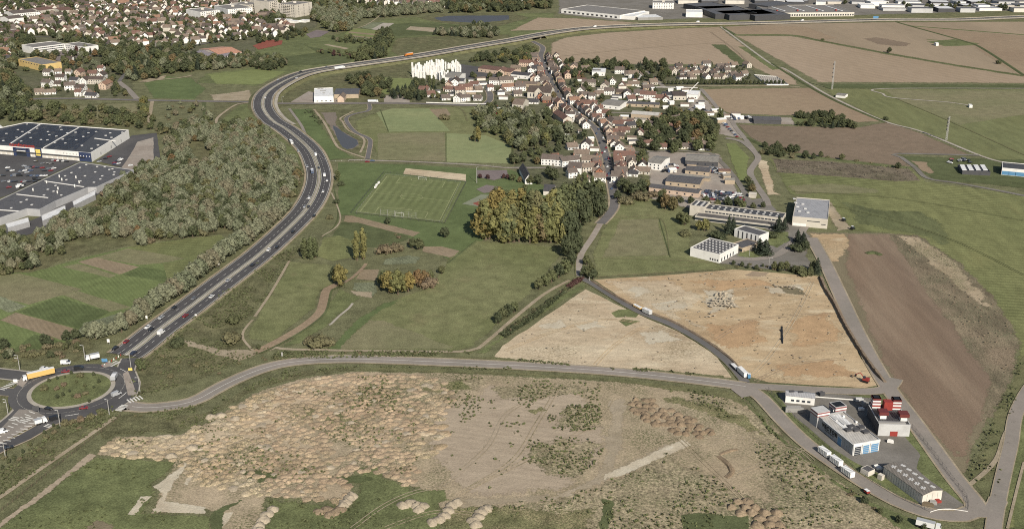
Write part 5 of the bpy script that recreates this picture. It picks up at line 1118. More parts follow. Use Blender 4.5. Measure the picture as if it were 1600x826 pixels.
# ---- town landmarks
def flats(name, a, b, c_, h, label, wall='white', roof='r_gravel', rows=4, cat='apartment block', sides=((0, 1), (1, 2))):
    pts = rect(a, b, c_, h); S = flat_building(name, pts, h, M[wall], M[roof], label, cat); nn_ = max(3, int((pts[1] - pts[0]).length / 4.5))
    for k in range(rows):
        for i, j in sides: facade(S, pts[i], pts[j], h * (k + .5) / rows, nn_ if i == 0 else 3, 1.5, 1.3, M['glass'], t0=.04, t1=.96, stuffit=True)
    if wall in ('white', 'cream') and rows > 4: 
        for k in range(1, rows): lift('balcony_band', S, pts[0], pts[1], h * k / rows - .3, h * k / rows + .5, M['cream'], 1.2, .5, .3, .7)
    roof_items(S, [PX((*((pts[0] + pts[2]) / 2), h))], h - .4, (5, 3, 2.4), M['offwhite'], 'lift_housing'); return S
for a in (((52, 75), (101, 69), (56, 68)), ((101, 69), (131.5, 74.5), (146, 70.5))):
    S = None
pts = rect((52, 74.5), (101, 68.5), (60, 67), 10); S = flat_building('school_building', pts, 10, M['white'], M['r_gravel'], 'white three-storey L-shaped school with strip windows', 'school')
for k in range(3): facade(S, pts[0], pts[1], 2 + 3 * k, 16, 2.6, 1.3, M['glass'] if k else M['darkgrey'], t0=.02, t1=.98)
pts = rect((101, 68.5), (131.5, 73.8), (108, 63), 10); flat_building('school_wing', pts, 10, M['white'], M['r_gravel'], '', sub=S)
for k in range(3): facade(S, pts[0], pts[1], 2 + 3 * k, 10, 2.6, 1.3, M['glass'], t0=.02, t1=.98)
pts = rect((28.2, 92.5), (66, 101.3), (57, 88.5), 9); S = flat_building('yellow_gymnasium', pts, 9, M['yellow'], M['r_gravel'], 'yellow-walled gymnasium with a flat grey roof near the school', 'hall'); facade(S, pts[0], pts[1], 7, 8, 3.4, 1.2, M['darkgrey'], t0=.05, t1=.95)
pts = rect((343, 84.6), (378, 80.5), (325, 74), 7); S = gable_building('orange_hall', pts, 5.5, 3.5, M['cream'], M['r_terracotta'], 'wide hall with a large sloping pale orange roof', 'hall'); facade(S, pts[0], pts[1], 2, 8, 2.6, 1.8, M['glass'])
for i, (a, b, c_) in enumerate((((288, 83), (304, 86), (296, 76)), ((305, 86), (322, 89), (311, 78)), ((323, 89), (341, 91), (330, 81)))):
    gable_building('north_light_shed', rect(a, b, c_, 5), 5, 1.5, M['offwhite'], M['r_lilac'], ('leftmost', 'middle', 'rightmost')[i] + ' of the three lilac-roofed sheds beside the orange hall', 'shed', axis=1)
flats('apartment_block', (313, 19), (343, 16), (318, 12), 15, 'white stepped apartment block left of the two larger white flats', 'white', rows=5)
flats('apartment_block', (356, 15), (394, 12), (362, 7), 16, 'largest white stepped apartment block behind the house rows', 'white', rows=5); flats('apartment_block', (388, 8), (409, 5), (392, 1), 16, 'white apartment block with brown upper windows beside the park', 'cream', rows=5)
flats('apartment_tower', (420, 3), (434, 1), (424, -3), 24, 'pale slab tower on the left of the pair above the sports field', 'cream', rows=8); flats('apartment_tower', (434, 6), (461, 8), (440, 0), 22, 'broad pale slab tower with brown centre panels above the sports field', 'cream', rows=8); flats('apartment_tower', (390, 1), (407, 2), (394, -4), 16, 'cream slab block cut by the top edge, left of the towers', 'cream', rows=5)
S = gable_building('terrace_block', rect((21, 22), (58, 18.5), (24, 17), 11), 11, 3, M['white'], M['t_brown'], 'long white terrace with brown roof at the upper left', 'apartment block'); 
for k in range(3): facade(S, *[P(x, y, 11).to_2d() for x, y in ((21, 22), (58, 18.5))], 2 + 3.3 * k, 10, 1.4, 1.6, M['glass'], t0=.05, t1=.95, stuffit=True)
gable_building('terrace_block', rect((0, 27.5), (14, 30), (5, 22), 11), 11, 3, M['white'], M['t_brown'], 'white four-storey block with brown roof at the left edge', 'apartment block', axis=1)
gable_building('terrace_block', rect((62, 17), (84, 14), (64, 12), 9), 9, 3, M['cream'], M['t_redbrown'], 'cream terrace with red roof behind the long white terrace', 'apartment block'); gable_building('terrace_block', rect((95, 17), (115, 15), (98, 12), 8), 8, 3, M['cream'], M['t_redbrown'], 'cream block with red-brown roof in the upper town centre', 'apartment block')
flat_building('low_school', rect((487, 13), (520, 13), (490, 10), 4), 4, M['white'], M['r_metal_white'], 'low white flat-roofed building among trees right of the towers', 'school')
for i, (x, y) in enumerate(((433, 30), (445, 31), (457, 33), (472, 32))): flat_building('clubhouse', rect((x - 5, y), (x + 5, y + .6), (x - 4, y - 2), 3.4), 3.4, M['white'], M['r_metal_white'], ('leftmost', 'second', 'third', 'rightmost')[i] + ' of the low white pavilions beside the sports field', 'pavilion', .1)
# ---- north fringe
pts = rect((877, 14.5), (968.8, 24), (893, 5.5), 7); S = flat_building('retail_shed', pts, 7, M['white'], M['r_gravel'], 'long white retail shed with a beige roof beyond the motorway', 'shop'); facade(S, pts[0], pts[1], 2.6, 12, 5, 3, M['darkgrey'], t0=.03, t1=.97)
flat_building('retail_shed', rect((968, 24.5), (990, 26), (995, 17), 6), 6, M['white'], M['r_metal_white'], 'white garden-centre building at the end of the beige-roofed shed', 'shop'); flat_building('retail_shed', rect((997, 28), (1036, 27), (1002, 23), 4.5), 4.5, M['grey'], M['r_metal_white'], 'low grey shed with a white roof near the motorway', 'shop')
flats('white_apartment', (1020, 4.5), (1053, 5), (1022, 1), 11, 'white five-bay apartment slab behind the retail sheds', 'white', rows=4)
flat_building('depot', rect((1072, 19), (1098, 19.5), (1062, 14.5), 9), 9, M['white'], M['r_metal_white'], 'white-fronted cube depot beside the dark warehouses', 'warehouse')
for i, (a, b, c_) in enumerate((((1068, 6), (1105, 14), (1090, -1)), ((1086, 10), (1118, 22), (1140, 6)), ((1118, 17), (1140, 24), (1180, 12)), ((1145, 16), (1180, 25), (1200, 14)), ((1170, 6), (1200, 10), (1210, 1)))):
    flat_building('warehouse', rect(a, b, c_, 9), 9, M['r_felt_dark'] if i % 2 else M['darkgrey'], M['r_felt'], ('dark warehouse farthest back left of the group', 'dark-walled warehouse with wide grey roof, second in the group', 'middle dark warehouse with a blue-black front', 'rightmost dark warehouse near the motorway verge', 'small blue-black warehouse behind the long depot')[i], 'warehouse')
pts = rect((1206, 20.5), (1335, 19.5), (1190, 8.5), 7); S = flat_building('long_depot', pts, 7, M['offwhite'], M['r_gravel'], 'very long depot with grey roof and a row of dark bays', 'warehouse'); facade(S, pts[0], pts[1], 2.8, 34, 2.8, 3, M['darkgrey'], 'loading_bay'); roof_items(S, [(1214, 18), (1246, 17.5), (1276, 17), (1306, 17)], 6.5, (2.5, 5, 2.4), M['red'], 'red_roof_unit')
for i in range(4): a, b = P(1200 + i * 30, 9.5, 6.7).to_2d(), P(1226 + i * 30, 17.5, 6.7).to_2d(); d = (b - a).normalized(); n = Vector((-d[1], d[0])) * 1.4; mb = MB(); mb.prism([tuple(a - n), tuple(b - n), tuple(b + n), tuple(a + n)], 6.5, 7.1); part(S[0], S[1], mb, 'roof_glazing', M['r_metal_white'])
rg2 = random.Random(5); k = 0
for y, x0, x1 in ((3, 1230, 1640), (8.5, 1345, 1640), (13.5, 1380, 1640), (1, 1060, 1240)):
    x = x0
    while x < x1:
        w_ = rg2.uniform(18, 46); dp = rg2.uniform(2.4, 4); wl, rf = rg2.choice([('white', 'r_metal_white'), ('white', 'r_metal'), ('offwhite', 'r_gravel'), ('lightgrey', 'r_felt'), ('cream', 'r_metal'), ('darkgrey', 'r_metal_white')])
        h = rg2.uniform(4, 8); o = flat_building('industrial_shed', rect((x, y), (x + w_ * .8, y + rg2.uniform(-.3, .6)), (x + 2, y - dp), h), h, M[wl], M[rf], 'x', 'warehouse')
        e = REG[-1]; REG[-1] = (e[0], {'white': 'white industrial shed', 'offwhite': 'off-white industrial shed', 'lightgrey': 'light grey industrial shed', 'cream': 'cream industrial shed', 'darkgrey': 'dark-walled industrial shed'}[wl] + {'r_metal_white': ' with white roof', 'r_metal': ' with metal roof', 'r_gravel': ' with gravel roof', 'r_felt': ' with dark roof'}[rf], (x, y), False); o[0]['group'] = 'industrial sheds along the horizon'
        x += w_ * rg2.uniform(.95, 1.3)
# ---- right edge airfield hangar and shed
pts = rect((1566, 262), (1620, 267), (1548.5, 251), 6.5); S = flat_building('airfield_hangar', pts, 6.5, M['white'], M['r_felt_dark'], 'blue-doored hangar with a dark side wall at the right edge', 'hangar'); lift('dark_left_side', S, pts[0], pts[3], .1, 6.3, M['darkgrey'], .15, .05); facade(S, pts[0], pts[1], 2, 5, 6, 3.4, M['glass_blue'], 'hangar_door', .02, 1)  # thin sheet makes the left side wall dark grey
pts = rect((1504, 266.5), (1548, 268.5), (1500, 257), 3.6); S = flat_building('striped_shed', pts, 3.6, M['darkgrey'], M['r_felt_dark'], 'low shed with alternating pale and dark roof strips by the hangar', 'shed')
for i in range(4): a, b = P(1507 + i * 11, 266, 3.4).to_2d(), P(1503 + i * 10.5, 257.6, 3.4).to_2d(); n = Vector((2.0, 0)); mb = MB(); mb.prism([tuple(a - n), tuple(a + n), tuple(b + n), tuple(b - n)], 3.3, 3.7); part(S[0], S[1], mb, 'roof_strip', M['r_metal_white'])
gable_building('field_shed', rect((1306, 148.5), (1320, 150), (1306, 145), 3), 3, .8, M['white'], M['r_asbestos'], 'small grey-roofed hut beside the airfield track', 'hut')
gable_building('field_shed', rect((1463, 68), (1467, 68), (1463, 66.5), 4), 4, .5, M['white'], M['r_metal_white'], 'tiny white hut on the green patch in the far ploughland', 'hut'); flat_building('beacon_hut', rect((1515, 164.5), (1520, 164.7), (1515, 162.5), 3), 3, M['white'], M['r_metal_white'], 'small white beacon hut alone on the airfield grass', 'hut', .1)
gable_building('farm_shed', rect((1178, 187.5), (1221, 188.5), (1182, 182), 4), 4, 1.4, M['darkgrey'], M['r_felt'], 'long dark-roofed farm shed among scrap beside the brown field', 'shed')
# ---- depot near the motorway bend
pts = rect((490.5, 151), (521, 150), (487, 138), 7.5); S = flat_building('white_depot', pts, 7.5, M['white'], M['r_metal_white'], 'white box depot with skylight strips beside the motorway bend', 'warehouse'); roof_items(S, [(498, 139), (502, 142), (506, 145), (503, 139), (507, 142)], 7, (3, 2.5, .4), M['grey']); facade(S, pts[0], pts[1], 2, 4, 2, 1, M['darkgrey'], t0=.05, t1=.95)
gable_building('depot_shed', rect((522, 147.5), (560, 147), (521, 139), 5), 5, 1.2, M['stone'], M['r_felt'], 'low grey-roofed shed adjoining the white box depot', 'shed'); gable_building('depot_gable', rect((527, 152), (537, 152), (528, 146.5), 6), 5, 3, M['pinkish'], M['t_tan'], 'pink gabled house front beside the white box depot', 'house', axis=1)
# ---- village landmarks
pts = rect((824, 143.5), (860, 145.5), (826, 138), 7.5); root, c = S = loc_root('stone_church', pts, 'pale stone church with steep brown roof and front gable', 'church'); A, B, C_, D = pts
gable_building('nave', pts, 7.5, 5.5, M['cream'], M['t_darkbrown'], '', sub=S)
m = A + (B - A) * .5; d = (B - A).normalized(); n = Vector((d[1], -d[0])); gp = [m - d * 5 + n * 1.8, m + d * 5 + n * 1.8, m + d * 5 - n * 5, m - d * 5 - n * 5]
gable_building('transept', [gp[1], gp[2], gp[3], gp[0]], 8, 5.4, M['cream'], M['t_darkbrown'], '', sub=S); pr = [m - d * 2.6 + n * 4, m + d * 2.6 + n * 4, m + d * 2.6 + n * 1.8, m - d * 2.6 + n * 1.8]
gable_building('porch', [pr[1], pr[2], pr[3], pr[0]], 2.8, 2.2, M['white'], M['t_brown'], '', sub=S); facade(S, A, B, 3.8, 2, .9, 3.6, M['glass'], 'lancet_window', .08, .32); facade(S, A, B, 3.8, 2, .9, 3.6, M['glass'], 'lancet_window', .7, .94); facade(S, gp[0], gp[1], 6, 1, 1, 3, M['glass'], 'lancet_window', .4, .6)
pts = rect((823 - 3, 272), (829, 280.5), (816, 263.5), 5); gable_building('slate_hall', rect((811.5, 262.5), (820.5, 280.5), (822, 261.5), 4.5), 4.5, 4.2, M['white'], M['t_slate'], 'house with a steep dark slate roof and white porches', 'house'); 
gable_building('slate_house', rect((849, 298), (865, 299), (852, 292), 4), 4, 4, M['offwhite'], M['t_slate'], 'dark slate-roofed house half hidden behind the golden poplars', 'house')
for nm, a, b, c_, h, rh, wl, rf, lb, cat in [
 ('village_workshop', (747, 106.5), (798, 113), (752, 101), 5, 2, 'pinkish', 't_redbrown', 'long low workshop with a red roof north of the village', 'workshop'), ('village_workshop', (798, 116), (826, 118.5), (800, 111.5), 5, 2, 'white', 't_slate', 'white workshop range with dark slate roof near the street top', 'workshop'),
 ('village_barn', (805, 130), (838, 132), (806, 126), 4, 1.6, 'stone', 't_tan', 'stone barn with a broad tan tiled roof left of the church', 'barn'), ('stack_yard_shed', (694, 121), (716, 122), (694, 113), 6, 2.6, 'white', 'r_asbestos', 'grey-roofed shed at the foot of the white stacks', 'shed'), ('stack_yard_shed', (700, 127), (724, 127.5), (704, 122), 5, 1.6, 'white', 'r_felt', 'second grey-roofed shed in front of the white stacks', 'shed'),
 ('hip_house', (800, 163), (816.5, 164), (796, 155), 6.5, 4, 'cream', 't_tan', 'large cream house with a tall hipped tan roof below the church', 'house'), ('village_house', (883, 178), (898, 178.5), (884, 174), 8.5, 1.5, 'white', 't_brown', 'white three-storey house with a grid of windows in the village', 'house'),
 ('village_house', (864, 176), (880, 187), (872, 171), 6, 3.2, 'cream', 't_redbrown', 'long cream house with dark red roof below the crossroads', 'house'), ('green_roof_shed', (939, 163), (968, 166), (932, 153), 4.5, 2, 'white', 'r_asbestos', 'wide grey-roofed shed in the middle of the village', 'shed'), ('low_range', (968, 161.5), (1030, 164), (969, 158), 3.5, 1.4, 'stone', 'r_felt', 'long low dark-roofed range behind the garden trees', 'shed'),
 ('stone_barn', (986, 178), (1028, 181), (987, 173), 6, 1.6, 'stone', 'r_concrete', 'long stone barn with flat pale roof by the bushes', 'barn'), ('showroom', (1033, 148), (1052, 149), (1030, 143), 5, 1.4, 'lightgrey', 't_slate', 'blue-black roofed half of the village garage building', 'shed'), ('showroom', (1052, 150), (1072, 150), (1048, 143), 5, 2, 'cream', 't_darkbrown', 'brown-roofed half of the village garage building', 'shed'),
 ('white_house', (1073, 147.5), (1090, 148.5), (1072, 141), 5.5, 1.5, 'white', 'r_metal_white', 'bright white flat-fronted building beside the tall crane', 'building'), ('white_store', (925, 112.5), (945, 113), (922, 106.5), 5, .8, 'white', 'r_metal_white', 'white flat-roofed store among dark trees at the village top', 'store'),
 ('yard_house', (1012.5, 253.5), (1033, 256), (1013, 242), 6.5, 1.6, 'white', 'r_asbestos', 'white workshop with three small windows and grey roof', 'workshop'), ('long_shed', (1071, 251), (1122, 253.5), (1071.5, 241), 4.5, 2.2, 'darkgrey', 'r_asbestos', 'broad grey corrugated shed at the top of the breaker yard', 'shed'),
 ('long_shed', (1070.6, 266), (1108, 269), (1072, 259), 3.8, 1.4, 'stone', 'r_felt', 'beige shed with dark roof below the corrugated shed', 'shed'), ('long_shed', (1040, 283), (1093, 288), (1046, 273), 4, 1.6, 'stone', 'r_felt', 'long brick-beige shed with dark roof left of the breaker yard', 'shed'), ('long_shed', (1014, 292.5), (1091, 302), (1016, 287), 4, 1.2, 'pinkish', 'r_felt', 'longest pink-walled shed reaching the breaker yard', 'shed'),
 ('long_shed', (1062, 274), (1108, 279), (1066, 271.5), 3, 1.0, 'stone', 'r_asbestos', 'narrow grey-roofed range between the long sheds', 'shed'), ('garden_hall', (887, 262), (908, 263), (884, 253), 6, 3, 'white', 't_brown', 'broad brown-roofed gabled hall at the lower village street', 'hall')]:
    S = gable_building(nm, rect(a, b, c_, h), h, rh, M[wl], M[rf] if rf in M else M['t_' + rf], lb, cat); q = rect(a, b, c_, h)
    facade(S, q[0], q[1], 2, max(3, int((q[1] - q[0]).length / 7)), 1.3, 1.4, M['glass'], t0=.04, t1=.96)
    if h > 6: facade(S, q[0], q[1], 4.6, max(3, int((q[1] - q[0]).length / 6)), 1.2, 1.3, M['glass'], t0=.04, t1=.96)
for i, (x, y) in enumerate([(1008, 149), (1022, 151), (1040, 153), (1062, 157), (1080, 160), (1096, 163), (1050, 164), (1070, 167), (1028, 166), (1012, 170), (1094, 171), (1106, 168), (1040, 171), (1120, 176), (1136, 184), (1150, 181), (1128, 192), (1140, 194), (1086, 178), (1108, 181), (1156, 187), (1005, 184), (1024, 182), (960, 158), (948, 162), (976, 171), (958, 172), (1044, 262), (1052, 270), (1125, 262), (1132, 272), (1120, 282), (1136, 280), (1142, 268)] + [PX(p) for p in scatter([(900, 125), (1010, 128), (1085, 142), (1110, 168), (1040, 172), (985, 160), (930, 150)], 19, .4) + scatter([(690, 128), (820, 124), (830, 155), (760, 158), (680, 156)], 21, .4) + scatter([(880, 205), (925, 200), (940, 262), (900, 268), (860, 262)], 22, .4) + scatter([(960, 180), (1010, 182), (1000, 262), (975, 250)], 20, .4) + scatter([(1035, 256), (1100, 254), (1150, 290), (1100, 290)], 22, .4)]):
    w_ = rnd.uniform(5, 12); p = P(x, y).to_2d(); a = rnd.choice([R(-6), R(12)]); d = Vector((math.cos(a), math.sin(a))); n = Vector((-d[1], d[0])) * rnd.uniform(4, 6.5); h = rnd.uniform(2.4, 4); q = [p - d * w_ / 2, p + d * w_ / 2, p + d * w_ / 2 + n, p - d * w_ / 2 + n]
    if not clear(p, 1): continue
    wl = rnd.choice(['white', 'white', 'offwhite', 'stone']); rf = rnd.choice(['r_metal_white', 'r_asbestos', 'r_felt', 't_tan', 't_redbrown']); gable_building('yard_shed', q, h, 1, M[wl], M[rf], 'x', 'shed')
    e = REG[-1]; REG[-1] = (e[0], WN_[wl] + ' yard shed with ' + RN_[rf] + ' roof', (x, y), False)
# rows of white stacked goods beside the motorway embankment
st = []
for i in range(3):
    mb = MB(); z = 0; rg = random.Random(i)
    for k in range(9): h = .98; mb.box((rg.uniform(-.1, .1), rg.uniform(-.1, .1), z + h / 2), (1.9, 1.7, h * .93), rg.uniform(-.1, .1)); z += h
    me = bpy.data.meshes.new('white_stack'); me.from_pydata([tuple(v) for v in mb.v], [], mb.f); me.materials.append(M['white']); st.append(me)
cnt = 0
for (x0, y0, x1, y1, n, hh) in ((645, 121, 664, 123, 9, 1.6), (645, 117, 662, 119, 8, 1.9), (648, 112.5, 668, 113.5, 9, 1.5), (650, 108, 672, 109, 9, 1.0), (668, 117, 690, 119, 10, 2.2), (670, 113, 693, 114, 10, 2.1), (672, 109, 696, 109.5, 9, 1.8), (684, 124, 696, 130, 7, 1.5), (700, 108, 718, 107, 8, 1.4), (706, 112, 720, 113, 6, 1.2), (690, 122.5, 700, 123.5, 5, 1.4), (674, 123, 690, 124.5, 8, 1.6), (700, 104.5, 716, 103.5, 6, 1.1)):
    for i in range(n):
        t = (i + rnd.uniform(-.25, .25)) / max(n - 1, 1); p = P(x0 + (x1 - x0) * t, y0 + (y1 - y0) * t + rnd.uniform(-.4, .4))
        o = bpy.data.objects.new('white_stack', rnd.choice(st)); col.objects.link(o); o.location = p; o.rotation_euler = (0, 0, rnd.uniform(-.3, .3)); s = hh * rnd.uniform(.6, 1.2); o.scale = (1.05, 1, s * .8)
        reg(o, 'tall white column of stacked goods in the storage yard', 'stack', 'white stacks in the storage yard', fixed=True); BLD.append((p[0], p[1], 2))
# ================================================================ village and town houses
WP = [('white', .45), ('cream', .22), ('offwhite', .15), ('pinkish', .1), ('stone', .08)]
RPV = [('brown', .3), ('tan', .2), ('redbrown', .28), ('darkbrown', .12), ('orange', .05), ('slate', .05)]
def choose(lst):
    r_ = rnd.random() * sum(b for _, b in lst)
    for a, b in lst:
        r_ -= b
        if r_ <= 0: return a
    return a
# street fronts: houses along both sides of the village street
spine = smooth_path([(845, 88), (850, 103), (858, 120), (866, 138), (878, 157), (890, 168), (905, 180), (922, 193), (934, 206), (941, 224), (947, 248), (953, 278), (956, 292)], 9.0)
sn = normals(spine)
for i in range(1, len(spine) - 1, 1):
    d = spine[i + 1] - spine[i]; L = d.length
    for sgn in (-1, 1):
        for rowi, off in enumerate((9.5, 22)):
            if (i + rowi) % (1 if rowi == 0 else 2): continue
            p = spine[i] + sn[i] * sgn * (off + rnd.uniform(-.6, .8)); 
            if not clear(p, 4.0) : continue
            if rowi and rnd.random() < .45: continue
            house(0, 0, math.atan2(d[1], d[0]) + (R(90) if rnd.random() < .5 and rowi == 0 else 0) * 1 + rnd.uniform(-.06, .06), rnd.choice([0, 1, 4, 4, 1]), choose(WP), choose(RPV), rnd.uniform(.82, 1.0), 'houses along the village street', world=(p[0], p[1]))
HL = [(663, 147, 1, 'cream', 'redbrown'), (673, 151, 0, 'white', 'redbrown'), (696, 156, 0, 'white', 'brown'), (716, 158, 5, 'white', 'brown'), (726, 158, 1, 'white', 'brown'), (747, 157, 0, 'white', 'brown'), (701, 137, 4, 'pinkish', 'redbrown'), (712, 134, 5, 'white', 'darkbrown'), (703, 143, 0, 'white', 'redbrown'), (718, 147, 1, 'cream', 'redbrown'), (727, 142, 5, 'pinkish', 'redbrown'), (742, 137, 1, 'white', 'redbrown'), (747, 143, 0, 'offwhite', 'tan'),
      (765, 142, 4, 'white', 'redbrown'), (776, 132, 5, 'white', 'brown'), (790, 132, 5, 'cream', 'brown'), (795, 142, 5, 'white', 'orange'), (784, 145, 0, 'white', 'tan'), (812, 142, 1, 'white', 'brown'), (808, 150, 0, 'offwhite', 'brown'), (785, 117, 5, 'pinkish', 'redbrown'), (806, 108, 3, 'stone', 'tan'), (822, 104, 5, 'pinkish', 'redbrown'), (833, 106, 1, 'white', 'redbrown'), (838, 113, 1, 'white', 'slate'), (842, 128, 1, 'white', 'darkbrown'), (828, 122, 3, 'white', 'brown'), (845, 156, 4, 'brickwall', 'brown'), (836, 152, 5, 'stone', 'darkbrown'), (855, 160, 0, 'brickwall', 'tan'), (833, 162, 3, 'white', 'slate'),
      (885, 112, 4, 'cream', 'redbrown'), (897, 109, 5, 'pinkish', 'tan'), (890, 118, 3, 'cream', 'orange'), (905, 119, 0, 'brickwall', 'redbrown'), (915, 112, 1, 'cream', 'tan'), (932, 117, 0, 'lightgrey', 'slate'), (968, 115, 1, 'white', 'brown'), (982, 118, 0, 'cream', 'brown'), (990, 122, 1, 'white', 'tan'), (1000, 123, 4, 'lightgrey', 'tan'), (920, 135, 5, 'cream', 'brown'), (945, 140, 5, 'cream', 'tan'), (957, 132, 4, 'white', 'tan'), (972, 136, 0, 'white', 'redbrown'), (990, 134, 3, 'white', 'tan'), (952, 148, 1, 'white', 'brown'), (968, 147, 0, 'stone', 'darkbrown'), (980, 152, 5, 'white', 'brown'), (908, 144, 0, 'white', 'brown'), (912, 154, 1, 'white', 'brown'), (925, 156, 4, 'white', 'brown'), (936, 150, 0, 'cream', 'tan'), (1000, 148, 3, 'white', 'brown'), (1012, 140, 3, 'stone', 'brown'), (1020, 132, 0, 'cream', 'tan'), (985, 158, 0, 'white', 'redbrown'), (1012, 155, 5, 'white', 'redbrown'), (1030, 156, 3, 'cream', 'redbrown'), (1040, 158, 3, 'white', 'redbrown'),
      (920, 170, 5, 'white', 'redbrown'), (935, 173, 0, 'white', 'redbrown'), (947, 184, 4, 'white', 'redbrown'), (965, 196, 3, 'white', 'redbrown'), (985, 199, 0, 'cream', 'slate'), (955, 210, 3, 'cream', 'redbrown'), (965, 216, 3, 'stone', 'darkbrown'), (950, 196, 5, 'offwhite', 'darkbrown'), (885, 198, 0, 'brickwall', 'orange'), (905, 190, 0, 'cream', 'tan'), (916, 232, 5, 'white', 'darkbrown'), (909, 244, 3, 'offwhite', 'tan'), (893, 233, 0, 'lightgrey', 'tan'), (863, 257, 5, 'white', 'brown'), (889, 258, 5, 'white', 'brown'), (893, 277, 4, 'white', 'brown'), (924, 258, 5, 'cream', 'tan'), (918, 268, 1, 'cream', 'tan'), (938, 276, 4, 'brickwall', 'tan'), (966, 252, 4, 'white', 'tan'), (975, 252, 5, 'offwhite', 'redbrown'), (983, 245, 4, 'white', 'tan'), (988, 255, 0, 'white', 'brown'), (969, 268, 5, 'cream', 'redbrown'), (966, 284, 1, 'white', 'brown'), (988, 274, 6, 'white', 'slate'), (1004, 262, 0, 'white', 'darkbrown'), (1004, 271, 3, 'cream', 'tan'), (968, 236, 1, 'white', 'tan'), (960, 228, 0, 'white', 'tan'),
      (62, 147, 0, 'cream', 'tan'), (110, 140, 1, 'white', 'brown'), (127, 143, 1, 'white', 'darkbrown'), (75, 135, 1, 'white', 'brown'), (91, 134, 0, 'white', 'darkbrown'), (108, 117, 4, 'white', 'tan'), (96, 127, 1, 'white', 'darkbrown'), (118, 131, 1, 'white', 'slate'), (134, 131, 1, 'white', 'darkbrown'), (125, 119, 1, 'pinkish', 'redbrown'), (146, 121, 1, 'cream', 'redbrown'), (159, 113, 4, 'white', 'redbrown'), (160, 123, 1, 'white', 'darkbrown'), (152, 131, 5, 'cream', 'darkbrown'), (166, 138, 5, 'pinkish', 'orange'), (124, 150, 4, 'white', 'redbrown'), (138, 149, 0, 'white', 'tan'), (144, 152, 3, 'white', 'slate'), (5, 121, 0, 'white', 'tan'), (15, 119, 3, 'stone', 'tan'), (79, 147, 3, 'white', 'tan'), (76, 118, 1, 'white', 'brown'), (82, 106, 0, 'white', 'slate'), (110, 96, 0, 'white', 'darkbrown'), (92, 118, 4, 'white', 'tan')]
for x, y, v, wl, rf in HL:
    p = P(x, y)
    if any((a - p[0]) ** 2 + (b - p[1]) ** 2 < 36 for a, b, r in BLD): p = p + Vector((rnd.uniform(-3, 3), 5, 0))
    house(x, y, rnd.choice([R(-8), R(80), R(-15), R(20)]) + rnd.uniform(-.1, .1), v, wl, rf, rnd.uniform(.9, 1.05))
for x, y in ((962, 190), (975, 206), (985, 192), (1000, 210), (1015, 196), (1028, 214), (1042, 200), (1050, 224), (1062, 208), (1075, 194), (1085, 222), (1012, 226), (1035, 232), (1070, 232), (1098, 228), (1100, 234), (1088, 232), (1000, 186), (1030, 184), (1056, 188)):
    house(x, y, rnd.choice([R(-8), R(80), R(20)]), rnd.choice([0, 3, 6]), choose(WP), choose(RPV[:4]), rnd.uniform(.7, .95), desc=None)
# hedge-lined close
for j, (y, xs) in enumerate(((106, range(1058, 1170, 11)), (112, range(1050, 1162, 11)), (118, range(1040, 1168, 12)), (124, range(1052, 1165, 13)))):
    for x in xs:
        if rnd.random() < .12: continue
        p = P(x + rnd.uniform(-3, 3), y + rnd.uniform(-1.5, 1.5))
        if clear(p, 3): house(0, 0, rnd.choice([R(25), R(-65), R(15)]) + rnd.uniform(-.1, .1), rnd.choice([0, 0, 1, 6]), choose([('white', .6), ('cream', .4)]), choose([('tan', .5), ('brown', .4), ('darkbrown', .1)]), .92, 'houses of the hedge-lined close', world=(p[0], p[1]))
# the town at the upper left: the 150 largest as things, the rest as one mass
town = scatter([(-10, 128), (-10, 62), (-10, 4), (60, -14), (350, -14), (480, 10), (415, 34), (385, 60), (320, 66), (285, 76), (160, 74), (150, 64), (60, 55), (20, 60), (20, 110)], 22.5, .34)
town += scatter([(400, 40), (450, 38), (460, 50), (430, 60), (400, 56)], 17, .3); town += scatter([(520, -14), (720, -16), (690, 14), (640, 10), (560, 8)], 18, .35); town += scatter([(740, -14), (860, -14), (850, 6), (760, 4)], 18, .3)
town.sort(key=lambda p: p[1]); rest = []
RPT = [('brown', .4), ('tan', .22), ('redbrown', .12), ('darkbrown', .18), ('orange', .04), ('slate', .04)]
nh = 0
for p in town:
    if not clear(p, 2): continue
    a = rnd.choice([R(12), R(-70), R(-62), R(30)]) + rnd.uniform(-.15, .15)
    if nh < 8 and rnd.random() < .93: house(0, 0, a, rnd.choice([0, 1, 2, 4, 4, 1, 5]), choose(WP[:3]), choose(RPT), rnd.uniform(.9, 1.1), 'town houses', world=(p[0], p[1])); nh += 1
    else: rest.append((p, a))
mb = MB(); keys = ['white', 'cream', 'offwhite', 't_brown', 't_tan', 't_redbrown', 't_darkbrown', 't_orange']
for p, a in rest:
    w_, d, h, rh, ms = HP[rnd.choice([0, 1, 2, 4, 1])]; ca, sa = math.cos(a), math.sin(a); s = rnd.uniform(.9, 1.2); h0 = h
    for src, mi in ((ms[0], rnd.choice([0, 0, 1, 2])), (ms[1], rnd.choice([3, 3, 4, 4, 5, 6, 6, 7]))):
        b = len(mb.v); mb.v += [(p[0] + (ca * v.co.x - sa * v.co.y) * s, p[1] + (sa * v.co.x + ca * v.co.y) * s, v.co.z * s * 1.15) for v in src.vertices]
        for f in src.polygons: mb.f.append(tuple(b + i for i in f.vertices)); mb.m.append(mi)
    BLD.append((p[0], p[1], 6))
stuff(mb.build('town_houses', [M[k] for k in keys]), 'mass of small distant town houses with brown and tan roofs', 'houses')
print('HOUSES', nh, len(rest), len(BLD))
# ================================================================ vegetation
def group_trees(lst, group=None):
    for t in lst: tree(*t[:4], **(dict(wf=t[4]) if len(t) > 4 else {}), group=group)
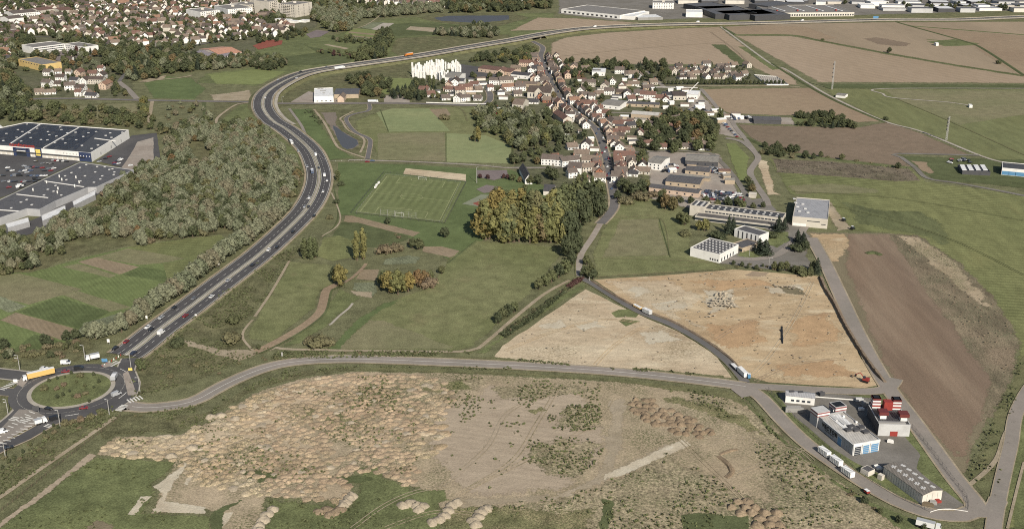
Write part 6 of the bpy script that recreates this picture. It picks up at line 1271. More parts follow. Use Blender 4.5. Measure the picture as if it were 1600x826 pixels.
# willows along the motorway
wl = [(139, 528, 9, .9), (150, 531, 11, .7), (162, 527, 9, .8), (176, 524, 8, .7), (190, 520, 12, .65), (204, 510, 10, .9), (214, 503, 10, .9), (222, 497, 12), (232, 490, 11), (243, 483, 12), (254, 474, 12), (264, 470, 11), (272, 464, 12), (283, 459, 13), (292, 452, 12), (303, 441, 13), (313, 433, 12), (322, 426, 13), (332, 418, 12), (341, 412, 12), (351, 404, 13), (360, 398, 12), (368, 392, 12), (377, 386, 12), (386, 380, 12), (395, 373, 11), (404, 367, 12), (413, 360, 11), (421, 353, 11), (430, 346, 11), (438, 338, 10), (446, 330, 10)]
group_trees([('willow', x, y - 1, h * 1.12, (w_[0] if w_ else 1) * 1.22) for x, y, h, *w_ in wl], 'willows lining the motorway')
# the wood between shops and motorway
wood = [(60, 398), (50, 372), (110, 345), (152, 318), (190, 296), (232, 268), (262, 262), (258, 225), (290, 206), (340, 198), (380, 202), (430, 226), (462, 262), (470, 290), (452, 324), (420, 346), (392, 362), (345, 362), (300, 372), (250, 378), (205, 388), (150, 396), (110, 402)]
wp = scatter(wood, 6.7, .42)
wp += scatter([(262, 214), (300, 190), (345, 186), (330, 200), (290, 208)], 8, .4)
wp = [p for p in wp if not inpoly(*PX(p), [(290, 226), (318, 222), (336, 250), (312, 262), (296, 250)]) and not inpoly(*PX(p), [(80, 385), (150, 372), (210, 372), (215, 390), (120, 400)])]
wp += scatter([(64, 374), (110, 334), (150, 306), (212, 268), (252, 258), (256, 268), (232, 272), (190, 298), (152, 320), (110, 347)], 7, .4)
wp += scatter([(-80, 378), (30, 374), (58, 392), (60, 410), (50, 428), (0, 434), (-80, 440)], 7.5, .4)
wp.sort(key=lambda p: p[1])
N_ = 250; restw = []
wmix = dict(willow=.58, lime=.12, oak=.12, autumn=.05, shrub=.13)
for i, p in enumerate(wp):
    nz = noise.noise(Vector((p[0] * .012, p[1] * .008, 1.5)))
    mixd = dict(willow=.6 + .5 * nz, lime=.14, oak=max(.03, .16 - .35 * nz), shrub=max(.03, .14 - .4 * nz), autumn=.02)
    k = pick(mixd); h = {'willow': 9.5, 'lime': 9, 'oak': 9.5, 'shrub': 5.4, 'autumn': 8}[k] * rnd.uniform(.68, 1.3)
    if i < N_: tree(k, 0, 0, h, world=p, group='trees of the wood behind the shops', parts=i < 60, desc=KINDS[k][3] + ' in the dense wood')
    else: restw.append((tuple(p), k, h))
# hedgerows, belts, gardens: (polygon, spacing, mix, height, as things?)
Z = []
def zone(poly, step, mixd, h, jit=.42, things=False, avoid=True, group=None):
    if mixd is MIXT: h *= 1.25
    for p in scatter(poly, step, jit, avoid):
        k = pick(mixd); hh = h * rnd.uniform(.65, 1.3) * (.5 if KINDS[k][0] == 'shrub' else 1)
        if things: tree(k, 0, 0, hh, world=p, group=group)
        else: Z.append((tuple(p), k, hh))
MIXT = dict(oak=.5, lime=.28, autumn=.06, willow=.08, fir=.07, plum=.01)
MIXV = dict(oak=.45, lime=.3, autumn=.1, fir=.07, willow=.05, plum=.03)
DARK = dict(oak=.7, lime=.2, fir=.1)
for a in [
 ([(-20, 190), (-20, 60), (30, 62), (60, 56), (20, 80), (30, 100), (20, 125), (55, 150), (66, 178), (60, 190)], 12, MIXT, 10),
 ([(0, 4), (120, -4), (118, 12), (60, 14), (20, 20), (0, 18)], 13, DARK, 13),
 ([(62, 168), (120, 172), (190, 176), (228, 180), (255, 200), (262, 212), (240, 208), (200, 200), (130, 196), (60, 192)], 11, dict(lime=.4, oak=.3, shrub=.3), 9),
 ([(160, 88), (195, 80), (290, 92), (330, 92), (350, 100), (300, 114), (262, 118), (225, 128), (200, 126), (180, 115), (165, 104)], 12, MIXT, 11),
 ([(262, 92), (300, 88), (345, 94), (420, 92), (445, 96), (410, 104), (330, 112), (300, 108)], 11, dict(willow=.4, lime=.3, oak=.2, autumn=.1), 9),
 ([(60, 88), (150, 76), (150, 92), (170, 100), (150, 112), (92, 112), (40, 120), (30, 104)], 17, MIXT, 8),
 ([(56, 150), (170, 152), (190, 150), (170, 108), (60, 110)], 21, DARK, 6),
 ([(180, 120), (200, 150), (180, 154), (170, 140)], 12, MIXT, 6),
 ([(220, 160), (232, 158), (228, 186), (216, 190)], 9, dict(gold=.4, lime=.6), 8),
 ([(255, 160), (330, 160), (340, 182), (330, 200), (262, 204)], 16, dict(shrub=.6, willow=.3, lime=.1), 6),
 ([(318, 196), (400, 192), (430, 215), (420, 228), (340, 202)], 10, dict(willow=.4, lime=.4, autumn=.2), 8),
 ([(340, 92), (380, 84), (400, 96), (420, 98), (390, 106), (345, 104)], 11, MIXT, 8),
 ([(395, 52), (440, 46), (478, 48), (480, 56), (440, 66), (405, 70)], 13, DARK, 9),
 ([(330, 26), (420, 24), (440, 28), (420, 36), (340, 36)], 14, MIXT, 10),
 ([(460, 6), (540, 2), (520, 20), (470, 26)], 14, MIXT, 11), ([(484, 20), (550, 14), (564, 30), (548, 48), (520, 54), (500, 40), (486, 30)], 12, dict(willow=.55, lime=.3, autumn=.15), 13),
 ([(560, 22), (690, 11), (696, 20), (600, 28), (564, 30)], 11, dict(willow=.8, oak=.2), 12), ([(700, 12), (860, -2), (860, 14), (790, 20), (700, 22)], 15, MIXT, 11),
 ([(590, 56), (610, 52), (612, 76), (600, 94), (560, 98), (552, 92), (572, 78)], 10, dict(lime=.5, oak=.3, fir=.2), 12), ([(520, 62), (550, 60), (600, 64), (590, 70), (530, 68)], 12, MIXT, 6),
 ([(734, 40), (752, 38), (780, 52), (775, 60), (738, 60), (676, 56), (680, 50), (730, 50)], 9, dict(oak=.5, willow=.3, fir=.2), 9), ([(400, 94), (440, 90), (455, 104), (420, 112), (400, 108)], 11, MIXT, 8), ([(480, 78), (560, 86), (552, 94), (500, 84)], 10, dict(plum=.3, lime=.5, shrub=.2), 6),
 ([(540, 126), (570, 120), (610, 132), (604, 156), (560, 152), (562, 140)], 11, dict(oak=.6, autumn=.15, lime=.25), 10), ([(606, 144), (650, 138), (668, 150), (660, 158), (612, 156)], 9, dict(fir=.6, oak=.4), 9), ([(640, 126), (664, 130), (662, 142), (644, 140)], 9, DARK, 8),
 ([(730, 92), (840, 78), (838, 100), (820, 104), (790, 100), (735, 98)], 12, dict(lime=.5, oak=.4, gold=.1), 10), ([(724, 120), (800, 122), (806, 130), (740, 134), (730, 128)], 11, DARK, 8),
 ([(735, 180), (760, 172), (800, 180), (862, 178), (880, 200), (905, 214), (896, 228), (845, 220), (820, 240), (800, 236), (790, 220), (750, 205)], 10, dict(lime=.4, willow=.3, oak=.25, gold=.05), 10),
 ([(800, 236), (850, 222), (880, 226), (880, 245), (845, 255), (815, 262), (800, 258)], 13, dict(lime=.5, oak=.3, shrub=.2), 7), ([(740, 168), (800, 160), (830, 172), (780, 178)], 14, MIXV, 6),
 ([(862, 98), (880, 96), (1040, 104), (1046, 130), (1000, 134), (960, 108), (930, 122), (870, 125)], 15, DARK, 10), ([(880, 120), (1000, 126), (1040, 150), (1020, 165), (960, 160), (900, 160)], 17, MIXV, 7),
 ([(640, 128), (760, 130), (820, 150), (760, 160), (650, 158)], 19, MIXV, 6), ([(948, 184), (1100, 178), (1122, 200), (1112, 238), (1040, 240), (1000, 232), (980, 205)], 11, dict(oak=.55, lime=.3, autumn=.1, fir=.05), 10),
 ([(1000, 190), (1020, 184), (1090, 186), (1100, 196), (1040, 200)], 9, DARK, 9), ([(985, 216), (1010, 232), (1008, 262), (985, 262)], 12, MIXV, 8), ([(966, 160), (1052, 160), (1060, 175), (985, 172)], 12, MIXV, 6),
 ([(1090, 316), (1165, 322), (1172, 324), (1200, 318), (1196, 330), (1140, 328), (1070, 316)], 8, dict(shrub=.5, lime=.3, oak=.2), 7), ([(1040, 300), (1086, 306), (1080, 322), (1050, 314), (1010, 306), (1012, 296)], 9, dict(oak=.5, shrub=.5), 6),
 ([(1166, 284), (1180, 282), (1184, 296), (1176, 306), (1164, 298)], 8, dict(autumn=.3, oak=.5, shrub=.2), 6),
 ([(1195, 228), (1240, 234), (1262, 246), (1240, 250), (1200, 246), (1184, 240)], 8, dict(oak=.5, shrub=.5), 7), ([(1262, 240), (1300, 246), (1420, 262), (1420, 266), (1300, 252), (1262, 248)], 14, dict(shrub=.8, oak=.2), 5),
 ([(1245, 196), (1275, 188), (1310, 186), (1335, 196), (1338, 202), (1280, 200)], 7, DARK, 7), ([(1240, 179), (1302, 180), (1302, 186), (1242, 186)], 5.5, dict(oak=1), 6), ([(1118, 180), (1136, 176), (1140, 188), (1122, 190)], 9, MIXV, 7),
 ([(750, 304), (780, 294), (800, 300), (798, 310)], 9, dict(lime=1), 6),
 ([(0, 545), (70, 532), (132, 528), (140, 545), (100, 560), (0, 566)], 7, dict(shrub=.75, oak=.25), 6), ([(200, 560), (250, 535), (254, 540), (226, 575), (226, 606), (212, 604)], 6, dict(shrub=.5, lime=.5), 5),
 ([(0, 700), (60, 670), (110, 655), (172, 636), (176, 642), (60, 706), (0, 738)], 9, dict(shrub=1), 3.6), ([(160, 658), (188, 644), (232, 640), (228, 650), (190, 652)], 5, dict(oak=.3, shrub=.7), 3),
 ([(480, 375), (500, 372), (480, 400), (455, 410)], 12, dict(shrub=1), 4), ([(470, 340), (510, 270), (520, 270), (500, 345)], 18, dict(shrub=1), 4), ([(230, 560), (300, 545), (400, 560), (330, 590), (240, 610)], 14, dict(shrub=1), 4),
 ([(500, 548), (730, 552), (728, 556), (500, 552)], 7, dict(shrub=1), 3), ([(400, 560), (500, 549), (500, 553), (420, 570)], 5, dict(shrub=1), 3),
 ([(772, 536), (800, 512), (830, 488), (880, 452), (884, 456), (830, 496), (790, 528)], 4.5, dict(oak=.4, shrub=.6), 3), ([(592, 356), (640, 374), (660, 380), (640, 384), (600, 368)], 10, dict(shrub=1), 4),
 ([(1310, 752), (1380, 800), (1440, 820), (1450, 830), (1380, 812), (1320, 768)], 5, dict(shrub=.5, oak=.5), 3.2), ([(1466, 726), (1492, 756), (1500, 762), (1494, 770)], 5, dict(oak=1), 3),
 ([(1130, 408), (1280, 428), (1284, 432), (1140, 418)], 6, dict(oak=.6, shrub=.4), 3.5),
 ([(940, 330), (958, 318), (950, 345), (935, 380), (922, 402), (918, 390)], 8, DARK, 7)]:
    zone(*a)
# gardens inside the town
town_poly = [(-10, 128), (-10, 4), (60, -14), (350, -14), (480, 10), (430, 40), (385, 64), (320, 70), (285, 84), (160, 80), (60, 56), (20, 110)]
zone(town_poly, 11.2, MIXT, 7); zone([(480, -14), (870, -16), (860, 8), (700, 16), (480, 20)], 17, MIXT, 9); zone([(1040, 100), (1170, 102), (1172, 130), (1046, 130)], 15, DARK, 4.5)
zone([(1060, -6), (1640, -10), (1640, 15), (1400, 20), (1345, 10), (1240, 4)], 32, dict(oak=.7, fir=.3), 8); zone([(1440, 14), (1640, 6), (1640, 16), (1450, 19)], 14, DARK, 10)
# named trees, near and mid distance
GOLD = 'golden poplars of the grove'
for x, y, h, k in [(752, 371, 19, 'gold'), (765, 374, 22, 'gold'), (780, 377, 23, 'gold'), (795, 379, 22, 'lime'), (811, 378, 21, 'gold'), (828, 379, 22, 'gold'), (844, 378, 21, 'autumn'), (860, 379, 24, 'gold'), (876, 379, 24, 'gold'), (890, 380, 20, 'oak'), (757, 352, 20, 'gold'), (772, 350, 22, 'gold'), (790, 352, 22, 'gold'), (806, 350, 19, 'col'), (822, 350, 20, 'gold'), (840, 352, 22, 'lime'), (856, 354, 24, 'gold'), (872, 352, 24, 'lime'), (889, 352, 23, 'lime'), (906, 352, 22, 'oak'), (916, 348, 20, 'oak'), (883, 332, 21, 'lime'), (900, 330, 22, 'lime'), (918, 330, 20, 'oak'), (930, 332, 18, 'oak'), (936, 340, 15, 'oak'), (780, 332, 15, 'autumn'), (866, 334, 18, 'lime'), (903, 308, 16, 'col'), (913, 308, 16, 'col'), (925, 312, 16, 'col'), (935, 314, 15, 'lime'),
                   (888, 402, 14, 'oak'), (902, 396, 12, 'oak')]: tree(k, x, y, h * rnd.uniform(1.12, 1.42), rnd.uniform(.7, .88) if k != 'col' else 1.1, GOLD, parts=True)
for x, y, h, k in [(759, 374, 27, 'colgold'), (788, 379, 28, 'colgold'), (803, 378, 27, 'col'), (836, 379, 27, 'colgold'), (852, 378, 29, 'col'), (868, 379, 28, 'colgold'), (798, 352, 27, 'colgold'), (830, 352, 27, 'col'), (864, 353, 28, 'colgold'), (782, 340, 24, 'colgold'), (815, 342, 24, 'colgold'), (880, 340, 26, 'col')]: tree(k, x, y, h, 1.35, GOLD, parts=True)
for x, y, h, k, wf in [(558, 407, 21, 'colgold', .8), (568, 405, 22, 'colgold', .85), (477, 404, 15, 'col', 1.3), (486, 405, 16, 'col', 1.2), (493, 402, 14, 'col', 1.2), (532, 447, 17, 'gold', .75), (522, 440, 12, 'oak', .7), (608, 457, 16, 'gold', .95), (622, 460, 18, 'gold', .95), (638, 456, 15, 'gold', .9), (600, 448, 13, 'lime', 1), (652, 448, 13, 'autumn', .9), (663, 444, 11, 'autumn', .9), (673, 438, 8, 'lime', 1), (668, 448, 7, 'shrub', 1.2), (690, 428, 7, 'lime', 1), (655, 389, 9, 'oak', 1.2), (645, 388, 9, 'oak', 1), (620, 392, 7, 'shrub', 1), (600, 396, 8, 'shrub', 1.1), (695, 371, 9, 'oak', 1.2), (606, 350, 6, 'oak', 1.1), (528, 282, 9, 'col', 1.9), (526, 318, 4, 'bush', 1), (533, 290, 4, 'bush', 1), (515, 342, 4, 'shrub', 1), (497, 540, 8, 'shrub', 1.1), (506, 541, 7, 'shrub', 1.1), (488, 538, 6, 'shrub', 1), (404, 546, 4, 'oak', 1), (366, 505, 6, 'bush', 1), (362, 535, 8, 'shrub', 1), (277, 541, 6, 'bush', 1),
                       (778, 505, 8, 'oak', 1), (785, 500, 9, 'oak', 1), (794, 494, 9, 'oak', 1), (803, 488, 8, 'lime', 1), (842, 452, 9, 'oak', 1), (851, 447, 9, 'lime', 1), (862, 441, 10, 'lime', 1), (873, 434, 11, 'oak', 1), (884, 428, 12, 'lime', .95), (912, 432, 8, 'oak', 1), (919, 434, 9, 'oak', 1), (927, 436, 8, 'oak', 1), (916, 414, 8, 'oak', .9), (924, 424, 7, 'oak', 1), (893, 414, 11, 'oak', 1),
                       (1040, 327, 14, 'autumn', .95), (1052, 329, 13, 'autumn', .9), (1034, 322, 12, 'oak', .9), (1070, 352, 11, 'lime', 1), (1062, 348, 10, 'lime', 1), (1101, 361, 11, 'gold', .95), (1092, 360, 9, 'gold', .9), (1138, 366, 15, 'fir', 1.1), (1145, 362, 12, 'fir', 1.1), (1070, 368, 5, 'shrub', 1.2), (1118, 372, 6, 'bush', 1), (1126, 374, 6, 'bush', 1), (1195, 398, 12, 'fir', 1.8), (1186, 394, 11, 'fir', 1.6), (1216, 362, 13, 'fir', 1.3), (1225, 360, 11, 'fir', 1.2), (1208, 372, 5, 'bush', 1), (1246, 378, 10, 'fir', 1.2), (1254, 386, 12, 'fir', 1.3), (1244, 392, 6, 'bush', 1.3), (1258, 392, 9, 'oak', 1), (1210, 422, 7, 'oak', .9), (1220, 424, 8, 'oak', .9), (1228, 423, 8, 'oak', .9), (1240, 426, 6, 'oak', 1), (1256, 430, 6, 'bush', 1.2), (1266, 430, 7, 'oak', 1), (1276, 428, 12, 'fir', 1.2), (1270, 424, 8, 'oak', 1), (1245, 424, 5, 'shrub', 1.3),
                       (980, 302, 12, 'oak', 1.1), (972, 296, 12, 'oak', 1.1), (990, 306, 12, 'oak', 1), (1002, 300, 12, 'oak', 1.05), (1010, 296, 10, 'lime', 1), (965, 312, 9, 'oak', 1), (1000, 312, 8, 'shrub', 1.3), (978, 318, 7, 'shrub', 1.3), (1020, 308, 6, 'shrub', 1.2), (865, 282, 13, 'oak', 1), (858, 276, 11, 'oak', 1), (828, 288, 9, 'oak', 1.1), (840, 288, 10, 'oak', 1), (812, 285, 6, 'autumn', 1), (801, 282, 7, 'lime', 1.3), (793, 280, 5, 'plum', 1), (787, 279, 5, 'plum', 1), (750, 279, 5, 'plum', 1), (762, 280, 5, 'plum', 1), (804, 256, 11, 'oak', 1.2), (800, 252, 9, 'oak', 1), (840, 257, 8, 'autumn', 1.1), (862, 298, 8, 'fir', 1.5), (820, 300, 8, 'lime', 1), (853, 226, 13, 'gold', 1), (876, 224, 13, 'oak', 1.1), (868, 222, 11, 'oak', 1), (912, 216, 11, 'oak', 1), (906, 218, 10, 'fir', 1.2), (747, 222, 17, 'gold', .6), (743, 222, 15, 'lime', .6), (738, 220, 6, 'autumn', 1), (826, 206, 14, 'col', .8), (1123, 189, 14, 'col', 1.3), (1127, 190, 13, 'col', 1.1), (1258, 248, 9, 'oak', 1.1), (865, 154, 9, 'autumn', 1), (672, 138, 15, 'col', .9), (678, 138, 15, 'col', 1.1), (694, 186, 6, 'shrub', 1.3), (696, 187, 6, 'shrub', 1.2),
                       (16, 559, 6, 'willow', 1), (360, 99, 9, 'lime', 1), (1389, 83, 9, 'oak', 1.2), (1285, 64, 4, 'bush', 1), (1560, 100, 5, 'bush', 1), (1384, 188, 4, 'bush', 1), (118, 98, 9, 'fir', 1), (123, 104, 11, 'fir', .9), (76, 92, 9, 'oak', .9), (82, 92, 9, 'autumn', .9), (150, 86, 10, 'oak', 1.2)]: tree(k, x, y, h, wf)
# clipped row along the close
for i in range(30):
    x = 1038 + i * 6.4; tree('oak', x, 132.2 + .2 * math.sin(i), 6.5, .95, 'clipped trees in the straight row', desc='clipped dark tree in the straight row')
# saplings: roundabout and its verge
for x, y in ((77, 598), (90, 594), (102, 592), (100, 604), (89, 610), (99, 620), (109, 614), (90, 624), (147, 588), (155, 600), (147, 608), (133, 606), (134, 618), (120, 600), (122, 622), (126, 590), (114, 622), (112, 586), (70, 610), (140, 630)): tree('oak' if rnd.random() < .7 else 'shrub', x, y, rnd.uniform(2, 3.4), .9, 'saplings on the roundabout', z=ZG)
for x, y in ((70, 698 - 22), (48, 695), (36, 706), (84, 665), (91, 668), (102, 662), (113, 660), (127, 656), (142, 652), (158, 646), (22, 716), (14, 722), (4, 730)): tree('shrub' if y < 664 and x > 100 else 'oak', x, y + 2, rnd.uniform(2.4, 3.6), .8, 'young verge trees beside the slip road')
# everything further off or too small to single out: one mass that carries real tree meshes
src = {}
for k in ('willow', 'lime', 'oak', 'autumn', 'shrub', 'gold', 'fir', 'plum'):
    for i, v in enumerate(TREE[k][:2]): src[(k, i)] = None
allp = restw + Z
proto_objs = []
keys = []
for (k, i) in src:                                 # the first point of each sort becomes a tree of its own, and lends its mesh to the mass
    j = next((n_ for n_, q in enumerate(allp) if q[1] == k and PX(q[0])[1] > 0), None)
    if j is None: continue
    q = allp.pop(j); o = bpy.data.objects.new(KINDS[k][2], TREE[k][i][2]); col.objects.link(o); o.location = q[0]; s = q[2] / (10 if k != 'shrub' else 4.6); o.scale = (s, s, s)
    reg(o, KINDS[k][3], KINDS[k][4], px=PX(q[0])); keys.append((k, i)); proto_objs.append(o)
near = [q for q in allp if True]
def mass(name, lst, label, cat):
    pts = []
    for p, k, h in lst:
        cand = [n_ for n_, kk in enumerate(keys) if kk[0] == k]
        if not cand: continue
        s = h / (10 if k != 'shrub' else 4.6); pts.append((p, rnd.choice(cand), (s * rnd.uniform(1, 1.3), s * rnd.uniform(1, 1.3), s), rnd.uniform(0, 6.28)))
    return gn_scatter(name, proto_objs, pts, label, cat)
# the 90 nearest of these gardens' and hedges' trees are things
allz = sorted([q for q in allp if q in Z or True][len(restw) - 0 if False else 0:], key=lambda q: q[0][1])
zs = sorted([q for q in Z if q in allp], key=lambda q: q[0][1]) if len(Z) < 1 else []
mass('woodland', [q for q in allp if PX(q[0])[0] < 480 and 196 < PX(q[0])[1] < 440], 'dense grey-green wood between the shops and the motorway', 'wood')
mass('garden_trees', [q for q in allp if not (PX(q[0])[0] < 480 and 196 < PX(q[0])[1] < 440)], 'mass of small trees and bushes in gardens and hedgerows', 'trees')
print('TREES', len(wp), len(restw), len(Z), len([1 for r_ in REG if r_[0]['category'] == 'tree']))
# ================================================================ vehicles
ZV = ZG + .05
def car_meshes(L=4.3, W=1.8, H=1.45, van=0):
    b = MB(); w2 = W / 2
    prof = [(-L / 2, .35), (-L / 2, .85), (-L * .42, .98), (L * .2, .98), (L * .46, .78), (L / 2, .6), (L / 2, .32)] if not van else [(-L / 2, .4), (-L / 2, H), (L * .22, H), (L * .36, H * .62), (L * .48, H * .5), (L / 2, H * .42), (L / 2, .35)]
    n = len(prof); o_ = len(b.v)
    b.v += [(x, -w2 * (.94 if z > .9 else 1), z) for x, z in prof] + [(x, w2 * (.94 if z > .9 else 1), z) for x, z in prof]
    for i in range(n): j = (i + 1) % n; b.f.append((o_ + i, o_ + j, o_ + n + j, o_ + n + i)[::-1]); b.m.append(0)
    b.f.append(tuple(range(n))[::-1]); b.f.append(tuple(n + i for i in range(n))); b.m += [0, 0]
    g = MB()
    def frus(x0, x1, X0, X1, z0, z1, wa, wb, mb):
        v = [(x0, -wa, z0), (x1, -wa, z0), (x1, wa, z0), (x0, wa, z0), (X0, -wb, z1), (X1, -wb, z1), (X1, wb, z1), (X0, wb, z1)]; k = len(mb.v); mb.v += v
        for f in ((0, 1, 5, 4), (1, 2, 6, 5), (2, 3, 7, 6), (3, 0, 4, 7), (4, 5, 6, 7)): mb.f.append(tuple(k + i for i in f)); mb.m.append(0)
    if not van:
        frus(-L * .42, L * .2, -L * .3, L * .06, .97, H - .05, w2 * .93, w2 * .76, g); frus(-L * .3, L * .06, -L * .28, L * .04, H - .06, H, w2 * .78, w2 * .72, b)
    else: frus(L * .12, L * .44, L * .1, L * .27, H * .62, H * .93, w2 * 1.005, w2 * .97, g)
    wh = MB(); wh.tube([(0, -.11, 0), (0, .11, 0)], .33, 10); lt = MB(); lt.box((0, 0, 0), (.08, .35, .16))
    out = []
    for nm, m_ in (('car', b), ('window', g), ('wheel', wh), ('headlight', lt)):
        me = bpy.data.meshes.new(nm); me.from_pydata([tuple(v) for v in m_.v], [], m_.f); me.materials.append(M['glass']); out.append(me)
    return out, L, W
PAINT = {}
for k, rgb in dict(white=(226, 226, 224), silver=(170, 172, 174), grey=(112, 114, 118), black=(40, 41, 44), red=(132, 44, 46), blue=(78, 92, 118), darkblue=(52, 60, 80), yellow=(216, 178, 110), orange=(206, 130, 60), green=(48, 66, 58)).items():
    PAINT[k] = plain('paint_' + k, rgb, .35, .03, spec=.5)
CM = car_meshes(); VM = car_meshes(5.2, 2.0, 2.3, 1); joined_car = {}
def car(x, y, ang, colour, van=False, desc=None, group=None, detail=True, z=None, cat=None, s=1.0):
    ms, L, W = VM if van else CM; p = P(x, y, ZV); z = ZV if z is None else z
    o = bpy.data.objects.new('van' if van else 'car', ms[0]); col.objects.link(o); o.location = (p[0], p[1], z); o.rotation_euler = (0, 0, ang); o.scale = (s, s, s); obj_mat(o, PAINT[colour])
    g = bpy.data.objects.new('window', ms[1]); col.objects.link(g); g.parent = o; obj_mat(g, M['glass'])
    if detail:
        for sx in (-.31, .31):
            for sy in (-1, 1): c = bpy.data.objects.new('wheel', ms[2]); col.objects.link(c); c.parent = o; c.location = (L * sx, sy * (W / 2 - .05), .33); obj_mat(c, M['rubber'])
        for sy in (-1, 1): c = bpy.data.objects.new('headlight', ms[3]); col.objects.link(c); c.parent = o; c.location = (L / 2, sy * W * .34, .66); obj_mat(c, M['skylight'])
    reg(o, desc or f'{colour} {"van" if van else "car"} driving on the dual carriageway', cat or ('van' if van else 'car'), group, px=(x, y)); return o
def road_dir(x, y, side):
    p = P(x, y).to_2d(); i = min(range(nH - 1), key=lambda k: (hp[k] - p).length_squared); d = hp[i + 1] - hp[i]; a = math.atan2(d[1], d[0]); return (a if side > 0 else a + math.pi), HZ[i]
for x, y, c, sd, van in [(395, 415, 'black', 1, 0), (357, 439, 'silver', 1, 0), (331, 464, 'white', 1, 0), (303, 467, 'grey', -1, 0), (272, 482, 'black', -1, 0), (252, 497, 'silver', -1, 0), (231, 512, 'white', -1, 0), (236, 516, 'black', -1, 0), (290, 494, 'red', 1, 0), (252, 521, 'white', 1, 1), (197, 535, 'red', -1, 0), (180, 545, 'black', -1, 0), (209, 552, 'darkblue', 1, 0),
                         (452, 220, 'black', -1, 0), (466, 237, 'silver', -1, 0), (493, 243, 'white', 1, 1), (480, 261, 'silver', -1, 0), (498, 263, 'black', 1, 0), (507, 275, 'white', 1, 1), (511, 283, 'white', 1, 0), (505, 300, 'white', 1, 0), (483, 310, 'white', -1, 0), (476, 324, 'silver', -1, 0), (482, 324, 'black', -1, 0), (491, 338, 'black', 1, 0), (458, 363, 'black', 1, 0), (433, 387, 'black', 1, 0), (420, 391, 'white', -1, 0),
                         (415, 157, 'white', 1, 0), (464, 127, 'white', 1, 0), (435, 130, 'silver', -1, 0), (470, 117, 'black', -1, 0), (510, 110, 'grey', -1, 0), (929, 46, 'white', -1, 1), (1090, 37, 'white', -1, 1), (1253, 33, 'white', -1, 1)]:
    a, h = road_dir(x, y, sd); car(x, y, a, c, bool(van), z=ZV + h + (.04), group='vehicles on the dual carriageway', s=1.08)
for x, y, ang, c, van, d in [(103, 568, R(6), 'white', 1, 'white van entering from the upper slip road'), (69, 576, R(10), 'white', 0, 'white car behind the yellow lorry on the upper slip'), (103, 581, R(10), 'red', 0, 'dark red car at the top of the roundabout'), (124, 577, R(8), 'black', 1, 'black van at the top of the roundabout'), (131, 638, R(10), 'red', 0, 'dark red car at the bottom of the roundabout'), (76, 639, R(-18), 'black', 0, 'black car at the lower left of the roundabout'), (86, 655, R(35), 'black', 1, 'black van leaving behind the concrete mixer'), (3, 676, R(38), 'white', 1, 'white van at the left edge of the exit road'), (14, 700, R(38), 'black', 0, 'black car on the lower exit road at left'), (182, 617, R(55), 'silver', 1, 'silver pickup on the right curve of the roundabout')]:
    car(x, y, ang, c, bool(van), desc=d, z=zm + .02)
    REG[-1] = (*REG[-1][:3], True)
def lorry(x, y, ang, cabc, boxc, L=11, label='', h=3.6, cat='lorry', z=None, flat=False, name='lorry'):
    p = P(x, y, ZV); o = empty(name, (p[0], p[1], z if z is not None else zm + .02), ang); reg(o, label, cat, fixed=True)
    c = MB(); b = len(c.v)
    pr = [(L / 2 - 2.1, .5), (L / 2 - 2.1, 2.9), (L / 2 - .5, 2.9), (L / 2 - .1, 1.7), (L / 2, .5)]; n = len(pr); c.v += [(q, -1.2, w_) for q, w_ in pr] + [(q, 1.2, w_) for q, w_ in pr]
    for i in range(n): j = (i + 1) % n; c.f.append((i, j, n + j, n + i)[::-1]); c.m.append(0)
    c.f += [tuple(range(n))[::-1], tuple(n + i for i in range(n))]; c.m += [0, 0]; c.build('cab', PAINT[cabc], o)
    w_ = MB(); w_.box((L / 2 - .28, 0, 2.2), (.3, 2.1, .8), 0); w_.build('windscreen', M['glass'], o)
    t = MB(); t.box((-1.2, 0, (.95 if not flat else .9) + (h - .95) / 2 if not flat else 1.1), (L - 2.6, 2.45, h - .95 if not flat else .4)); t.build('trailer_body', PAINT[boxc], o)
    if not flat: t = MB(); t.box((-1.2, 0, h + .04), (L - 2.7, 2.3, .08)); t.build('trailer_roof', PAINT['white' if boxc != 'white' else 'silver'], o)
    ch = MB(); ch.box((-.4, 0, .75), (L - 1.4, 1.0, .3)); ch.build('chassis', M['black'], o)
    wm_ = None
    for xx in ([L / 2 - 1.2, -L / 2 + 1, -L / 2 + 2.2] + ([-L / 2 + 3.4, L / 2 - 3.2] if L > 9 else [])):
        for s in (-1, 1):
            if wm_ is None: k = MB(); k.tube([(0, -.15, 0), (0, .15, 0)], .48, 10); q = k.build('wheel', M['rubber'], o); wm_ = q.data
            else: q = bpy.data.objects.new('wheel', wm_); col.objects.link(q); q.parent = o
            q.location = (xx, s * 1.12, .48)
    return o
lorry(61, 589, R(200 + 14), 'white', 'yellow', 16.5, 'long articulated lorry with pale yellow trailer on the roundabout', 3.8)
lorry(145, 561, R(210), 'white', 'white', 7.5, 'white box lorry waiting at the motorway entry of the roundabout', 3.2); lorry(179, 592, R(95), 'silver', 'silver', 6.5, 'grey box lorry at the upper right of the roundabout', 3.0)
lorry(64, 661, R(38), 'white', 'white', 6, 'white tanker lorry on the hatched exit road', 2.8)
a, h = road_dir(455, 224, -1); lorry(455, 224, a, 'white', 'silver', 9, 'pale lorry heading down the curve beside a black car', 3.2, z=ZV + h); a, h = road_dir(488, 269, -1); lorry(488, 270, a, 'blue', 'blue', 8, 'blue lorry on the tightest part of the motorway bend', 3.2, z=ZV + h)
a, h = road_dir(531, 112, 1); lorry(531, 112, a, 'white', 'white', 16, 'long white lorry on the light far carriageway', 3.8, z=ZV + h); a, h = road_dir(639, 92, -1); lorry(639, 91, a, 'orange', 'orange', 14, 'orange tanker lorry above the white stacks', 3.6, z=ZV + h)
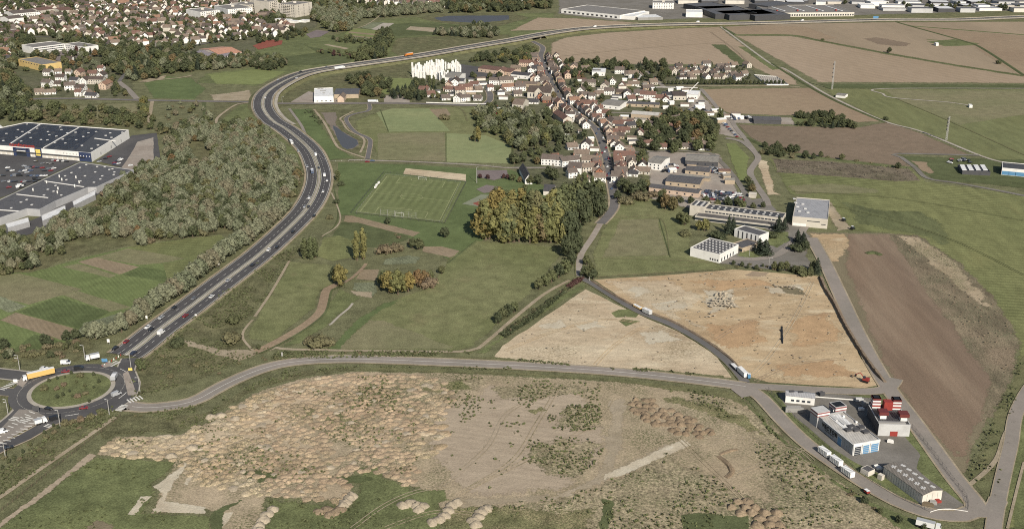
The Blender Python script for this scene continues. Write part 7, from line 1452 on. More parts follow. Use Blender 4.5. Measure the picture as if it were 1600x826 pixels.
p_ = P(583, 162); lorry(583, 160, R(0), 'white', 'white', 12, 'white coach on the road beside the bus stop', 3.1, 'coach', ZG, name='coach')
lorry(1450, 824, R(-28), 'white', 'white', 10, 'white lorry cut by the lower edge beside the bend', 3.2, z=ZG)
# trailers and excavation containers
def box_unit(name, x, y, ang, size, mat, label, cat, roofm=None, z=None):
    p = P(x, y); o = empty(name, (p[0], p[1], ZG if z is None else z), ang); reg(o, label, cat, fixed=True); mb = MB(); mb.box((0, 0, .5 + size[2] / 2), size); mb.build('body', mat, o)
    mb = MB(); mb.box((0, 0, .53 + size[2]), (size[0] + .08, size[1] + .08, .08)); mb.build('lid', roofm or M['r_metal_white'], o)
    for k in range(int(size[0] / 1.2)):
        q = MB(); q.box((-size[0] / 2 + .6 + k * 1.2, -size[1] / 2 - .03, .5 + size[2] / 2), (.1, .08, size[2] * .95)); q.build('rib', mat, o)
    for sx in (-1, 1): q = MB(); q.box((sx * size[0] * .38, 0, .25), (.5, size[1] * .8, .5)); q.build('skid', M['black'], o)
    return o
ta = pang((1280, 703), (1300, 718))
for x, y, d in ((1287.5, 711.5, 'white box trailer farthest up the verge, nearest the works'), (1306, 725.5, 'middle white box trailer on the verge below the works'), (1324, 743, 'open-topped pale trailer nearest the barn on the verge')): box_unit('trailer', x, y, ta, (6.6, 2.6, 2.5), M['white'], d, 'trailer')
box_unit('site_container', 1160, 586, pang((1150, 575), (1168, 592)), (8.5, 2.5, 2.4), M['white'], 'white site container beside the new road junction', 'container'); box_unit('site_container', 1148, 576, pang((1140, 566), (1156, 582)), (7, 2.2, .8), M['darkgrey'], 'low dark skip behind the white site container', 'skip'); box_unit('site_toilet', 1170, 592, 0, (1.4, 1.4, 2.3), M['glass_blue'], 'small blue-green site toilet by the junction', 'toilet')
box_unit('site_cabin', 1011, 490.5, pang((1003, 487), (1018, 494)), (6.5, 2.5, 2.3), M['lightgrey'], 'pale grey cabin on the edge of the clay track', 'cabin'); box_unit('site_cabin', 996, 482, pang((990, 478), (1003, 485)), (7, 2, .9), PAINT['yellow'], 'low sand-coloured skip beside the clay track', 'skip'); box_unit('red_skip', 1354, 771, ta, (2.4, 1.6, 1), M['red'], 'small red skip in the hedge below the works', 'skip')
lift_p = None
# parked cars
pc = ['white', 'silver', 'grey', 'black', 'black', 'darkblue', 'red', 'blue', 'white']
def lot(spots, desc, group):
    for x, y, a in spots:
        c = rnd.choice(pc); v = rnd.random() < .12; car(x, y, a, c, v, desc=f'{c} {"van" if v else "car"} {desc}', group=group, detail=False, z=ZG)
lot([(12, 262.5, .6), (38, 260, .6), (42, 261.5, .6), (44, 264.5, .6), (50, 261, .6), (54, 261.5, .6), (58, 262, .6), (66, 262.5, .6), (76, 264, .6), (84, 263.5, .6), (32, 269, .6), (42, 270, .6), (56, 252.5, .4), (75, 256, .4), (80, 256.5, .4), (60, 281, .6), (56, 280.5, .6), (32, 291, .6), (36, 289, .6), (66, 256, .6), (84, 251, .2), (88, 251.3, .2), (92, 251.6, .2), (96, 252, .2), (100, 252.4, .2), (104, 253, .2)], 'parked before the superstore', 'cars in the superstore car park')
sp = [(x + rnd.uniform(-1, 1), y, .6) for y, x0, x1 in ((267, 14, 84), (275, 0, 72), (284, 0, 58), (293, 4, 40)) for x in range(x0, x1, 5) if rnd.random() < .45]
lot(sp, 'parked in the superstore rows', 'cars in the superstore car park')
lot([(155, 253, .8), (165, 248, .8), (171, 245, .8), (179, 255, .8), (183, 253, .8), (187, 251, .8), (180, 257, .9), (189, 249, .8), (204, 259, .3), (185, 256, .8)], 'parked behind the superstore', 'cars behind the superstore')
sp = []
for j in range(5):
    for i in range(13):
        if rnd.random() < .86: sp.append((1093 + i * 5.2 + j * 2.2 + rnd.uniform(-.8, .8), 297 + j * 3.4 + i * .5 + rnd.uniform(-.5, .5), rnd.choice([0, 1.57]) + rnd.uniform(-.2, .2)))
lot(sp, 'dumped in the breaker yard', 'cars in the breaker yard')
sp = [(1110 + i * 3.6 + rnd.uniform(-1, 1), 262 + j * 3.4 + i * .7, rnd.uniform(0, 3)) for j in range(3) for i in range(7)] + [(1036 + rnd.uniform(0, 26), 257 + rnd.uniform(0, 12), rnd.uniform(0, 3)) for i in range(16)]
lot(sp, 'in the sheds\' scrap yard', 'cars among the yard sheds')
lot([(1050 + rnd.uniform(0, 60), 172 + rnd.uniform(0, 9), rnd.uniform(0, 3)) for i in range(40)], 'in the upper vehicle yard', 'cars in the upper vehicle yard'); lot([(1142 + rnd.uniform(0, 34), 180 + rnd.uniform(0, 8), rnd.uniform(0, 3)) for i in range(18)] + [(1128 + i * 3, 190 + i * 3, .8) for i in range(9)], 'in the field-side scrap yard', 'cars in the field-side yard')
lot([(1478 + rnd.uniform(0, 38), 248 + rnd.uniform(0, 7), rnd.uniform(0, 3)) for i in range(14)], 'by the striped shed', 'cars by the striped shed'); lot([(765 + i * 4, 169 + i * 3 + rnd.uniform(-1, 1), .9) for i in range(7)] + [(775 + i * 4, 166 + i * 3.5, .9) for i in range(5)], 'in the village car park', 'cars in the village car park')
for i in range(4, len(spine) - 2, 2):
    n = sn[i]; d = spine[i + 1] - spine[i]; p = spine[i] + n * (2.6 if i % 4 else -2.6); q = PX((p[0], p[1], 0)); car(q[0], q[1], math.atan2(d[1], d[0]), rnd.choice(pc), desc='car parked along the village street', detail=False, group='cars on the village street', z=ZG)
lot([(945 + i * 2.2, 236 + i * 12 + rnd.uniform(-2, 2), 1.4) for i in range(7)], 'on the lower village street', 'cars on the lower street')
lot([(574, 253, 0), (582, 252, 0)], 'at the path gate', 'vehicles at the path gate')
for nm, x, y, lb in (('tractor', 1318, 346, 'upper of the two small tractors on the dusty track'), ('tractor', 1332, 359, 'lower of the two small tractors on the dusty track')):
    p = P(x, y); o = empty(nm, (p[0], p[1], ZG), .6); reg(o, lb, 'tractor', fixed=True)
    for n_, c_, s_, m_ in (('hood', (1.0, 0, 1.1), (1.8, .9, .9), PAINT['green']), ('cab', (-.5, 0, 1.7), (1.4, 1.4, 1.6), M['glass']), ('cab_roof', (-.5, 0, 2.6), (1.6, 1.6, .16), PAINT['white'])): k = MB(); k.box(c_, s_); k.build(n_, m_, o)
    for xx, r_ in ((1.4, .5), (-.7, .85)):
        for s in (-1, 1): k = MB(); k.tube([(xx, s * .95 - .2, r_), (xx, s * .95 + .2, r_)], r_, 12); k.build('wheel', M['rubber'], o)
# excavator on the clay site
p = P(1352, 597); o = empty('excavator', (p[0], p[1], ZG), 2.5); reg(o, 'orange-red excavator working at the lower right corner of the clay field', 'excavator', fixed=True)
for s in (-1, 1): k = MB(); k.box((0, s * 1.1, .45), (3.6, .6, .9)); k.build('crawler_track', M['black'], o)
k = MB(); k.box((-.2, 0, 1.6), (3.2, 2.4, 1.2)); k.build('body', M['red'], o); k = MB(); k.box((.6, .6, 2.6), (1.3, 1.1, 1.2)); k.build('cab', M['glass'], o); k = MB(); k.tube([(1.2, -.4, 2), (3.4, -.4, 4.2), (5.6, -.4, 2.6)], .25, 6); k.build('boom', M['red'], o); k = MB(); k.box((5.7, -.4, 2.0), (.9, 1, 1)); k.build('bucket', M['black'], o)
# ================================================================ lamps, poles, pylons
def pole(name, base, h, label, cat='street lamp', arm=1.6, ang=0.0, r=.11, head=True, fixed=False, heads=1, mat='metalpost'):
    p = P(*base); o = empty(name, (p[0], p[1], 0), ang); reg(o, label, cat, fixed=fixed, px=base)
    k = MB(); k.tube([(0, 0, 0), (0, 0, h)], [r * 1.4, r * .8], 8); k.build('pole', M[mat], o)
    for i in range(heads):
        z = h - i * 1.6
        if head: k = MB(); k.tube([(0, 0, z - .1), (arm, 0, z + .15)], r * .6, 6); k.build('arm', M[mat], o); k = MB(); k.box((arm + .3, 0, z + .15), (.9, .35, .18)); k.build('lamp_head', M['skylight'], o)
    return o
for i, (x, y, t) in enumerate([(31, 577.5, 'behind the left entry'), (133, 561.5, 'behind the white box lorry'), (205, 576, 'beside the yellow board'), (219, 613, 'at the right-hand exit'), (171, 648, 'beside the lower right exit'), (94, 665, 'on the lower verge near the tanker'), (13, 648, 'on the grass at the left edge'), (9, 716, 'beside the exit road at far lower left')]):
    pole('street_lamp', (x, y), 8.8, 'tall grey street lamp ' + t, arm=-1.6 if i in (0, 1, 2, 3) else -1.2, heads=2 if i in (0, 6) else 1, ang=.2, fixed=True, r=.16); REG[-1][0]['group'] = 'street lamps round the roundabout'
pole('floodlight_mast', (745, 286), 14, 'tall floodlight mast beside the basketball court', 'floodlight', .8, fixed=True, r=.2); pole('street_lamp', (1201, 420), 8, 'lamp post in the college drive', arm=1.5, fixed=True); pole('street_lamp', (1171, 400), 7, 'second lamp post in the college drive', fixed=True)
pole('sign_post', (920.5, 439), 3, 'white marker post at the meadow junction', 'post', head=False, fixed=True, r=.2); pole('chimney_mast', (441, 613 - 452), 7, 'lattice sign gantry beside the motorway bend', 'mast', fixed=True)
for (bx, by), h, lb in (((1300, 140), 34, 'farther slim lattice radio mast by the airfield track'), ((1478.5, 219), 24, 'nearer slim lattice mast with dark brackets by the airfield track')):
    p = P(bx, by); o = empty('lattice_mast', (p[0], p[1], 0)); reg(o, lb, 'mast', fixed=True)
    for sx, sy in ((-.7, -.7), (.7, -.7), (.7, .7), (-.7, .7)): k = MB(); k.tube([(sx, sy, 0), (sx * .6, sy * .6, h)], .14, 5); k.build('leg', M['metalpost'], o)
    for j in range(int(h / 2)): k = MB(); z = 2 * j; k.tube([(-.65, -.65, z), (.65, -.65, z + 2)], .1, 4); k.tube([(.65, .65, z), (-.65, .65, z + 2)], .1, 4); k.build('brace', M['metalpost'], o)
    for j in range(4): k = MB(); k.box((-.9, 0, h * (.45 + .15 * j)), (1.2, 1.2, 1.4)); k.build('bracket', M['darkgrey'], o)
p = P(1078, 151); o = empty('tower_crane', (p[0], p[1], 0)); reg(o, 'white mobile crane with a leaning jib in the village yard', 'crane', fixed=True); k = MB(); k.box((0, 0, 1.5), (8, 2.6, 2.4)); k.build('carrier', M['white'], o); k = MB(); k.tube([(-4, 0, 3), (9, 0, 17)], .45, 6); k.build('jib', M['white'], o)
# signs
def board(x, y, w_, h, z0, label, mat, ang=0, cat='sign', legs=True):
    p = P(x, y); o = empty('road_sign', (p[0], p[1], 0), ang); reg(o, label, cat, fixed=True); k = MB(); k.box((0, 0, z0 + h / 2), (w_, .12, h)); k.build('board', M[mat], o)
    for s in (-1, 1): k = MB(); k.tube([(s * w_ * .35, .1, 0), (s * w_ * .35, .1, z0 + h)], .07, 5); k.build('leg', M['metalpost'], o)
board(204, 580, 2.2, 1.5, .6, 'yellow direction board at the foot of a lamp', 'poster'); board(170, 538, 1.5, 2, 1.5, 'pale road sign on the motorway verge before the roundabout', 'white'); board(342, 418, 2, 1.6, 1.6, 'large pale road sign among the willows', 'white'); board(229.5, 500, 1.2, 1.8, 1.2, 'small pale sign at the foot of the willows', 'white'); board(57, 645, 3.4, 2.6, 1.4, 'dark green direction sign on the exit splitter', 'darkgrey'); board(164, 567.5, 3.2, 2, 1.0, 'pale blue direction board on the entry island', 'glass_blue'); board(441, 557, .8, 2.4, .4, 'narrow grey marker sign beside the country road', 'metalpost'); board(306, 494, 1.2, 1.2, .3, 'small white marker on the right motorway verge', 'white'); board(25, 600, 2.2, 1.8, 1.2, 'white sign panel on the left entry island', 'white')
board(1368, 29 + 3, 9, 4, 3, 'blue-grey gantry board beside the far motorway', 'glass_blue')
for i in range(9): 
    x, y = 152 + i * 3.6, 573 - i * 2.2; pole('bollard', (x + 8, y + 0), 1.1, 'red and white traffic bollard on the entry island', 'bollard', head=False, r=.22, mat='white' if i % 2 else 'red'); REG[-1][0]['group'] = 'bollards on the entry island'
# ================================================================ football ground
TL, TR, BL_, BR_ = (P(*q).to_2d() for q in ((605, 276), (716, 288), (563, 331), (687, 345)))
def uv(u, v): return (TL * (1 - u) + TR * u) * (1 - v) + (BL_ * (1 - u) + BR_ * u) * v
zp = ZG + .05; mb = MB(); mb.face([(*uv(*q), zp) for q in ((-.05, 1.04), (1.08, 1.04), (1.08, -.06), (-.05, -.06))]); structure(mb.build('football_pitch', G['pitch']))
G['pitch_line'] = ground_mat('pitch_line', (168, 170, 128), var=.2, fine=.2, bump=0)
def pline(pts, w_=.14):
    mb = MB()
    for a, b in zip(pts, pts[1:]):
        d = (b - a).normalized(); n = Vector((-d[1], d[0])) * w_; f = [a - n, b - n, b + n, a + n]; f = [(*q, zp + .02) for q in f]; mb.face(f)
    structure(mb.build('pitch_marking', G['pitch_line']))
W_, L_ = 64.0, 103.0
pline([uv(0, 0), uv(1, 0), uv(1, 1), uv(0, 1), uv(0, 0)]); pline([uv(0, .5), uv(1, .5)])
pline([uv(.5 + 9.15 / W_ * math.cos(a * .2618), .5 + 9.15 / L_ * math.sin(a * .2618)) for a in range(25)])
for e, s in ((0, 1), (1, -1)):
    for hw, dp in ((20.15, 16.5), (9.16, 5.5)): pline([uv(.5 - hw / W_, e), uv(.5 - hw / W_, e + s * dp / L_), uv(.5 + hw / W_, e + s * dp / L_), uv(.5 + hw / W_, e)])
    pline([uv(.5 + 9.15 / W_ * math.cos(a), e + s * (11 + 9.15 * math.sin(a)) / L_) for a in [.65 + i * .184 for i in range(11)]])
    q = uv(.5, e); d = (uv(1, e) - uv(0, e)); o = empty('football_goal', (q[0], q[1], zp), math.atan2(d[1], d[0])); reg(o, ('white goal at the far end of the football pitch', 'white goal at the near end of the football pitch')[e], 'goal', fixed=True)
    for x in (-3.66, 3.66): k = MB(); k.tube([(x, 0, 0), (x, 0, 2.44)], .1, 6); k.build('post', M['white'], o)
    k = MB(); k.tube([(-3.66, 0, 2.44), (3.66, 0, 2.44)], .1, 6); k.build('crossbar', M['white'], o); k = MB(); k.tube([(-3.66, 1.8 * s, 0), (3.66, 1.8 * s, 0)], .06, 5); k.build('net_bar', M['white'], o)
for u, v in ((-.03, .25), (-.035, .32), (-.03, .38)): p = uv(u, v); q = PX((p[0], p[1], 0)); box_unit('dugout', q[0], q[1], 1.3, (3, 1, 1.6), M['white'], {.25: 'uppermost', .32: 'middle', .38: 'lowest'}[v] + ' white dugout on the left touchline', 'dugout')
def fence(name, px, h, label, mat='metalpost', step=None, closed=False, rails=2, solid=False, cat='fence', railmat=None, maxp=60, z=0):
    pts = smooth_path(px, 8) if len(px) > 2 and not closed else [P(*q).to_2d() for q in px]
    o = empty(name, (pts[0][0], pts[0][1], z)); reg(o, label, cat, fixed=True); c = (pts[0][0], pts[0][1])
    L = sum((b - a).length for a, b in zip(pts, pts[1:])); step = step or max(3.0, L / maxp); me = None; s = 0; nxt = 0
    rl = MB()
    for a, b in zip(pts, pts[1:]):
        l = (b - a).length
        if l < .01: continue
        for r_ in range(rails):
            zz = h * (r_ + 1) / rails - .1; d = (b - a).normalized(); n = Vector((-d[1], d[0])) * .03; rl.prism([(a[0] - c[0] - n[0], a[1] - c[1] - n[1]), (b[0] - c[0] - n[0], b[1] - c[1] - n[1]), (b[0] - c[0] + n[0], b[1] - c[1] + n[1]), (a[0] - c[0] + n[0], a[1] - c[1] + n[1])], zz - (.05 if not solid else h / rails * .92), zz)
        while nxt <= s + l:
            q = a + (b - a) * ((nxt - s) / l)
            if me is None: k = MB(); k.tube([(0, 0, 0), (0, 0, h)], .08 if h < 3 else .1, 5); k_ = k.build('post', M[mat], o); me = k_.data
            else: k_ = bpy.data.objects.new('post', me); col.objects.link(k_); k_.parent = o
            k_.location = (q[0] - c[0], q[1] - c[1], 0); nxt += step
        s += l
    r_ = rl.build('rail', M[railmat or mat], o); r_['kind'] = 'stuff'
    return o
fence('pitch_fence', [(600, 270), (729, 285), (695, 350), (548, 334), (600, 270)], 2.2, 'tall dark mesh fence all round the football pitch', 'darkgrey', closed=True, rails=3)
fence('pitch_rail', [(603, 273), (720, 286), (690, 347.5), (556, 332.5), (603, 273)], 1.1, 'low white rail just outside the touchlines', 'metalpost', closed=True, rails=1)
fence('ball_net', [(595, 337), (652, 343)], 5.5, 'high ball-stop net behind the near goal', 'metalpost', rails=4, closed=True, step=6)
fence('field_fence', [(-30, 822), (0, 800), (60, 752), (120, 704), (176, 662), (190, 648)], 1.7, 'long wooden post fence across the lower left corner', 'wood', step=3.2, rails=3)
fence('field_fence', [(785, 520), (830, 492), (880, 456), (903, 442)], 1.6, 'post fence beside the ditch left of the clay triangle', 'wood', step=3.4, rails=3); fence('field_fence', [(935, 434), (1040, 428), (1142, 421)], 1.4, 'thin post fence above the clay field', 'wood', step=5, rails=2); fence('field_fence', [(928, 404), (1040, 407), (1120, 412)], 1.2, 'thin post fence across the lower meadow', 'wood', step=6, rails=2); fence('field_fence', [(968, 342), (1032, 342), (1046, 400)], 1.2, 'low fence edging the mown meadow plot', 'wood', step=6)
fence('works_fence', [(1200, 610), (1226, 640), (1290, 697), (1340, 738), (1400, 776), (1452, 800)], 2.2, 'grey mesh fence along the lower side of the works', 'darkgrey', step=4.5, rails=3); fence('works_fence', [(1425, 668), (1455, 705), (1490, 752), (1510, 778), (1512, 797)], 2.2, 'grey mesh fence along the right side of the works', 'darkgrey', step=4.5, rails=3)
fence('road_rail', [(478, 228), (500, 244), (515, 252), (574, 250.5)], .9, 'low white rail where the path meets the motorway bank', 'white', step=6, rails=1); fence('path_rail', [(575, 250.5), (740, 257.5), (800, 262.5)], .9, 'low pale rail along the straight footpath', 'metalpost', step=7, rails=1)
fence('low_wall', [(1244, 618), (1290, 622), (1340, 626)], .9, 'low pale wall along the top of the works yard', 'white', step=8, rails=1, solid=True, cat='wall'); fence('curved_wall', [(1453, 801), (1466, 797), (1484, 796), (1500, 798), (1512, 800)], .8, 'low curved white wall round the planted tip of the yard', 'white', step=4, rails=1, solid=True, cat='wall')
fence('garden_wall', [(666, 161), (720, 162.5), (760, 163)], 1.2, 'pale wall before the roadside village gardens', 'white', rails=1, solid=True, cat='wall'); fence('garden_wall', [(950, 187), (1000, 189)], 1.4, 'pale wall at the top of the walled gardens', 'white', rails=1, solid=True, cat='wall'); fence('yard_wall', [(995, 136.5), (1090, 138)], 1, 'long pale wall along the upper village road', 'white', rails=1, solid=True, cat='wall')
fence('cemetery_wall', [(1178, 118), (1213, 121), (1232, 133.5), (1198, 133.5), (1178, 118)], 1.6, 'pale wall enclosing the small cemetery', 'white', closed=True, rails=1, solid=True, cat='wall')
gm_ = bpy.data.meshes.new('gravestone'); k = MB(); k.box((0, 0, .2), (1, 2.2, .4)); k.box((0, 1, .8), (1, .3, 1.2)); gm_.from_pydata([tuple(v) for v in k.v], [], k.f); gm_.materials.append(M['grey'])
for j in range(6):
    for i in range(11):
        x, y = 1184 + i * 3.0 + j * 2.4, 120.5 + j * 2.1 + i * .15
        if inpoly(x, y, [(1180, 118.5), (1213, 121), (1231, 133), (1198, 133)]): q = bpy.data.objects.new('gravestone', gm_); col.objects.link(q); q.location = P(x, y); q.scale = (1.3, 1.3, 1.3); reg(q, 'grey gravestone in the walled cemetery', 'gravestone', 'gravestones in the cemetery', fixed=True)
# ================================================================ earth: heaps, banks, trenches
heap = []
HM = dict(tan=ground_mat('heap_soil', (178, 162, 135), (172, 150, 122), big=.02, var=.22, fine=.3, pale=(194, 181, 158), ptr=(.5, .7), weeds=(112, 110, 84), wscale=.12, wamt=(.46, .58)), warm=ground_mat('heap_clay', (170, 151, 127), (160, 140, 116), big=.02, var=.22, fine=.3, pale=(188, 168, 140), ptr=(.5, .75), weeds=(112, 110, 84), wscale=.12, wamt=(.5, .6)), pale=ground_mat('heap_chalk', (172, 160, 140), (162, 150, 130), var=.12, fine=.2), brown=ground_mat('heap_loam', (146, 130, 108), (130, 114, 94), var=.2, fine=.3))
for i in range(7):
    rg = random.Random(50 + i); k = MB(); nr, na = 5, 12; k.v.append((0, 0, 1.0))
    for r_ in range(1, nr + 1):
        t = r_ / nr
        for a in range(na):
            an = a * 2 * math.pi / na; wob = 1 + .42 * noise.noise(Vector((math.cos(an) * 1.5, math.sin(an) * 1.5, i * 3.1))); z = (1 - t ** 1.7) * (1 + .55 * noise.noise(Vector((math.cos(an) * 2.2 * t, math.sin(an) * 2.2 * t, i * 5.7)))) + .12 * noise.noise(Vector((math.cos(an) * 6 * t, math.sin(an) * 6 * t, i))) - (.25 if r_ == nr else 0)
            k.v.append((math.cos(an) * t * wob, math.sin(an) * t * wob, z))
    for a in range(na): k.f.append((0, 1 + a, 1 + (a + 1) % na))
    for r_ in range(nr - 1):
        for a in range(na): b0 = 1 + r_ * na; k.f.append((b0 + a, b0 + na + a, b0 + na + (a + 1) % na, b0 + (a + 1) % na))
    me = bpy.data.meshes.new('soil_heap'); me.from_pydata(k.v, [], k.f); me.materials.append(HM['tan']); me.polygons.foreach_set('use_smooth', [True] * len(me.polygons)); heap.append(me)
heaps = []
def heaps_in(poly, step, mat, rx=(2.2, 2.9), hz_=(.55, 1.0), desc='tipped heap of tan soil', rowa=None, jit=.26, keep=1.0):
    for p in scatter(poly, step, jit, False):
        if rnd.random() < keep: heaps.append((p, mat, rnd.uniform(*rx) * step / 4.6, rnd.uniform(*hz_), desc))
A1 = [(180, 684), (275, 680), (330, 656), (392, 620), (468, 594), (560, 582), (690, 588), (712, 620), (690, 660), (640, 690), (655, 740), (640, 762), (600, 740), (545, 736), (548, 786), (420, 776), (300, 760), (276, 720), (180, 712), (150, 705)]
A2 = [(440, 600), (560, 582), (690, 588), (712, 620), (690, 660), (640, 690), (655, 740), (640, 762), (600, 740), (545, 736), (548, 786), (430, 776), (380, 740), (400, 680)]
for p in scatter(A1, 3.75, .36, False):
    q = PX(p); t = noise.noise(Vector((p[0] * .02, p[1] * .02, 4)))
    if rnd.random() > .9 - .3 * max(0, t - .1) or noise.noise(Vector((p[0] * .045, p[1] * .045, 8))) > .42: continue
    warm = inpoly(q[0], q[1], A2) and t > -.35 or rnd.random() < .1
    heaps.append((p, 'pale' if rnd.random() < .035 else ('warm' if warm else 'tan'), rnd.uniform(1.3, 2.6), rnd.uniform(.25, .7), 'tipped heap of tan soil'))
heaps_in([(640, 690), (700, 640), (712, 660), (690, 700), (660, 740)], 5.5, 'tan', hz_=(.3, .6), keep=.6)
heaps_in([(978, 622), (1010, 622), (1115, 672), (1118, 684), (1060, 682), (1010, 660), (985, 640)], 4.6, 'brown', rx=(1.8, 2.8), hz_=(.6, 1.15), desc='brown soil heap', jit=.3)
heaps_in([(1128, 796), (1162, 774), (1215, 800), (1222, 830), (1190, 830), (1170, 806)], 5.0, 'brown', hz_=(1.0, 1.6), desc='rounded brown soil heap', jit=.12)
for pts, mt, ds in (([(630, 790), (640, 786), (650, 790), (660, 791), (655, 796)], 'pale', 'pale chalky heap'), ([(676, 816), (686, 812), (694, 806), (700, 798), (706, 790), (714, 785)], 'pale', 'pale chalky heap in a row'), ([(740, 814), (746, 808), (752, 800), (760, 795), (744, 820)], 'pale', 'pale heap on weeds'), ([(405, 822), (412, 812), (418, 804), (426, 797), (402, 830)], 'pale', 'pale chalky heap'), ([(500, 800), (510, 796), (524, 800), (532, 796), (516, 804)], 'brown', 'low earthy heap on the grass'), ([(540, 785), (546, 779), (536, 790), (550, 775)], 'pale', 'pale tip heap'), ([(330, 652), (345, 650), (368, 655), (268, 713), (300, 700)], 'pale', 'whitish heap')):
    for x, y in pts: heaps.append((P(x, y), mt, 2.9, 1.3 if mt == 'pale' else .9, ds))
heaps.sort(key=lambda h: (h[4] == 'tipped heap of tan soil', h[0][1])); k = MB(); mk = ['tan', 'pale', 'brown', 'warm']
for i, (p, mt, r_, hz_, ds) in enumerate(heaps):
    me = rnd.choice(heap); a = rnd.uniform(0, 6.28); zz = ZG * .6
    if i < 300:
        o = bpy.data.objects.new('soil_heap', me); col.objects.link(o); o.location = (p[0], p[1], zz); o.rotation_euler = (0, 0, a); o.scale = (r_ * 1.12, r_, hz_ * 1.15); obj_mat(o, HM[mt]); reg(o, ds, 'soil heap', 'soil heaps on the stripped field', px=PX(p), fixed=ds.startswith('tipped'))
    else:
        b = len(k.v); ca, sa = math.cos(a), math.sin(a); k.v += [(p[0] + (ca * v.co.x - sa * v.co.y) * r_ * 1.1, p[1] + (sa * v.co.x + ca * v.co.y) * r_, zz + v.co.z * hz_ * 1.1) for v in me.vertices]
        for f in me.polygons: k.f.append(tuple(b + q for q in f.vertices)); k.m.append(mk.index(mt))
o = k.build('soil_heaps', [HM[q] for q in mk], smooth=True); stuff(o, 'hundreds of small overlapping tan soil heaps tipped over the field', 'soil heaps')
print('HEAPS', len(heaps))
def bank(name, px, w_, h, mat, label=None, seed=0, cut=False):
    """long earth bank; cut=True gives a steep shaded left face"""
    pts = smooth_path(px, 2.0); nn_ = normals(pts); v = []; f = []; prof = ((-.5, 0), (-.3, .75), (0, 1), (.3, .7), (.5, 0)) if not cut else ((-.5, 0), (-.42, 1), (0, .95), (.3, .6), (.5, 0))
    for i, (p, n) in enumerate(zip(pts, nn_)):
        e = min(1, i / 3, (len(pts) - 1 - i) / 3)
        for a, z in prof: q = p + n * (a * w_ * (1 + .3 * noise.noise(Vector((p[0] * .3, p[1] * .3, seed))))); v.append((q[0], q[1], z * h * e * (1 + .4 * noise.noise(Vector((p[0] * .4, p[1] * .4, seed + 9)))) + (ZG * .8 if z else 0)))
    for i in range(len(pts) - 1):
        for j in range(4): f.append((5 * i + j, 5 * i + j + 1, 5 * i + 6 + j, 5 * i + 5 + j))
    o = mesh_obj(name, v, f, mat, smooth=False)
    if label: o['label'] = label; o['category'] = 'earth bank'
    else: structure(o)
    return o
bank('earth_bank', [(1282, 432), (1290, 452), (1306, 478), (1322, 510), (1346, 550), (1372, 586), (1384, 598)], 2.6, 1.7, G['plough_dark'], 'dark earth bank along the right edge of the clay field', cut=True)
bank('earth_bank', [(924, 439), (960, 462), (1000, 483), (1050, 503), (1100, 531), (1142, 562), (1164, 590)], 2.0, .9, G['plough_dark'], 'low dark earth bank between the clay field and the new track')
bank('earth_bank', [(1122, 712), (1136, 724), (1144, 738), (1134, 746)], 3, .8, HM['brown'], 'hooked earth bank of the small dug pit'); bank('earth_bank', [(1124, 710), (1142, 704), (1152, 702)], 2.4, .7, HM['brown'], 'short earth bank above the small dug pit')
bank('trench_dark', [(1221.5, 510), (1221.8, 523), (1222.2, 537)], 1.3, .55, G['plough_dark'] if False else M['black'], 'straight raised black strip for the dark inside of a clay-field trench'); bank('trench_dark', [(1218, 515), (1222, 521)], .9, .5, M['black'], 'upper short spur of the black strip for the trench dark'); bank('trench_dark', [(1218, 531), (1222, 527)], .9, .5, M['black'], 'lower short spur of the black strip for the trench dark')  # raised black strips stand for the dark inside of an open trench
bank('grass_mound', [(1353, 396), (1364, 395), (1378, 399)], 5, 1.6, G['grass_dark'], 'small oval grassy mound on the brown field')
# chalk heap and clods
def clods(name, poly, step, r_, h, mat, label=None, keep=1.0, hi=None):
    k = MB()
    for p in scatter(poly, step, .5, False):
        if rnd.random() > keep: continue
        me = rnd.choice(heap); a = rnd.uniform(0, 6.28); ca, sa = math.cos(a), math.sin(a); rr = r_ * rnd.uniform(.5, 1.5); hh = h * rnd.uniform(.4, 1.4); b = len(k.v)
        k.v += [(p[0] + (ca * v.co.x - sa * v.co.y) * rr, p[1] + (sa * v.co.x + ca * v.co.y) * rr, ZG * .9 + v.co.z * hh) for v in me.vertices[:25]]
        for f in list(me.polygons)[:24]: k.f.append(tuple(b + q for q in f.vertices)); k.m.append(0)
    o = k.build(name, mat, smooth=True); stuff(o, label or name.replace('_', ' '), 'soil'); return o
clods('chalk_spoil', [(1108, 478), (1116, 464), (1128, 457), (1140, 466), (1152, 480), (1144, 486), (1130, 480), (1112, 482)], 2.0, 2.2, 1.5, HM['pale'], 'pale heap of chalk spoil in the clay field')
clods('chalk_spoil', [(1100, 498), (1108, 490), (1120, 490), (1118, 498)], 3, 2.2, 1.0, HM['pale'], 'small pale chalk scatter below the chalk heap'); clods('chalk_spoil', [(1198, 450), (1215, 444), (1248, 448), (1240, 454)], 4, 2.4, .8, HM['pale'], 'pale chalk scatter near the top of the clay field')
SITE = [(940, 440), (1145, 425), (1278, 436), (1340, 560), (1372, 594), (1200, 592), (1120, 536), (1060, 502)]; SITE2 = [(912, 458), (985, 490), (1060, 522), (1130, 572), (1136, 586), (960, 574), (780, 554), (800, 530)]
clods('dark_clods', SITE, 9, .8, .8, G['plough_dark'], 'dark clods scattered over the clay field', .16); clods('tan_clods', SITE, 5, 1.6, .4, HM['warm'], 'tan clods scattered over the clay field', .1); clods('dark_clods', SITE2, 7, .7, .7, G['plough_dark'], 'dark clods scattered over the pale clay triangle', .16); clods('pale_clods', SITE, 5, 1.5, .4, HM['pale'], 'pale clods scattered over the clay field', .1); clods('pale_clods', SITE2, 6, 1.4, .5, HM['pale'], 'pale clods scattered over the pale clay triangle', .12)
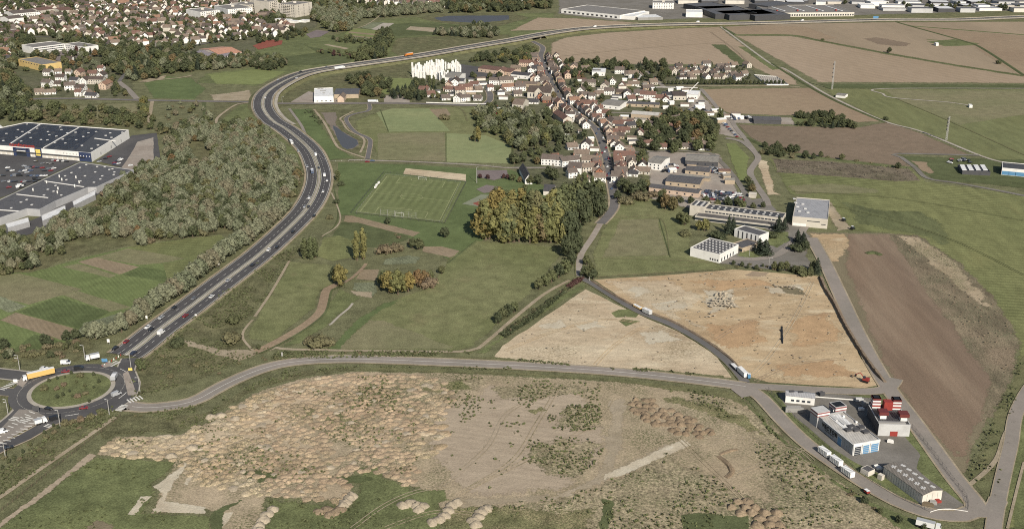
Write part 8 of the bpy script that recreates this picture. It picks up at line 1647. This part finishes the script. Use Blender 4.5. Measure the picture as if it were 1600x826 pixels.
clods('field_clods', [(1395, 368), (1430, 370), (1480, 402), (1545, 462), (1584, 520), (1575, 590), (1530, 550), (1480, 470), (1425, 405)], 4.2, 1.1, .5, HM['brown'], 'rough brown clods along the edge of the brown field', .5); clods('stubble_clods', [(1203, 248), (1290, 253), (1420, 263), (1438, 282), (1400, 283), (1300, 275), (1213, 269)], 4.5, 1.3, .9, G['stubble'], 'rough grey stalks on the unharvested strip', .8)
# weeds and tussocks as real tufts
def tufts(name, zones, mat, label, seed=1, size=(.35, .9)):
    k = MB(); rg = random.Random(seed)
    for poly, step, thr in zones:
        for p in scatter(poly, step, .5, False, rg):
            if noise.noise(Vector((p[0] * .035, p[1] * .035, seed))) + .5 * noise.noise(Vector((p[0] * .15, p[1] * .15, seed))) < thr: continue
            s = rg.uniform(*size)
            for _ in range(3):
                a = rg.uniform(0, 6.28); d = Vector((math.cos(a), math.sin(a), 0)) * s; c = Vector((p[0] + rg.uniform(-.3, .3), p[1] + rg.uniform(-.3, .3), ZG * .9)); n = Vector((-d[1], d[0], 0)) * .5
                k.face([c - d, c - n + Vector((0, 0, .1)), c + d + Vector((0, 0, .2)), c + n + Vector((0, 0, s * rg.uniform(.7, 1.1)))])
    return stuff(k.build(name, mat), label, 'weeds')
tufts('weeds', [([(820, 690), (880, 680), (945, 690), (938, 722), (900, 748), (850, 746), (815, 720)], 2.0, .02), ([(865, 634), (938, 632), (943, 668), (900, 676), (850, 668)], 1.6, -.05), ([(930, 762), (1040, 706), (1110, 740), (1170, 770), (1240, 800), (1240, 830), (820, 830), (700, 830), (700, 800), (840, 780)], 2.5, .06), ([(1000, 605), (1120, 612), (1200, 670), (1300, 748), (1400, 812), (1240, 826), (1190, 740), (1180, 700), (1110, 640), (1060, 622)], 2.5, .08), ([(560, 585), (760, 590), (940, 600), (930, 640), (760, 640), (690, 690), (560, 640)], 2.2, .1), ([(690, 690), (820, 640), (820, 760), (740, 770)], 2.6, .22), ([(180, 690), (400, 620), (640, 600), (690, 650), (640, 740), (420, 770), (290, 740)], 2.6, .16)],
      FOL['weed'], 'low green weeds dotted over the stripped field', 3)
tufts('rough_grass', [([(0, 735), (80, 680), (175, 634), (186, 650), (0, 776)], 1.8, -.3), ([(400, 826), (420, 780), (548, 792), (562, 736), (650, 764), (705, 782), (690, 826)], 2.4, .05), ([(0, 826), (100, 745), (152, 716), (262, 742), (225, 800), (330, 805), (325, 826)], 3.2, .1), ([(205, 622), (196, 585), (290, 505), (400, 412), (480, 378), (450, 408), (392, 505), (384, 530), (420, 545), (300, 600)], 2.2, -.05), ([(260, 672), (330, 650), (392, 610), (470, 586), (560, 574), (800, 580), (800, 574), (460, 572), (330, 630), (230, 645)], 1.8, 0), ([(1160, 618), (1240, 706), (1330, 770), (1400, 804), (1300, 750), (1200, 674)], 1.5, -.2), ([(1508, 740), (1545, 660), (1586, 574), (1600, 560), (1560, 760), (1516, 750)], 2.4, 0), ([(430, 550), (500, 548), (740, 550), (730, 556), (420, 562)], 1.4, -.3), ([(800, 560), (960, 576), (960, 579), (780, 562)], 1.2, -.2), ([(990, 575), (1140, 588), (1140, 592), (990, 580)], 1.2, -.2)],
      FOL['mid'], 'rough tussocky grass on verges and banks', 5)
tufts('red_creeper', [([(884, 448), (900, 436), (914, 434), (908, 440), (892, 450)], .8, -2)], FOL['purple'], 'patch of dark red creeper beside the meadow junction', 6, (.6, 1.2))
tufts('ditch_reeds', [([(780, 522), (830, 490), (884, 452), (892, 450), (838, 496), (790, 528)], 1.0, -2), ([(470, 172), (489, 172), (505, 192), (500, 196)], 2.2, 0)], FOL['dark'], 'dark reeds in the ditch beside the clay triangle', 7, (.7, 1.3))
# stored pieces round the works and barn
cl = MB(); k = 0
for x, y, w_, d_, h_, mt, lb in [(1449, 790, 5, 2, 1.2, 'wood', 'stack of timber racks before the barn gable'), (1457, 788, 3, 2, 1.6, 'grey', 'grey rack of pipes before the barn gable'), (1465, 785, 2.4, 2, 1.1, 'red', 'small reddish crate beside the barn gable'), (1342, 627, 4, 2, 1.6, 'lightgrey', 'pale crate between the two works blocks'), (1350, 634, 3, 3, 2.2, 'grey', 'grey machine box between the two works blocks'), (1345, 641, 3, 1.6, 1.2, 'white', 'small white unit behind the works blocks'), (1369, 731, 2.6, 1.6, 1.2, 'white', 'white bin at the hut'), (1373, 734, 2.6, 1.6, 1.2, 'white', 'second white bin at the hut'), (1240, 643, 9, 3, 2.4, 'grey', 'grey container behind the tower of the works'), (1283, 618, 3, 2.2, 1.8, 'darkgrey', 'dark skip beside the small white office'), (1391, 692, 3, 1.5, 1.4, 'white', 'white cabinet below the bay doors')]:
    p = P(x, y); o = empty('stored_goods', (p[0], p[1], ZG), rnd.uniform(-.4, .4)); reg(o, lb, 'stored goods', fixed=True); n_ = 3
    for j in range(n_): m_ = MB(); m_.box((0, (j - 1) * d_ / 3, h_ * (.5 - .08 * (j % 2))), (w_ * (1 - .1 * j), d_ / 3 - .08, h_ * (1 - .16 * (j % 2)))); m_.build('crate', M[mt], o)
# ---------------------------------------------------------------- labels
LM = [('the roundabout', 112, 609), ('the stone church', 840, 142), ('the football pitch', 628, 305), ('the big superstore', 110, 225), ('the yellow gymnasium', 60, 100), ('the L-shaped white school', 100, 75),
 ('the orange-roofed hall', 352, 75), ('the retention basin', 535, 200), ('the long college block', 1150, 328), ('the breaker yard', 1125, 302), ('the motorway bridge', 826, 62), ('the white depot', 504, 148), ('the cemetery', 1205, 126),
 ('the white stacks', 680, 112), ('the slab tower blocks', 440, 12), ('the beige sports hall', 1255, 330), ('the VECTOR works', 1330, 670), ('the pond', 735, 30), ('the hedge-lined close', 1100, 112), ('the village crossroads', 900, 178),
 ('the grey slate chapel hall', 825, 275), ('the retail row', 100, 290), ('the basketball court', 765, 295), ('the tennis court', 420, 70), ('the clay field path', 500, 490), ('the long red-roofed workshop', 770, 108), ('the field house', 1290, 190),
 ('the street end', 955, 310), ('the allotments', 500, 80), ('the steelyard', 1090, 150), ('the white flats', 370, 20), ('the round island', 112, 600), ('the panelled sports hall', 1175, 360), ('the far retail park', 940, 20), ('the dark warehouses', 1110, 18),
 ('the airfield hangar', 1575, 262), ('the red-stack works', 1390, 645), ('the motorway bend', 490, 280), ('the strip fields', 120, 460), ('the meadow junction', 905, 432), ('the lay-by', 454, 222)]
ORD = ['nearest', 'second nearest', 'third nearest', 'fourth nearest', 'fifth nearest', 'sixth nearest', 'seventh nearest', 'eighth nearest', 'ninth nearest', 'tenth nearest', 'eleventh nearest', 'twelfth nearest', 'thirteenth nearest', 'fourteenth nearest', 'fifteenth nearest', 'sixteenth nearest', 'seventeenth nearest', 'eighteenth nearest', 'nineteenth nearest', 'twentieth nearest']
cells = {}
for o, desc, px, fixed in REG:
    if fixed: o['label'] = desc; continue
    best = min(LM, key=lambda l: (l[1] - px[0]) ** 2 + (2.2 * (l[2] - px[1])) ** 2)
    dx, dy = px[0] - best[1], 2.2 * (px[1] - best[2]); ang = math.degrees(math.atan2(-dy, dx)) % 360
    rel = ['right of', 'rear-right of', 'behind', 'rear-left of', 'left of', 'front-left of', 'before', 'front-right of'][int(((ang + 22.5) % 360) // 45)]
    cells.setdefault((desc, rel, best[0]), []).append((math.hypot(dx, dy), id(o), o))
for (desc, rel, lm), lst in cells.items():
    lst.sort(key=lambda t: t[:2])
    for i, (_, _, o) in enumerate(lst):
        if len(lst) == 1: o['label'] = f'{desc} {rel} {lm}'
        elif i < len(ORD): o['label'] = f'{ORD[i]} {desc} {rel} {lm}'
        else: o['label'] = f'{desc} farther {rel} {lm}'
        if 'group' not in o: o['group'] = desc + 's'
